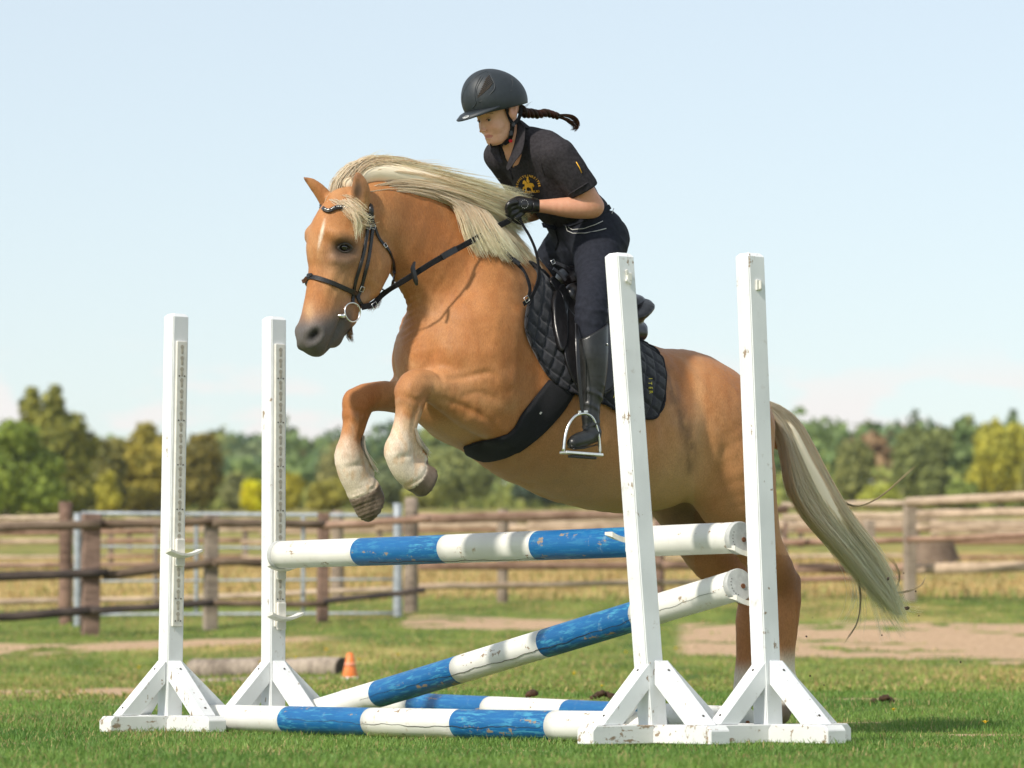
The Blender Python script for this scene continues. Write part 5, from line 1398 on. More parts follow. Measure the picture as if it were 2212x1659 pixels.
strap('noseband', sk([(770, 636), (776, 652), (784, 662)], .006), 9 * U1, .005, M_LEATHER, bridle)
def buckle(u, v, wU, hU, ang, parent, off=.010, ref=None):
    p = ref if ref is not None else on(u, v, off); n = normal_at(p) if ref is None else np.array([0, 1., 0])
    a = np.array([math.cos(ang), 0, math.sin(ang)]); a -= n * (a @ n); a /= np.linalg.norm(a); b_ = np.cross(n, a)
    pts = [p + a * sx * wU * U1 / 2 + b_ * sy * hU * U1 / 2 for sx, sy in ((-1, -1), (1, -1), (1, 1), (-1, 1))]
    return tube_obj('buckle', pts, .0014, M_METAL, parent, 6, closed=True)
for u, v, w_, h_, a in ((792, 490, 9, 11, 1.4), (803, 489, 9, 11, 1.4), (780, 623, 11, 9, 1.3), (829, 531, 8, 9, .7)): buckle(u, v, w_, h_, a, bridle)
# bit
rc = on(757, 674, .012)
ring = [rc + np.array([math.cos(a) * 20.5 * U1, .002 * math.sin(a * 2), math.sin(a) * 20.5 * U1]) for a in np.linspace(0, 2 * math.pi, 28, endpoint=False)]
tube_obj('bit_ring', ring, .0028, M_METAL, bridle, 8, closed=True); tube_obj('bit_ring', mir(ring), .0028, M_METAL, bridle, 8, closed=True)
tube_obj('bit', [on(731, 682, -.004), on(736, 681, .008), on(741, 680, .012), on(746, 679, .010)], [.005, .008, .0095, .004], M_METAL, bridle, 10)
# reins
rein = thing('reins', 'black webbing reins running from the bit to the gloved hands', 'reins'); rein.matrix_basis = HM
r1 = [on(776, 662, .012), on(800, 650, .016), on(827, 636, .022), HP(860, 614, .12), HP(894, 593, .15), HP(935, 567, .17), HP(976, 544, .175), HP(1020, 520, .16), HP(1059, 498, .135), HP(1099, 477, .10), HP(1112, 470, .08)]
strap('rein', r1, 13 * U1, .004, M_WEB, rein, nrm=(.1, 1, .15))
r1m = [np.array([p[0], -p[1], p[2]]) for p in r1]; strap('rein', r1m, 12 * U1, .004, M_WEB, rein, nrm=(0, -1, .15))
strap('rein', [HP(1122, 474, .09), HP(1132, 490, .11), HP(1146, 514, .14), HP(1157, 541, .17), HP(1163, 572, .20), HP(1163, 602, .24), HP(1154, 630, .26), HP(1143, 648, .27), HP(1131, 657, .275)], 11 * U1, .004, M_WEB, rein, nrm=(.3, 1, .1))
strap('rein', [HP(1058, 496, .145), HP(1077, 523, .16), HP(1095, 546, .18), HP(1114, 566, .20), HP(1130, 583, .22), HP(1139, 600, .245), HP(1145, 624, .26), HP(1142, 643, .27)], 11 * U1, .004, M_WEB, rein, nrm=(.2, 1, .1))
strap('rein_stop', [HP(895, 566, .16), HP(892, 580, .170), HP(895, 594, .172), HP(898, 606, .17), HP(900, 616, .165)], [9 * U1 * .4, 11 * U1, 11 * U1, 11 * U1, 9 * U1 * .4], .010, M_LEATHER, rein, nrm=(0, 1, 0))
strap('rein_sleeve', [HP(955, 556, .178), HP(966, 549, .180), HP(986, 538, .178)], 15 * U1, .007, M_LEATHER, rein, nrm=(.1, 1, .15))
strap('keeper', [HP(1108, 560, .205), HP(1122, 571, .215)], 13 * U1, .007, M_LEATHER, rein, nrm=(.2, 1, .1))
buckle(1138, 646, 12, 12, .6, rein, ref=HP(1138, 646, .282)); buckle(801, 650, 13, 13, .6, rein, ref=on(801, 650, .024))

# ---- sheets laid over the barrel: pad, flaps, girth
from mathutils.geometry import intersect_point_tri_2d
def inside(px, py, poly):
    c = np.zeros(px.shape, bool); n = len(poly); j = n - 1
    for i in range(n):
        xi, yi = poly[i]; xj, yj = poly[j]
        c ^= ((yi > py) != (yj > py)) & (px < (xj - xi) * (py - yi) / (yj - yi + 1e-12) + xi); j = i
    return c
def side_w(a, z, bvh=None):
    p, n, i, t = (bvh or HBVH).ray_cast(Vector((a, 1.0, z)), Vector((0, -1, 0)))
    return None if p is None else (p[1], np.array(n))
def to_az(P, w0=.22):
    out = []
    for u, v in P:
        h = hit(u, v, 0)
        if h is None or h[1] < .02: h = HP(u, v, w0)
        out.append((h[0], h[2]))
    return np.array(out)
def _q(): pass
def sheet(name, poly, off, thick, mat, parent, step=.008, fn=None, mirror=True, camray=False, piping=None, smoothit=3, azp=None, minw=.0):
    """cloth or leather panel that follows the flank; poly in image points"""
    P = to_az(poly) if azp is None else azp
    P = catmull(P, 12 if fn is quilt else 4, closed=True); ctr = P.mean(0)
    # structured fan: rings shrink towards the centre so the rim is clean
    nr = max(6, int(np.ptp(P, axis=0).max() / step / 2)); n = len(P)
    grid = np.array([ctr + (P - ctr) * (k / nr) for k in range(1, nr + 1)])            # nr, n, 2
    pts = np.vstack([ctr[None], grid.reshape(-1, 2)])
    W3 = np.full(len(pts), np.nan)
    for i, (a, z) in enumerate(pts):
        r = side_w(a, z)
        if r: W3[i] = r[0]
    W3 = np.where(np.isnan(W3) | (W3 < minw), minw, W3)
    def nb(k, j): return 1 + (k - 1) * n + (j % n)
    g2 = W3[1:].reshape(nr, n)
    for _ in range(smoothit):
        g3 = g2.copy(); g3[1:-1] = (g2[1:-1] * 2 + g2[:-2] + g2[2:] + np.roll(g2, 1, 1)[1:-1] + np.roll(g2, -1, 1)[1:-1]) / 6
        g3[-1] = (g2[-1] * 2 + np.roll(g2, 1, 1)[-1] + np.roll(g2, -1, 1)[-1]) / 4; g2 = np.maximum(g3, g2 - .004)
    W3[1:] = g2.ravel()
    d = off + (fn(pts[:, 0], pts[:, 1]) if fn else 0)
    outer = np.stack([pts[:, 0], W3 + d + thick, pts[:, 1]], 1); inner = np.stack([pts[:, 0], W3 + off, pts[:, 1]], 1)
    V = np.vstack([outer, inner]); o2 = len(pts); Fc = []
    for j in range(n): Fc.append((0, nb(1, j + 1), nb(1, j))); Fc.append((o2, o2 + nb(1, j), o2 + nb(1, j + 1)))
    for k in range(1, nr):
        for j in range(n):
            q = (nb(k, j), nb(k, j + 1), nb(k + 1, j + 1), nb(k + 1, j)); Fc.append(q); Fc.append(tuple(o2 + x for x in q[::-1]))
    for j in range(n): Fc.append((nb(nr, j), nb(nr, j + 1), o2 + nb(nr, j + 1), o2 + nb(nr, j)))
    ob = []
    for sgn in ((1, -1) if mirror else (1,)):
        V2 = V * np.array([1, sgn, 1]); F2 = [f[::-1] for f in Fc] if sgn < 0 else Fc
        o = mesh(name, V2, F2, mat, parent, True); ob.append(o)
        if piping:
            rim = np.array([V2[nb(nr, j)] for j in range(n)]); tube_obj('piping', rim, piping, M_LEATHER if mat is M_LEATHER else M_WOOL, o, 6, closed=True)
    return ob
saddle = thing('saddle', 'black leather jumping saddle under the rider', 'saddle'); saddle.matrix_basis = HM
padt = thing('saddle_pad', 'black quilted saddle pad with yellow lettering', 'saddle pad'); padt.matrix_basis = HM
def quilt(a, z):
    p = a * math.cos(.25) + z * math.sin(.25); q = -a * math.sin(.25) + z * math.cos(.25)
    s1 = np.abs(np.sin((p + q * .9) * 44)); s2 = np.abs(np.sin((p - q * .9) * 44)); return .011 * np.minimum(1, np.minimum(s1, s2) * 1.5) ** .7
pad_poly = [(1181, 560), (1158, 590), (1139, 653), (1132, 695), (1139, 734), (1158, 773), (1181, 812), (1210, 838), (1243, 852), (1275, 864), (1305, 874), (1337, 891), (1375, 900), (1405, 904), (1425, 884), (1433, 839), (1433, 799), (1420, 766), (1396, 745), (1360, 728), (1320, 705), (1290, 670), (1255, 630), (1215, 585)]
pads = sheet('quilted_panel', pad_poly, .003, .006, M_CLOTH, padt, step=.0042, fn=quilt, piping=.005, smoothit=6)
kn = [(1200, 615), (1187, 640), (1184, 680), (1190, 725), (1202, 760), (1212, 735), (1212, 680), (1212, 640)]
sheet('knee_roll', kn, .018, .024, M_LEATHER, saddle, fn=lambda a, z: 0 * a)
fl_ = [(1228, 596), (1207, 608), (1200, 640), (1203, 695), (1209, 764), (1220, 806), (1238, 838), (1262, 852), (1298, 848), (1322, 820), (1334, 770), (1338, 715), (1330, 690), (1295, 660), (1262, 622)]
sheet('flap', fl_, .026, .010, M_LEATHER, saddle, piping=.004)
# seat, pommel, cantle and panels
SS = Sculpt((-.1, -.26, 1.15), (.62, .26, 2.1), .006)
SS.chain([st(1232, 600, 0, 26, 1.6), st(1258, 655, 0, 22, 3.0), st(1292, 692, 0, 18, 4.6), st(1330, 690, 0, 19, 5.0), st(1360, 670, 0, 18, 4.6), st(1370, 660, 0, 16, 3.8)], .03)
for s in (1, -1):
    SS.chain([st(1243, 640, .10 * s, 30, .8), st(1290, 690, .13 * s, 30, .9), st(1340, 712, .13 * s, 26, 1.0), st(1378, 718, .11 * s, 22, 1.0)], .025)
SV, SF = SS.mesh(2); mesh('seat', SV, SF, M_LEATHER, saddle, True); del SS
SS = Sculpt((.2, -.2, 1.2), (.62, .2, 1.9), .006)
SS.chain([st(1345, 662, .10, 12, 1), st(1378, 656, .06, 17, 1), st(1372, 652, .0, 17, 1), st(1364, 650, -.06, 17, 1)], .01); SS.chain([st(1355, 716, .07, 18, 1.1), st(1378, 712, .06, 20, 1.2), st(1366, 710, -.06, 20, 1.2)], .02)
SV, SF = SS.mesh(2); mesh('cantle', SV, SF, M_LEATHER, saddle, True); del SS
strap('pommel_strap', [HP(1195, 567, .10), HP(1206, 570, .11), HP(1220, 577, .12), HP(1232, 590, .12), HP(1240, 606, .13)], 11 * U1, .005, M_LEATHER, saddle, nrm=(-.4, .8, .5))
buckle(0, 0, 9, 9, .5, saddle, ref=HP(1195, 566, .108))
strap('breast_strap', [HP(1195, 580, .12), HP(1210, 592, .13), HP(1222, 606, .14)], 9 * U1, .004, M_LEATHER, saddle, nrm=(-.4, .8, .5))
# girth, seen behind the elbow and round the belly
gir = thing('girth', 'wide black girth round the belly behind the forelegs', 'girth'); gir.matrix_basis = HM
up_e = [(1186, 822), (1156, 858), (1126, 896), (1112, 922), (1090, 942), (1062, 951), (1030, 957), (1002, 966)]
lo_e = [(1238, 850), (1212, 890), (1180, 926), (1144, 957), (1108, 981), (1074, 993), (1044, 996), (1014, 984)]
def gpt(u, v, off):
    h = hit(u, v, off)
    if h is None:
        for dv in range(2, 40, 2):
            h = hit(u, v - dv, off)
            if h is not None: break
    return h
GE = np.array([resample(np.array([[*p] for p in e], float), 26) for e in (up_e, lo_e)])
rows = []
for j in range(26):
    row = []
    for t in np.linspace(0, 1, 9):
        uv = GE[0][j] * (1 - t) + GE[1][j] * t; row.append(gpt(uv[0], uv[1] - (3 if j > 15 else 0), .006 + .006 * math.sin(math.pi * t)))
    rows.append(row)
rows = rows[:26]
V = np.array(rows).reshape(-1, 3); m_ = len(rows)
Fc = [(i * 9 + j, i * 9 + j + 1, i * 9 + j + 10, i * 9 + j + 9) for i in range(m_ - 1) for j in range(8)]
g_o = mesh('girth_band', V, Fc, M_WOOL, gir, True)
md_ = g_o.modifiers.new('thick', 'SOLIDIFY'); md_.thickness = .010; md_.offset = 0
for e_ in (0, 8): tube_obj('edge_binding', [r[e_] for r in rows[:24]], .005, M_WEB, gir, 6)
bm = bmesh.new(); bx(bm, (0, 0, 0), (.018, .002, .007)); o = bm_obj('care_tag', bm, M_PLAST, gir); p = gpt(1164, 888, .016); o.location = p; o.rotation_euler = (0, -R(50), 0)
# eyes of the horse
M_EYE = plain('dark_eye', (.012, .008, .006), .06, .1, 20, spec=.9)
eye_c = on(744, 535, -.011)
for s in (1, -1):
    bm = bmesh.new(); bmesh.ops.create_uvsphere(bm, u_segments=24, v_segments=16, radius=.0200)
    q = bm_obj('eye', bm, M_EYE, horse, True); q.location = (eye_c[0], eye_c[1] * s, eye_c[2])
M_LID = plain('dark_lid_skin', (.05, .038, .03), .55, .2, 80)
for (P, r) in (([(729, 536), (735, 528), (744, 525), (754, 528), (760, 536)], .0042), ([(729, 536), (736, 543), (745, 545), (754, 542), (760, 536)], .003)):
    L_ = [on(u, v, .002) for u, v in P]; L_ = [np.array([p[0], max(p[1], eye_c[1] + .006), p[2]]) for p in L_]
    tube_obj('eyelid', catmull(L_, 5), r, M_LID, horse, 8); tube_obj('eyelid', mir(catmull(L_, 5)), r, M_LID, horse, 8)
# ------------------------------------------------------------------ the rider
M_SKIN, nt, b = newmat('skin'); g = G(nt)
n = g.noise(g.coord('Object'), 60, 3, .6)
g.put(b.inputs['Base Color'], g.mix(g.ramp(n, .3, .7, 0, .5), g.attr('tint'), (0.86, 0.74, 0.70), 'MULTIPLY'))
b.inputs['Roughness'].default_value = .5; b.inputs['Subsurface Weight'].default_value = .12; b.inputs['Subsurface Radius'].default_value = (1, .35, .2); b.inputs['Subsurface Scale'].default_value = .01
M_POLO = plain('charcoal_polo_cloth', (.032, .029, .033), .95, .25, 90, bump=.35, spec=.15)
M_BREECH = plain('dark_navy_breeches', (.018, .020, .029), .85, .2, 60, bump=.2, spec=.15)
M_HELMET = plain('matt_helmet_shell', (.018, .024, .030), .52, .12, 60)
M_BOOT = plain('black_boot_leather', (.018, .019, .019), .34, .3, 30, bump=.15)
M_RED = plain('red_button', (.75, .02, .03), .35, .05, 50)
M_EYEW = plain('eye_white', (.45, .41, .38), .2, .05, 50); M_IRIS = plain('grey_iris', (.05, .06, .065), .15, .2, 300); M_LIP = plain('lip', (.50, .22, .19), .45, .12, 100)
M_GOLD = plain('gold_embroidery', (.80, .42, .03), .6, .12, 300); M_YTEXT = plain('yellow_embroidery', (.72, .62, .06), .6, .12, 300); M_WPIPE = plain('pale_piping', (.55, .55, .55), .6, .1, 100)
rider = thing('person', 'young rider in a charcoal polo shirt and black helmet leaning forward on the horse', 'person'); rider.matrix_basis = HM
def dent(S, fn): S.displace(fn)
def folds(S, amp, sc_, seed, stretch=(1, 1, 1)):
    def f(x, y, z):
        a = vnoise((x * stretch[0] + y * .7) * sc_, (z * stretch[2] + y * .4) * sc_, seed, 1, 3); return (np.abs(a - .5) * 2 - .45) * amp
    S.displace(f)
def H0_(u, v, w=0.0):
    p = HP(u, v, 0); p[1] += w; return p
def s0(u, v, w, r, sc_=1.0):
    q = st(u, v, 0, r, sc_); q[1] += w; return q
# ---------- body: head, neck, arms, hands (skin)
B = Sculpt((-.42, -.30, 1.62), (.50, .30, 2.62), .0042)
B.ball(H0_(1072, 218, 0), (.100, .076, .100), .02)                                      # skull
B.chain([s0(1060, 236, 0, 28, 1.15), s0(1062, 262, 0, 26, 1.2), s0(1066, 284, 0, 20, 1.2), s0(1067, 298, 0, 14.5, 1.3)], .018)   # face
for s in (1, -1): B.chain([s0(1084, 258, .044 * s, 16, .8), s0(1083, 284, .036 * s, 12, 1), s0(1072, 301, .018 * s, 10, 1)], .022)   # jaw
B.ball(H0_(1062, 306, 0), (.017, .021, .013), .012)                                      # chin
for s in (1, -1):
    B.ball(H0_(1061, 275, .033 * s), (.025, .019, .021), .016)                           # cheek
    B.chain([s0(1043, 247, .010 * s, 4.5, 1), s0(1046, 243, .030 * s, 5.5, 1), s0(1057, 245, .048 * s, 5, 1)], .012)     # brow
    B.ball(H0_(1039, 258, .029 * s), (.016, .014, .009), .010, 'sub')
B.chain([s0(1043, 255, 0, 4.2, 1), s0(1042, 268, 0, 4.4, 1), s0(1042, 279, 0, 5.2, 1)], .009)          # nose
for s in (1, -1): B.ball(H0_(1043, 283, .010 * s), (.009, .0065, .006), .006)
for s in (1, -1): B.ball(H0_(1039, 287, .006 * s), (.004, .003, .003), .002, 'sub')
B.chain([s0(1054, 292.5, -.019, 2.6, 1), s0(1050.5, 291, 0, 3.4, 1), s0(1054, 292.5, .019, 2.6, 1)], .006)
B.chain([s0(1055.5, 298.5, -.014, 3.0, 1), s0(1053, 298.5, 0, 4.0, 1), s0(1055.5, 298.5, .014, 3.0, 1)], .006)
B.chain([s0(1055, 294.6, -.024, 1.2, 1), s0(1047.5, 295, 0, 1.4, 1), s0(1055, 294.4, .024, 1.2, 1)], .003, 'sub')
for s in (1, -1):                                                                        # ears
    B.ball(H0_(1080, 243, .080 * s), (.020, .012, .034), .006); B.ball(H0_(1079, 240, .093 * s), (.011, .008, .021), .004, 'sub'); B.ball(H0_(1081, 256, .078 * s), (.010, .007, .010), .005)
B.chain([s0(1085, 255, 0, 27, 1.0), s0(1100, 288, 0, 25, 1.05), s0(1122, 325, 0, 30, 1.2)], .02)   # neck
B.chain([s0(1140, 335, 0, 38, 1.25), s0(1166, 368, 0, 42, 1.2)], .03)                                 # upper chest
def arm(S, P, k=.012, grow=0.0): S.chain([st(u, v, w, r + grow, s_) for u, v, w, r, s_ in P], k, sub=3)
NA = [(1208, 338, .165, 30, 1), (1240, 385, .185, 27, 1), (1268, 425, .195, 24, 1), (1280, 446, .195, 22.5, 1)]
NF = [(1280, 446, .195, 22.5, 1), (1262, 449, .185, 24, 1), (1225, 448, .160, 22, 1), (1185, 446, .130, 16, 1), (1158, 445, .110, 13, 1.1)]
FA = [(1082, 338, -.165, 29, 1), (1120, 385, -.20, 26, 1), (1170, 435, -.20, 23, 1)]
FF_ = [(1170, 435, -.20, 22, 1), (1160, 455, -.15, 19, 1), (1140, 466, -.10, 15, 1), (1124, 470, -.07, 13, 1)]
arm(B, NA); arm(B, NF, .02); arm(B, FA); arm(B, FF_, .02)
BV, BF = B.mesh(1); del B
body = mesh('body', BV, BF, M_SKIN, rider, True)
bu, bv = project(h2w(BV)); sk_ = np.tile(np.array([.62, .31, .195]), (len(BV), 1))
def sblob(u, v, r, c, k):
    global sk_
    m_ = (np.clip(1.3 - np.hypot(bu - u, bv - v) / r, 0, 1) * k)[:, None]; sk_ = sk_ * (1 - m_) + np.array(c) * m_
sblob(1060, 275, 62, (.78, .45, .32), .9); sblob(1062, 275, 14, (.74, .36, .26), .5); sblob(1037, 280, 8, (.60, .26, .18), .3); sblob(1105, 242, 16, (.60, .25, .18), .3)  # face paler than tanned arms, lifted further against the helmet peak's shade
m_ = (((np.abs(bv - 244 - (bu - 1052) * .05) < 1.8) & (np.abs(bu - 1053) < 12) & (BV[:, 1] > .01)) | ((np.abs(bv - 250) < 1.6) & (np.abs(bu - 1028) < 6) & (BV[:, 1] < .0)))[:, None] * .6
sk_ = sk_ * (1 - m_) + np.array([.14, .07, .045]) * m_
m_ = ((((bu - 1054) / 12) ** 2 + ((bv - 295 + (bu - 1054) * .16) / 3.6) ** 2 < 1) & (bu > 1038) & (bu < 1068))[:, None] * .8
sk_ = sk_ * (1 - m_) + np.array([.52, .17, .14]) * m_
vcol(body, sk_)
BBVH = BVHTree.FromPolygons([tuple(v) for v in BV], [tuple(q) for q in BF.tolist()])
def bon(u, v, off=.002, dw=.06, bvh=None):
    h = hit(u, v, off, bvh or BBVH); return h if h is not None else HP(u, v, dw)
# eyes
for (u, v, s) in ((1053, 257, 1), (1028.5, 261, -1)):
    c = H0_(1042, 258, .030 * s); hh_ = BBVH.ray_cast(Vector((c[0] - .2, c[1], c[2])), Vector((1, 0, 0))); c[0] = hh_[0][0]; q = np.array([c[0] + .0078, c[1], c[2] - .001])
    bm = bmesh.new(); bmesh.ops.create_uvsphere(bm, u_segments=20, v_segments=12, radius=.0112); e = bm_obj('eye', bm, M_EYEW, rider, True); e.location = q
    bm = bmesh.new(); bmesh.ops.create_uvsphere(bm, u_segments=16, v_segments=8, radius=.0066, matrix=Matrix.Diagonal((.45, 1, 1, 1))); i_ = bm_obj('iris', bm, M_IRIS, e, True); i_.location = (-.0092, .001, -.0022)
    up = catmull([q + np.array([-.0075, -.012 * s + .001, .000]), q + np.array([-.0106, -.004 * s, .0022]), q + np.array([-.0106, .004 * s, .0022]), q + np.array([-.0065, .012 * s, .0005])], 5)
    tube_obj('upper_eyelid', up, .0030, M_SKIN, rider, 8); vcol(bpy.data.objects[rider.children[-1].name], np.tile([.55, .3, .2], (len(rider.children[-1].data.vertices), 1)))
    hair('eyelashes', [([up[[2, 2]].tolist()[0:1] + [(up[2] + np.array([-.008, 0, -.004])).tolist()], up[[12, 12]].tolist()[0:1] + [(up[12] + np.array([-.008, 0, -.004])).tolist()]], 26, .0008, .001, .1)], rider, M_BROWNHAIR, (.03, .02, .015), (.05, .03, .02), 31, 4, .0004)
# ---------- polo shirt
P_ = Sculpt((-.36, -.32, 1.62), (.50, .32, 2.42), .0048)
P_.chain([st(1252, 468, 0, 60, 1.22), st(1232, 448, 0, 62, 1.22), st(1200, 405, 0, 66, 1.3), st(1168, 358, 0, 64, 1.45), st(1145, 326, 0, 46, 1.75)], .03, sub=4)
P_.chain([st(1205, 336, .155, 36, .9), st(1145, 312, 0, 34, 1), st(1085, 336, -.155, 35, .9)], .04)
P_.chain([st(1182, 340, .08, 44, .9), st(1212, 395, .08, 42, .9), st(1245, 440, .06, 40, .9)], .04)
P_.chain([st(1208, 338, .165, 36, 1), st(1226, 364, .176, 37, 1), st(1247, 392, .187, 36, 1), st(1256, 404, .190, 36, 1)], .022)
P_.chain([st(1082, 338, -.165, 35, 1), st(1100, 364, -.18, 35, 1), st(1118, 388, -.19, 34, 1)], .022)
P_.chain([st(1122, 300, 0, 30, 1.15), st(1135, 320, 0, 42, 1.3)], .02)
def pleat(x, y, z):
    a = np.sin(x * 30 + z * 46 + np.sin(z * 17 + y * 9) * 1.6); b_ = vnoise(x * 1.2 + y, z * .8 - x * .6, 91, 11, 3) - .5
    return -.0035 * np.clip(a, 0, 1) ** 2 * np.clip((2.16 - z) / .1, 0, 1) + b_ * .012
P_.displace(pleat)
# neck opening and V
P_.chain([s0(1096, 280, 0, 29, 1.1), s0(1110, 306, 0, 29, 1.1)], .006, 'sub')
pc = HP(1262, 412, .19); pn = (HP(1280, 446, .195) - HP(1247, 385, .18)); pn /= np.linalg.norm(pn)
sl, (x, y, z) = P_._box(pc - .09, pc + .09, 0)
dd_ = (x - pc[0]) * pn[0] + (y - pc[1]) * pn[1] + (z - pc[2]) * pn[2]
P_.f[sl] = np.where(y > .135, np.maximum(P_.f[sl], dd_), P_.f[sl])
hemc = HP(1232, 484, 0); hn = (HP(1232, 484, 0) - HP(1200, 415, 0)); hn /= np.linalg.norm(hn)
P_.cut(hemc, (hn[0] * .6, 0, -1))
PV, PF = P_.mesh(1); del P_
pn_ = vnormals(PV, PF); cu_, cv_ = project(h2w(PV[PF].mean(1))); fv = (pn_[PF[:, 0]] @ (np.array(HMI.to_3x3() @ Vector((0, -1, 0))))) > .05
vp = inside(cu_, cv_, [(1088, 318), (1104, 308), (1128, 322), (1118, 346), (1108, 364), (1101, 352), (1090, 334)])
PF = PF[~(vp & fv & (PV[PF].mean(1)[:, 0] < HP(1150, 350, 0)[0]))]
polo = mesh('polo_shirt', PV, PF, M_POLO, rider, True)
PB = BVHTree.FromPolygons([tuple(v) for v in PV], [tuple(q) for q in PF.tolist()])
def pon(u, v, off=.003, dw=.1): return bon(u, v, off, dw, PB)
# collar
def patch(name, rows, thick, mat, parent):
    Rr = np.array([catmull(np.array(r, float), 5) for r in rows]); Rr = np.array([catmull(Rr[:, i], 4) for i in range(Rr.shape[1])]).transpose(1, 0, 2)
    a, b_ = Rr.shape[:2]; Fc = [(i * b_ + j, i * b_ + j + 1, (i + 1) * b_ + j + 1, (i + 1) * b_ + j) for i in range(a - 1) for j in range(b_ - 1)]
    o = mesh(name, Rr.reshape(-1, 3), Fc, mat, parent, True); md = o.modifiers.new('t', 'SOLIDIFY'); md.thickness = thick; md.offset = 1; return o
patch('collar', [[HP(1118, 258, .040), HP(1116, 285, .052), HP(1108, 320, .052), HP(1096, 352, .03), HP(1093, 362, .01)],
                 [HP(1126, 264, .058), HP(1124, 290, .075), HP(1116, 325, .075), HP(1106, 356, .05), HP(1096, 368, .022)],
                 [HP(1134, 276, .085), HP(1133, 300, .100), HP(1127, 328, .105), HP(1113, 346, .08), HP(1102, 362, .045)]], .003, M_POLO, polo)
patch('collar', [[HP(1112, 258, -.03), HP(1096, 285, -.055), HP(1080, 312, -.060), HP(1083, 338, -.04), HP(1088, 352, -.015)],
                 [HP(1116, 262, -.05), HP(1090, 290, -.078), HP(1068, 318, -.085), HP(1074, 338, -.065), HP(1082, 352, -.035)],
                 [HP(1118, 270, -.07), HP(1086, 296, -.098), HP(1062, 320, -.105), HP(1064, 332, -.095), HP(1070, 345, -.065)]], .003, M_POLO, polo)
patch('collar', [[HP(1118, 258, .040), HP(1127, 262, .0), HP(1112, 258, -.03)], [HP(1134, 276, .085), HP(1150, 280, 0), HP(1118, 270, -.07)]], .003, M_POLO, polo)
tube_obj('placket', [pon(1102, 366, .001), pon(1108, 385, .001), pon(1108, 402, .001)], .0035, M_POLO, polo, 6)
cuff = [pon(1229, 420, .001), pon(1243, 411, .002), pon(1258, 402, .002), pon(1270, 394, .001)]
tube_obj('sleeve_cuff', cuff, .0035, M_POLO, polo, 6)
tube_obj('shoulder_seam', [pon(1196, 312, .0), pon(1176, 333, .0), pon(1169, 356, .0), pon(1176, 378, .0)], .0022, M_POLO, polo, 6)
# ---------- breeches
L = Sculpt((-.16, -.42, 1.30), (.56, .42, 2.05), .0055)
L.chain([st(1236, 462, 0, 58, 1.3), st(1258, 490, 0, 62, 1.38), st(1278, 532, 0, 66, 1.42)], .03)
L.chain([st(1290, 510, .09, 58, .9), st(1290, 560, .14, 52, 1), st(1288, 605, .23, 41, 1), st(1278, 655, .31, 35, 1), st(1276, 690, .335, 34, 1), st(1278, 724, .345, 32, 1)], .03, sub=4)
L.chain([st(1250, 520, -.08, 56, .9), st(1215, 545, -.16, 50, 1), st(1195, 600, -.25, 42, 1), st(1185, 660, -.32, 36, 1), st(1190, 720, -.34, 33, 1)], .03, sub=4)
L.ball(HP(1305, 508, .07), (.080, .08, .09), .03); L.ball(HP(1315, 515, -.07), (.085, .08, .09), .03)
def wr(x, y, z):
    k = np.clip(1 - np.abs(z - 1.62) / .10, 0, 1) + .7 * np.clip(1 - np.abs(z - 1.92) / .08, 0, 1); return -.0045 * np.clip(np.sin(z * 115 + x * 50 + np.sin(x * 30 + y * 20) * 1.5), 0, 1) ** 1.5 * k + (vnoise(x + y, z, 93, 14, 3) - .5) * .007
L.displace(wr)
LV, LF = L.mesh(1); del L
br = mesh('breeches', LV, LF, M_BREECH, rider, True)
LB = BVHTree.FromPolygons([tuple(v) for v in LV], [tuple(q) for q in LF.tolist()])
def lon(u, v, off=.002): return bon(u, v, off, .15, LB)
tube_obj('pocket_piping', [lon(1228, 484), lon(1229, 491), lon(1237, 496), lon(1262, 494), lon(1285, 486), lon(1302, 478)], .0016, M_WPIPE, br, 6)
tube_obj('pocket_piping', [lon(1222, 487), lon(1226, 498), lon(1238, 504), lon(1265, 504), lon(1290, 499), lon(1309, 494)], .0016, M_WPIPE, br, 6)
tube_obj('waist_loop', [lon(1321, 462), lon(1326, 450, .003)], .0018, M_WPIPE, br, 6)
tube_obj('waist_seam', [lon(1176, 486), lon(1200, 496), lon(1206, 520), lon(1200, 540)], .002, M_BREECH, br, 6)
strap('waistband', [lon(1172, 486, .002), lon(1200, 490, .003), lon(1228, 484, .003), lon(1262, 474, .003), lon(1295, 462, .003), lon(1318, 446, .003)], .020, .003, M_BREECH, br, nrm=(0, 1, 0.2))
# ---------- boots
def boot(sgn, P, toe):
    S = Sculpt((-.14, -.50 if sgn < 0 else .12, .98), (.36, -.12 if sgn < 0 else .50, 1.66), .0050)
    S.chain([st(*p) for p in P], .008, sub=4)
    S.chain([st(*p) for p in toe], .02)
    S.cut(MP(1277, 716, .345, sgn), (-.55, -.1 * sgn, 1))
    def w2(x, y, z): return -.004 * np.clip(np.sin(z * 120 + x * 60), 0, 1) ** 2 * np.clip(1 - np.abs(z - 1.29) / .08, 0, 1) - .004 * np.clip(np.sin(z * 160 - x * 60), 0, 1) ** 2 * np.clip(1 - np.abs(z - 1.19) / .04, 0, 1)
    S.displace(w2); V, Fc = S.mesh(1); o = mesh('riding_boot', V, Fc, M_BOOT, rider, True); return o, V, Fc
bp = [(1277, 690, .345, 37, 1), (1278, 725, .352, 36.5, .95), (1280, 765, .362, 35, .95), (1282, 800, .366, 31, .95), (1281, 840, .368, 26, .95), (1277, 875, .370, 20.5, .95), (1276, 905, .372, 20, .95), (1279, 932, .374, 18.5, .9)]
tp = [(1281, 940, .375, 16.5, .9), (1262, 948, .390, 17.5, .9), (1246, 953, .400, 16.5, .95), (1238, 957, .404, 13, 1.1)]
ob, BoV, BoF = boot(1, bp, tp)
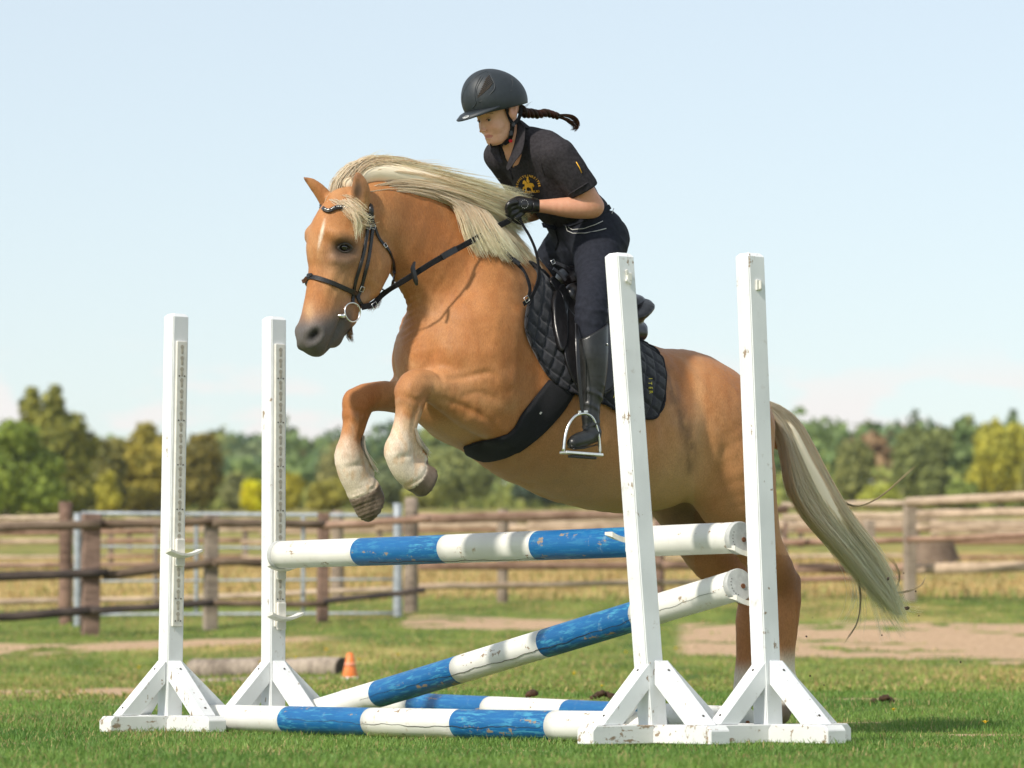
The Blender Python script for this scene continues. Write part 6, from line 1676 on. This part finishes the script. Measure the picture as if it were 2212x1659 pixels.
boot(-1, [(u - 60, v, -w, r, s_) for u, v, w, r, s_ in bp], [(u - 60, v, -w, r, s_) for u, v, w, r, s_ in tp])
BoB = BVHTree.FromPolygons([tuple(v) for v in BoV], [tuple(q) for q in BoF.tolist()])
def oon(u, v, off=.002): return bon(u, v, off, .3, BoB)
tube_obj('boot_rim', [oon(1244, 730), oon(1262, 727), oon(1285, 717), oon(1305, 705)], .0025, M_BOOT, ob, 6)
tube_obj('boot_seam', [oon(1262, 730), oon(1266, 780), oon(1266, 830), oon(1266, 868)], .0016, M_BOOT, ob, 6)
tube_obj('sole_edge', [oon(1227, 966, .003), oon(1240, 968, .003), oon(1262, 966, .003), oon(1292, 960, .003)], .004, M_BOOT, ob, 6)
tube_obj('boot_snap', [oon(1310, 742, .003), oon(1311, 746, .003)], .003, M_METAL, ob, 8)
# stirrups
stir = thing('stirrup', 'steel stirrup iron round the near boot, hung on a black leather', 'stirrup'); stir.matrix_basis = HM
def stirrup(parent, sg=1, du=0):
    def K(u, v, w=.400): p = HP(u + du, v, w); return np.array([p[0], p[1] * sg, p[2]])
    arch = [K(1217, 975), K(1220, 945), K(1227, 920), K(1238, 903), K(1250, 895), K(1266, 894), K(1280, 903), K(1289, 925), K(1294, 950), K(1296, 980)]
    tube_obj('arch', catmull(arch, 5), .0068, M_METAL, parent, 10, flat=.8)
    bm = bmesh.new(); a, b_ = K(1216, 977), K(1296, 983); beam(bm, a, b_, .045, .012, up=(0, 0, 1)); bm_obj('tread', bm, M_METAL, parent, bevel=.003)
    bm = bmesh.new(); a, b_ = K(1232, 981), K(1284, 985); beam(bm, a + np.array([0, 0, -.008]), b_ + np.array([0, 0, -.008]), .030, .010); bm_obj('tread_pad', bm, M_LEATHER, parent, bevel=.002)
    bm = bmesh.new(); a, b_ = K(1249, 890), K(1269, 889); beam(bm, a, b_, .008, .010); bm_obj('eye_bar', bm, M_METAL, parent, bevel=.002)
stirrup(stir)
strap('stirrup_leather', [HP(1246, 700, .34), HP(1247, 740, .385), HP(1250, 800, .405), HP(1254, 850, .405), HP(1258, 892, .402)], 10 * U1, .004, M_LEATHER, stir, nrm=(0, 1, 0))
# ---------- gloves with fingers
def glove(label_w, P, side):
    S = Sculpt(np.array(P['c']) - .12, np.array(P['c']) + .12, .0032)
    S.chain([st(*p) for p in P['palm']], .012)
    for f in P['fingers']: S.chain([st(*p) for p in f], .004)
    V, Fc = S.mesh(1); o = mesh('glove', V, Fc, M_LEATHER, rider, True); return o, BVHTree.FromPolygons([tuple(v) for v in V], [tuple(q) for q in Fc.tolist()])
g1, GB = glove('', dict(c=HP(1125, 450, .09), palm=[(1158, 445, .110, 15, 1), (1146, 444, .106, 16, 1), (1130, 443, .100, 17, .8), (1117, 446, .092, 15, .8)],
    fingers=[[(1114, 436, .112, 7, 1), (1101, 440, .112, 6.6, 1), (1096, 452, .102, 6.2, 1), (1104, 460, .094, 6, 1), (1113, 458, .092, 5.5, 1)],
             [(1115, 444, .102, 7.3, 1), (1102, 450, .104, 6.8, 1), (1097, 462, .096, 6.4, 1), (1106, 470, .088, 6, 1), (1116, 466, .086, 5.5, 1)],
             [(1120, 454, .096, 7, 1), (1108, 461, .100, 6.6, 1), (1105, 472, .092, 6, 1), (1114, 478, .084, 5.8, 1), (1122, 473, .082, 5.5, 1)],
             [(1128, 460, .094, 6.5, 1), (1118, 468, .098, 6, 1), (1117, 478, .092, 5.6, 1), (1125, 481, .084, 5.3, 1)],
             [(1136, 433, .088, 7.5, 1), (1122, 430, .080, 7, 1), (1109, 434, .078, 6.5, 1), (1100, 440, .080, 5.8, 1)]]), 1)
g2, _ = glove('', dict(c=HP(1108, 468, -.04), palm=[(1126, 470, -.07, 14, 1), (1112, 468, -.055, 16, .8), (1102, 466, -.045, 14, .8)],
    fingers=[[(1100, 458, -.03, 7, 1), (1088, 464, -.028, 6.5, 1), (1086, 475, -.035, 6, 1), (1094, 481, -.045, 5.5, 1)],
             [(1102, 466, -.04, 7, 1), (1091, 473, -.04, 6.5, 1), (1090, 484, -.045, 6, 1), (1099, 488, -.05, 5.5, 1)],
             [(1107, 474, -.05, 7, 1), (1097, 481, -.05, 6.3, 1), (1098, 490, -.055, 5.8, 1), (1107, 491, -.06, 5.5, 1)],
             [(1114, 478, -.06, 6.5, 1), (1106, 486, -.06, 6, 1), (1109, 493, -.062, 5.5, 1)],
             [(1112, 455, -.06, 7, 1), (1101, 452, -.05, 6.5, 1), (1092, 456, -.045, 6, 1)]]), -1)
tube_obj('wrist_band', catmull([bon(1150, 428, .003, .1, GB), bon(1152, 440, .004, .1, GB), bon(1152, 452, .004, .1, GB), bon(1149, 461, .003, .1, GB)], 4), .004, M_LEATHER, g1, 8)
for k in range(11):
    a = R(-60 + 300 * k / 10); p = bon(1133 + 7.5 * math.sin(a), 441 - 8.5 * math.cos(a + math.pi), .002, .1, GB)
    bm = bmesh.new(); bmesh.ops.create_uvsphere(bm, u_segments=8, v_segments=5, radius=.0014); q = bm_obj('stud', bm, M_WPIPE, g1, True); q.location = p
# ---------- helmet
He = Sculpt((-.36, -.2, 2.28), (.16, .2, 2.68), .0040)
hc = HP(1065, 213, 0); hr = R(17)
Rm = np.array([[math.cos(hr), 0, math.sin(hr)], [0, 1, 0], [-math.sin(hr), 0, math.cos(hr)]])
He.ball(hc, (.132, .108, .112), .01, rot=Rm); He.ball(hc + Rm[0] * -.018 + Rm[2] * -.022, (.112, .100, .088), .02, rot=Rm)
He.ball(hc + Rm[0] * .030 + Rm[2] * -.010, (.112, .104, .098), .02, rot=Rm)
He.ball(hc + Rm[2] * -.080 , (.108, .090, .11), .004, 'sub', rot=Rm)
He.cut(H0_(1062, 240, 0), (.27, 0, -.96)); 
HeV, HeF = He.mesh(1); del He
hel = thing('riding_helmet', 'matt black riding helmet with a peak and slotted vents on the head of the rider', 'helmet'); hel.matrix_basis = HM
sh = mesh('shell', HeV, HeF, M_HELMET, hel, True)
HeB = BVHTree.FromPolygons([tuple(v) for v in HeV], [tuple(q) for q in HeF.tolist()])
def hon(u, v, off=.001): return bon(u, v, off, .08, HeB)
# peak: crescent that follows the brow
inner, outer_ = [], []
for k in range(25):
    a = R(-66 + 132 * k / 24)
    ci = hc + Rm[0] * (-.128 * math.cos(a)) + np.array([0, 1, 0]) * (.106 * math.sin(a)) + Rm[2] * (-.036 + .010 * math.cos(a))
    ex = max(0, math.cos(a * 1.33)) ** .75 * .052
    co_ = hc + Rm[0] * (-(.128 * math.cos(a) + ex)) + np.array([0, 1, 0]) * (.106 * math.sin(a) * (1 + .02)) + Rm[2] * (-.034 + .006 * math.cos(a) - ex * .42)
    inner.append(ci); outer_.append(co_)
mid = [(a + b_) / 2 + Rm[2] * .004 for a, b_ in zip(inner, outer_)]
V = np.vstack([inner, mid, outer_]); n_ = 25
Fc = [(r * n_ + j, r * n_ + j + 1, (r + 1) * n_ + j + 1, (r + 1) * n_ + j) for r in range(2) for j in range(n_ - 1)]
pk = mesh('peak', V, Fc, M_HELMET, hel, True); md = pk.modifiers.new('t', 'SOLIDIFY'); md.thickness = .005; md.offset = 0
def htube(name, pts, r, mat=None, parent=None, off=.0): tube_obj(name, catmull([hon(u, v, off) for u, v in pts], 5), r, mat or M_HELMET, parent or sh, 6)
htube('vent_rim', [(1054, 155), (1062, 168), (1069, 186), (1062, 200), (1037, 220), (1030, 205), (1030, 192), (1040, 172), (1054, 155)], .0022)
htube('ridge', [(1050, 153), (1036, 170), (1027, 190), (1026, 212), (1028, 224), (1020, 234)], .0022)
htube('ridge', [(1000, 222), (1000, 205), (1012, 182), (1032, 163), (1050, 154)], .0018); htube('ridge', [(1104, 168), (1108, 180), (1104, 198)], .0016)
for k in range(9):
    f = k / 8; a = (1053 - 21 * f, 164 + 40 * f); b_ = (1057 + 8 * min(1, f * 1.6) - 20 * max(0, f - .62), 163 + 26 * f)
    a = (a[0] - 4 + 2 * f, a[1] + 8)
    htube('vent_slot', [a, ((a[0] + b_[0]) / 2, (a[1] + b_[1]) / 2), b_], .0021, M_DARKHOLE, sh, .0003)
bdg = [outer_[13] * .25 + inner[13] * .75, outer_[16] * .35 + inner[16] * .65]
# badge on the peak
Bc = V[n_ + 14] * .5 + V[2 * n_ + 14] * .5
nrmB = np.cross(V[n_ + 15] - V[n_ + 13], V[2 * n_ + 14] - V[n_ + 14]); nrmB /= np.linalg.norm(nrmB); nrmB *= np.sign(nrmB[2])
xB = V[n_ + 16] - V[n_ + 12]; xB /= np.linalg.norm(xB); yB = np.cross(nrmB, xB)
def flat_text(name, body_, size, origin, xa, ya, na, mat, parent, off=.002, bvh=None, extr=.0006, maxw=None):
    cu = bpy.data.curves.new(name, 'FONT'); cu.body = body_; cu.size = size; cu.align_x = 'CENTER'; cu.align_y = 'CENTER'
    if maxw: cu.space_character = 1.0
    to = bpy.data.objects.new(name, cu); COL.objects.link(to); dg = bpy.context.evaluated_depsgraph_get(); me = bpy.data.meshes.new_from_object(to.evaluated_get(dg))
    bpy.data.objects.remove(to); n = len(me.vertices)
    co_ = np.empty(n * 3, np.float32); me.vertices.foreach_get('co', co_); co_ = co_.reshape(-1, 3); V_ = []
    for p in co_:
        q = np.asarray(origin) + xa * p[0] + ya * p[1]
        if bvh is not None:
            r = bvh.ray_cast(Vector(q + na * .08), Vector(-na), .2)
            if r[0] is not None: q = np.array(r[0]) + na * off
        else: q = q + na * off
        V_.append(q)
    me.vertices.foreach_set('co', np.array(V_, np.float32).ravel()); me.update(); me.materials.append(mat)
    o = bpy.data.objects.new(name, me); link(o, parent); md = o.modifiers.new('t', 'SOLIDIFY'); md.thickness = extr; return o
bm = bmesh.new(); vs = [bm.verts.new(Bc + xB * x_ + yB * y_ + nrmB * .004) for x_, y_ in ((-.017, .001), (-.010, .007), (0, .009), (.010, .007), (.017, .001), (.010, -.006), (0, -.009), (-.010, -.006))]; bm.faces.new(vs)
bmesh.ops.extrude_face_region(bm, geom=list(bm.faces)); bd = bm_obj('badge', bm, plain('badge_white', (.78, .80, .80), .4, .05, 50), hel)
flat_text('badge_lettering', 'UVEX', .009, Bc, xB * np.sign(xB[0] or 1), yB * np.sign((yB @ Rm[2]) or 1), nrmB, M_HELMET, bd, .0062)
# straps, buckle and chin cup
def stp(name, pts, wd, off=.004, mat=None): return strap(name, [bon(u, v, off, w) for u, v, w in pts], wd * U1, .003, mat or M_WEB, hel, nrm=(-.2, 1, 0))
stp('chin_strap', [(1092, 232, .085), (1097, 246, .082), (1101, 257, .078), (1105, 268, .075)], 9, .008)
stp('chin_strap', [(1127, 232, .05), (1124, 246, .06), (1115, 258, .07), (1106, 268, .075)], 9, .008)
stp('chin_strap', [(1105, 266, .075), (1103, 284, .065), (1098, 298, .05), (1088, 309, .04), (1074, 314, .02), (1060, 315, .01)], 11, .008)
for u, v, w_, h_ in ((1105, 269, .015, .017), (1101, 286, .015, .020), (1092, 306, .018, .016)):
    bm = bmesh.new(); bx(bm, (0, 0, 0), (w_, .008, h_)); q = bm_obj('strap_buckle', bm, M_LEATHER, hel, bevel=.002); q.location = bon(u, v, .010, .07)
bm = bmesh.new(); bmesh.ops.create_cone(bm, segments=16, radius1=.0075, radius2=.0065, depth=.006, cap_ends=True, matrix=Matrix.Rotation(math.pi / 2, 4, 'X')); q = bm_obj('release_button', bm, M_RED, hel); q.location = bon(1099, 298, .014, .06)
# ---------- hair: bed under the helmet and a plait
hb = [([Q((1088, 222, .082), (1100, 226, .08), (1116, 230, .05), (1128, 236, .02)), Q((1090, 214, .07), (1108, 216, .06), (1122, 226, .03), (1130, 240, .0)), Q((1112, 222, .045), (1120, 236, .04), (1124, 246, .03), (1132, 243, .0))], 420, .004, .02, .2),
      ([Q((1070, 236, .080), (1080, 228, .082), (1092, 226, .08)), Q((1096, 230, .075), (1108, 240, .07), (1116, 246, .05))], 120, .003, .01, .3)]
hair('hair', hb, rider, M_BROWNHAIR, (.035, .018, .010), (.10, .05, .028), 41, 9, .0011)
axis = catmull([HP(1126, 238, .02), HP(1134, 244, .015), (HP(1148, 245, .01)), HP(1163, 247, .0), HP(1178, 244, 0), HP(1191, 247, 0), HP(1204, 251, 0)], 12)
n_ = len(axis)
for k in range(3):
    ph = 2 * math.pi * k / 3; t_ = np.linspace(0, 1, n_); w_ = t_ * 2 * math.pi * 3.2 + ph; rr_ = .0105 * (1 - .35 * t_)
    P3 = axis + np.stack([0 * t_, np.sin(w_) * rr_ * 1.1, np.sin(2 * w_) * .0 + np.cos(w_) * rr_], 1)
    o = tube_obj('plait_strand', P3, np.linspace(.0120, .0080, n_), M_BROWNHAIR, rider, 8); vcol(o, np.tile([.055 + .015 * k, .028, .016], (len(o.data.vertices), 1)))
tube_obj('hair_tie', [HP(1201, 249, 0), HP(1208, 252, 0)], .0085, M_LEATHER, rider, 10)
hair('plait_end', [([Q((1204, 247, .004), (1222, 246, 0), (1238, 248, 0), (1250, 258, 0), (1252, 270, 0), (1246, 280, 0)), Q((1204, 254, -.004), (1218, 258, 0), (1232, 266, 0), (1240, 274, 0), (1243, 280, 0), (1237, 283, 0))], 320, .003, .014, .4)], rider, M_BROWNHAIR, (.06, .025, .012), (.22, .095, .045), 43, 11, .0009)
hair('loose_hair', [([Q((1130, 236, .01), (1140, 228, .01), (1152, 222, 0)), Q((1160, 240, .01), (1170, 232, .01), (1184, 228, 0)), Q((1180, 250, .01), (1172, 260, .01), (1182, 262, 0))], 26, .006, .02, .5)], rider, M_BROWNHAIR, (.05, .025, .015), (.10, .05, .03), 44, 9, .0004)
# ---------- lettering and crest
def surf_frame(u, v, bvh, dw=.1):
    o = HMI @ Vector((0, 0, CAMZ)); d = (HMI.to_3x3() @ Vector(ray(u, v))).normalized(); r = bvh.ray_cast(o, d)
    p, n = np.array(r[0]), np.array(r[1]); x_ = HP(u + 10, v, 0) - HP(u, v, 0); x_ = x_ - n * (x_ @ n) * .0; x_ /= np.linalg.norm(x_)
    y_ = np.array([0, 0, 1.0]); n2 = -np.array(d); return p, x_, y_, n2
p, xa, ya, na = surf_frame(1138, 404, PB); VX = (np.array([xa[0], 0, 0]) * 1.0); 
camx = HMI.to_3x3() @ Vector((1, 0, 0)); camx = np.array(camx)
def arc_text(txt, cu, cv, rad, a0, a1, size, bvh, mat, parent):
    for i, ch in enumerate(txt):
        a = R(a0 + (a1 - a0) * i / (len(txt) - 1)); u, v = cu + rad * math.sin(a), cv - rad * math.cos(a)
        r = surf_frame(u, v, bvh)
        xx = camx * math.cos(a) + np.array([0, 0, -1.0]) * math.sin(a); yy = camx * math.sin(a) + np.array([0, 0, 1.0]) * math.cos(a)
        flat_text('letter', ch, size, r[0], xx, yy, r[3], mat, parent, .0025, bvh)
arc_text('BERNSTEINREITER', 1141, 404, 24, -88, 84, .0125, PB, M_GOLD, polo)
for i, ch in enumerate('HIRSCHBURG'):
    r = surf_frame(1134 + i * 3.25, 416 - i * .3, PB); flat_text('letter', ch, .0125, r[0], camx, np.array([0, 0, 1.0]), r[3], M_GOLD, polo, .0025, PB)
# crest: horse and rider in outline (filled shapes)
def uvshape(name, pts, bvh, mat, parent, off=.003, cu=0, cv=0, sc2=1.0):
    P = [surf_frame(cu + x_ * sc2, cv + y_ * sc2, bvh) for x_, y_ in pts]; bm = bmesh.new(); vs = [bm.verts.new(q[0] + q[3] * off) for q in P]; f = bm.faces.new(vs)
    bmesh.ops.triangulate(bm, faces=[f]); o = bm_obj(name, bm, mat, parent); md = o.modifiers.new('t', 'SOLIDIFY'); md.thickness = .0008; return o
uvshape('crest_horse', [(-12, -3), (-11, -8), (-8, -10), (-5, -7), (-2, -3), (5, -4), (10, -3), (13, 2), (12, 6), (10, 2), (9, 5), (10, 11), (11, 16), (8, 16), (6, 8), (1, 5), (-3, 6), (-3, 11), (-4, 17), (-6, 17), (-6, 9), (-9, 8), (-10, 13), (-12, 12), (-11, 5), (-7, 3), (-8, -3), (-11, -1)], PB, M_GOLD, polo, cu=1141, cv=399)
uvshape('crest_rider', [(-3, -5), (-4, -11), (-3, -13), (-4, -16), (-1, -18), (1, -15), (0, -13), (3, -8), (2, -4)], PB, M_GOLD, polo, cu=1141, cv=399)
tube_obj('back_lettering', [pon(1244, 350, .002), pon(1251, 362, .002), pon(1256, 374, .002)], .002, M_GOLD, polo, 5)
# pad lettering, partly hidden by the leaning stand
PDB = BVHTree.FromObject(pads[0], bpy.context.evaluated_depsgraph_get())
for ch, u, v, a in (('H', 1329, 857, -20), ('I', 1335, 862, -14), ('R', 1343, 866, -10), ('S', 1352, 868, -4), ('C', 1361, 869, 0), ('H', 1370, 868, 4), ('R', 1405, 818, 78), ('E', 1404, 828, 80), ('T', 1405, 838, 84), ('E', 1406, 847, 86), ('R', 1405, 856, 86)):
    if ch == 'R' and u == 1405 and v == 818: ch = 'I'
    if (u, v) == (1404, 828): ch = 'T'
    if (u, v) == (1405, 838): ch = 'E'
    if (u, v) == (1406, 847): ch = 'R'
    if (u, v) == (1405, 856): continue
    r = surf_frame(u, v, PDB); a = R(a)
    xx = camx * math.cos(a) + np.array([0, 0, -1.0]) * math.sin(a) * -1; yy = -camx * math.sin(a) + np.array([0, 0, 1.0]) * math.cos(a)
    if u > 1400: xx = np.array([0, 0, -1.0]); yy = camx
    flat_text('letter', ch, .020, r[0], xx, yy, r[3], M_YTEXT, pads[0], .004, PDB)
# flung specks of earth behind the hind legs
M_CLOD = plain('flying_earth', (.045, .028, .018), .95, .3, 100)
cl0 = None
for i, (u, v, sU) in enumerate(((1960, 1314, 9), (1918, 1250, 6), (1978, 1277, 4), (1952, 1238, 3), (1742, 1375, 4), (1905, 1372, 3), (1863, 1448, 3), (1750, 1460, 4), (2046, 1505, 2), (1985, 1330, 3), (1755, 1335, 2), (2075, 1430, 4), (1660, 1462, 2), (1780, 1480, 3))):
    p = PX(u, v, 15.9)
    if cl0 is None:
        bm = bmesh.new(); bmesh.ops.create_icosphere(bm, subdivisions=2, radius=1.0)
        for v_ in bm.verts: v_.co *= 1 + RNG.normal(0, .22)
        cl0 = bm_obj('flying_clod', bm, M_CLOD); o = cl0
    else: o = cl0.copy(); COL.objects.link(o)
    k = sU * .5 * 15.9 / FL; o.location = p; o.scale = (k * 1.2, k, k * .8); o.rotation_euler = (i, i * 2.1, i * .7)
    tag(o, {0: 'largest flung clod of earth, below the tip of the tail', 1: 'clod of earth at the curl of the tail', 2: 'small clod at the end of a stray tail hair', 4: 'speck of earth in the air right of the near hind leg', 11: 'speck of earth in the air far to the right'}.get(i, 'tiny speck of earth flung up behind the horse'), 'clod of earth', 'specks of earth flung up by the hooves')
# ------------------------------------------------------------------ the air between here and the hills
m = bpy.data.materials.new('haze_air'); m.use_nodes = True; nt = m.node_tree; nt.nodes.clear()
out = nt.nodes.new('ShaderNodeOutputMaterial'); v = nt.nodes.new('ShaderNodeVolumePrincipled'); nt.links.new(v.outputs[0], out.inputs['Volume'])
v.inputs['Color'].default_value = (.86, .92, 1, 1); v.inputs['Density'].default_value = 0.00016; v.inputs['Anisotropy'].default_value = .3
bm = bmesh.new(); bx(bm, (0, 1780, 27), (5200, 4440, 60.0)); hz_o = bm_obj('haze', bm, m); tag(hz_o, 'thin pale haze in the air over the fields', 'haze', kind='stuff')
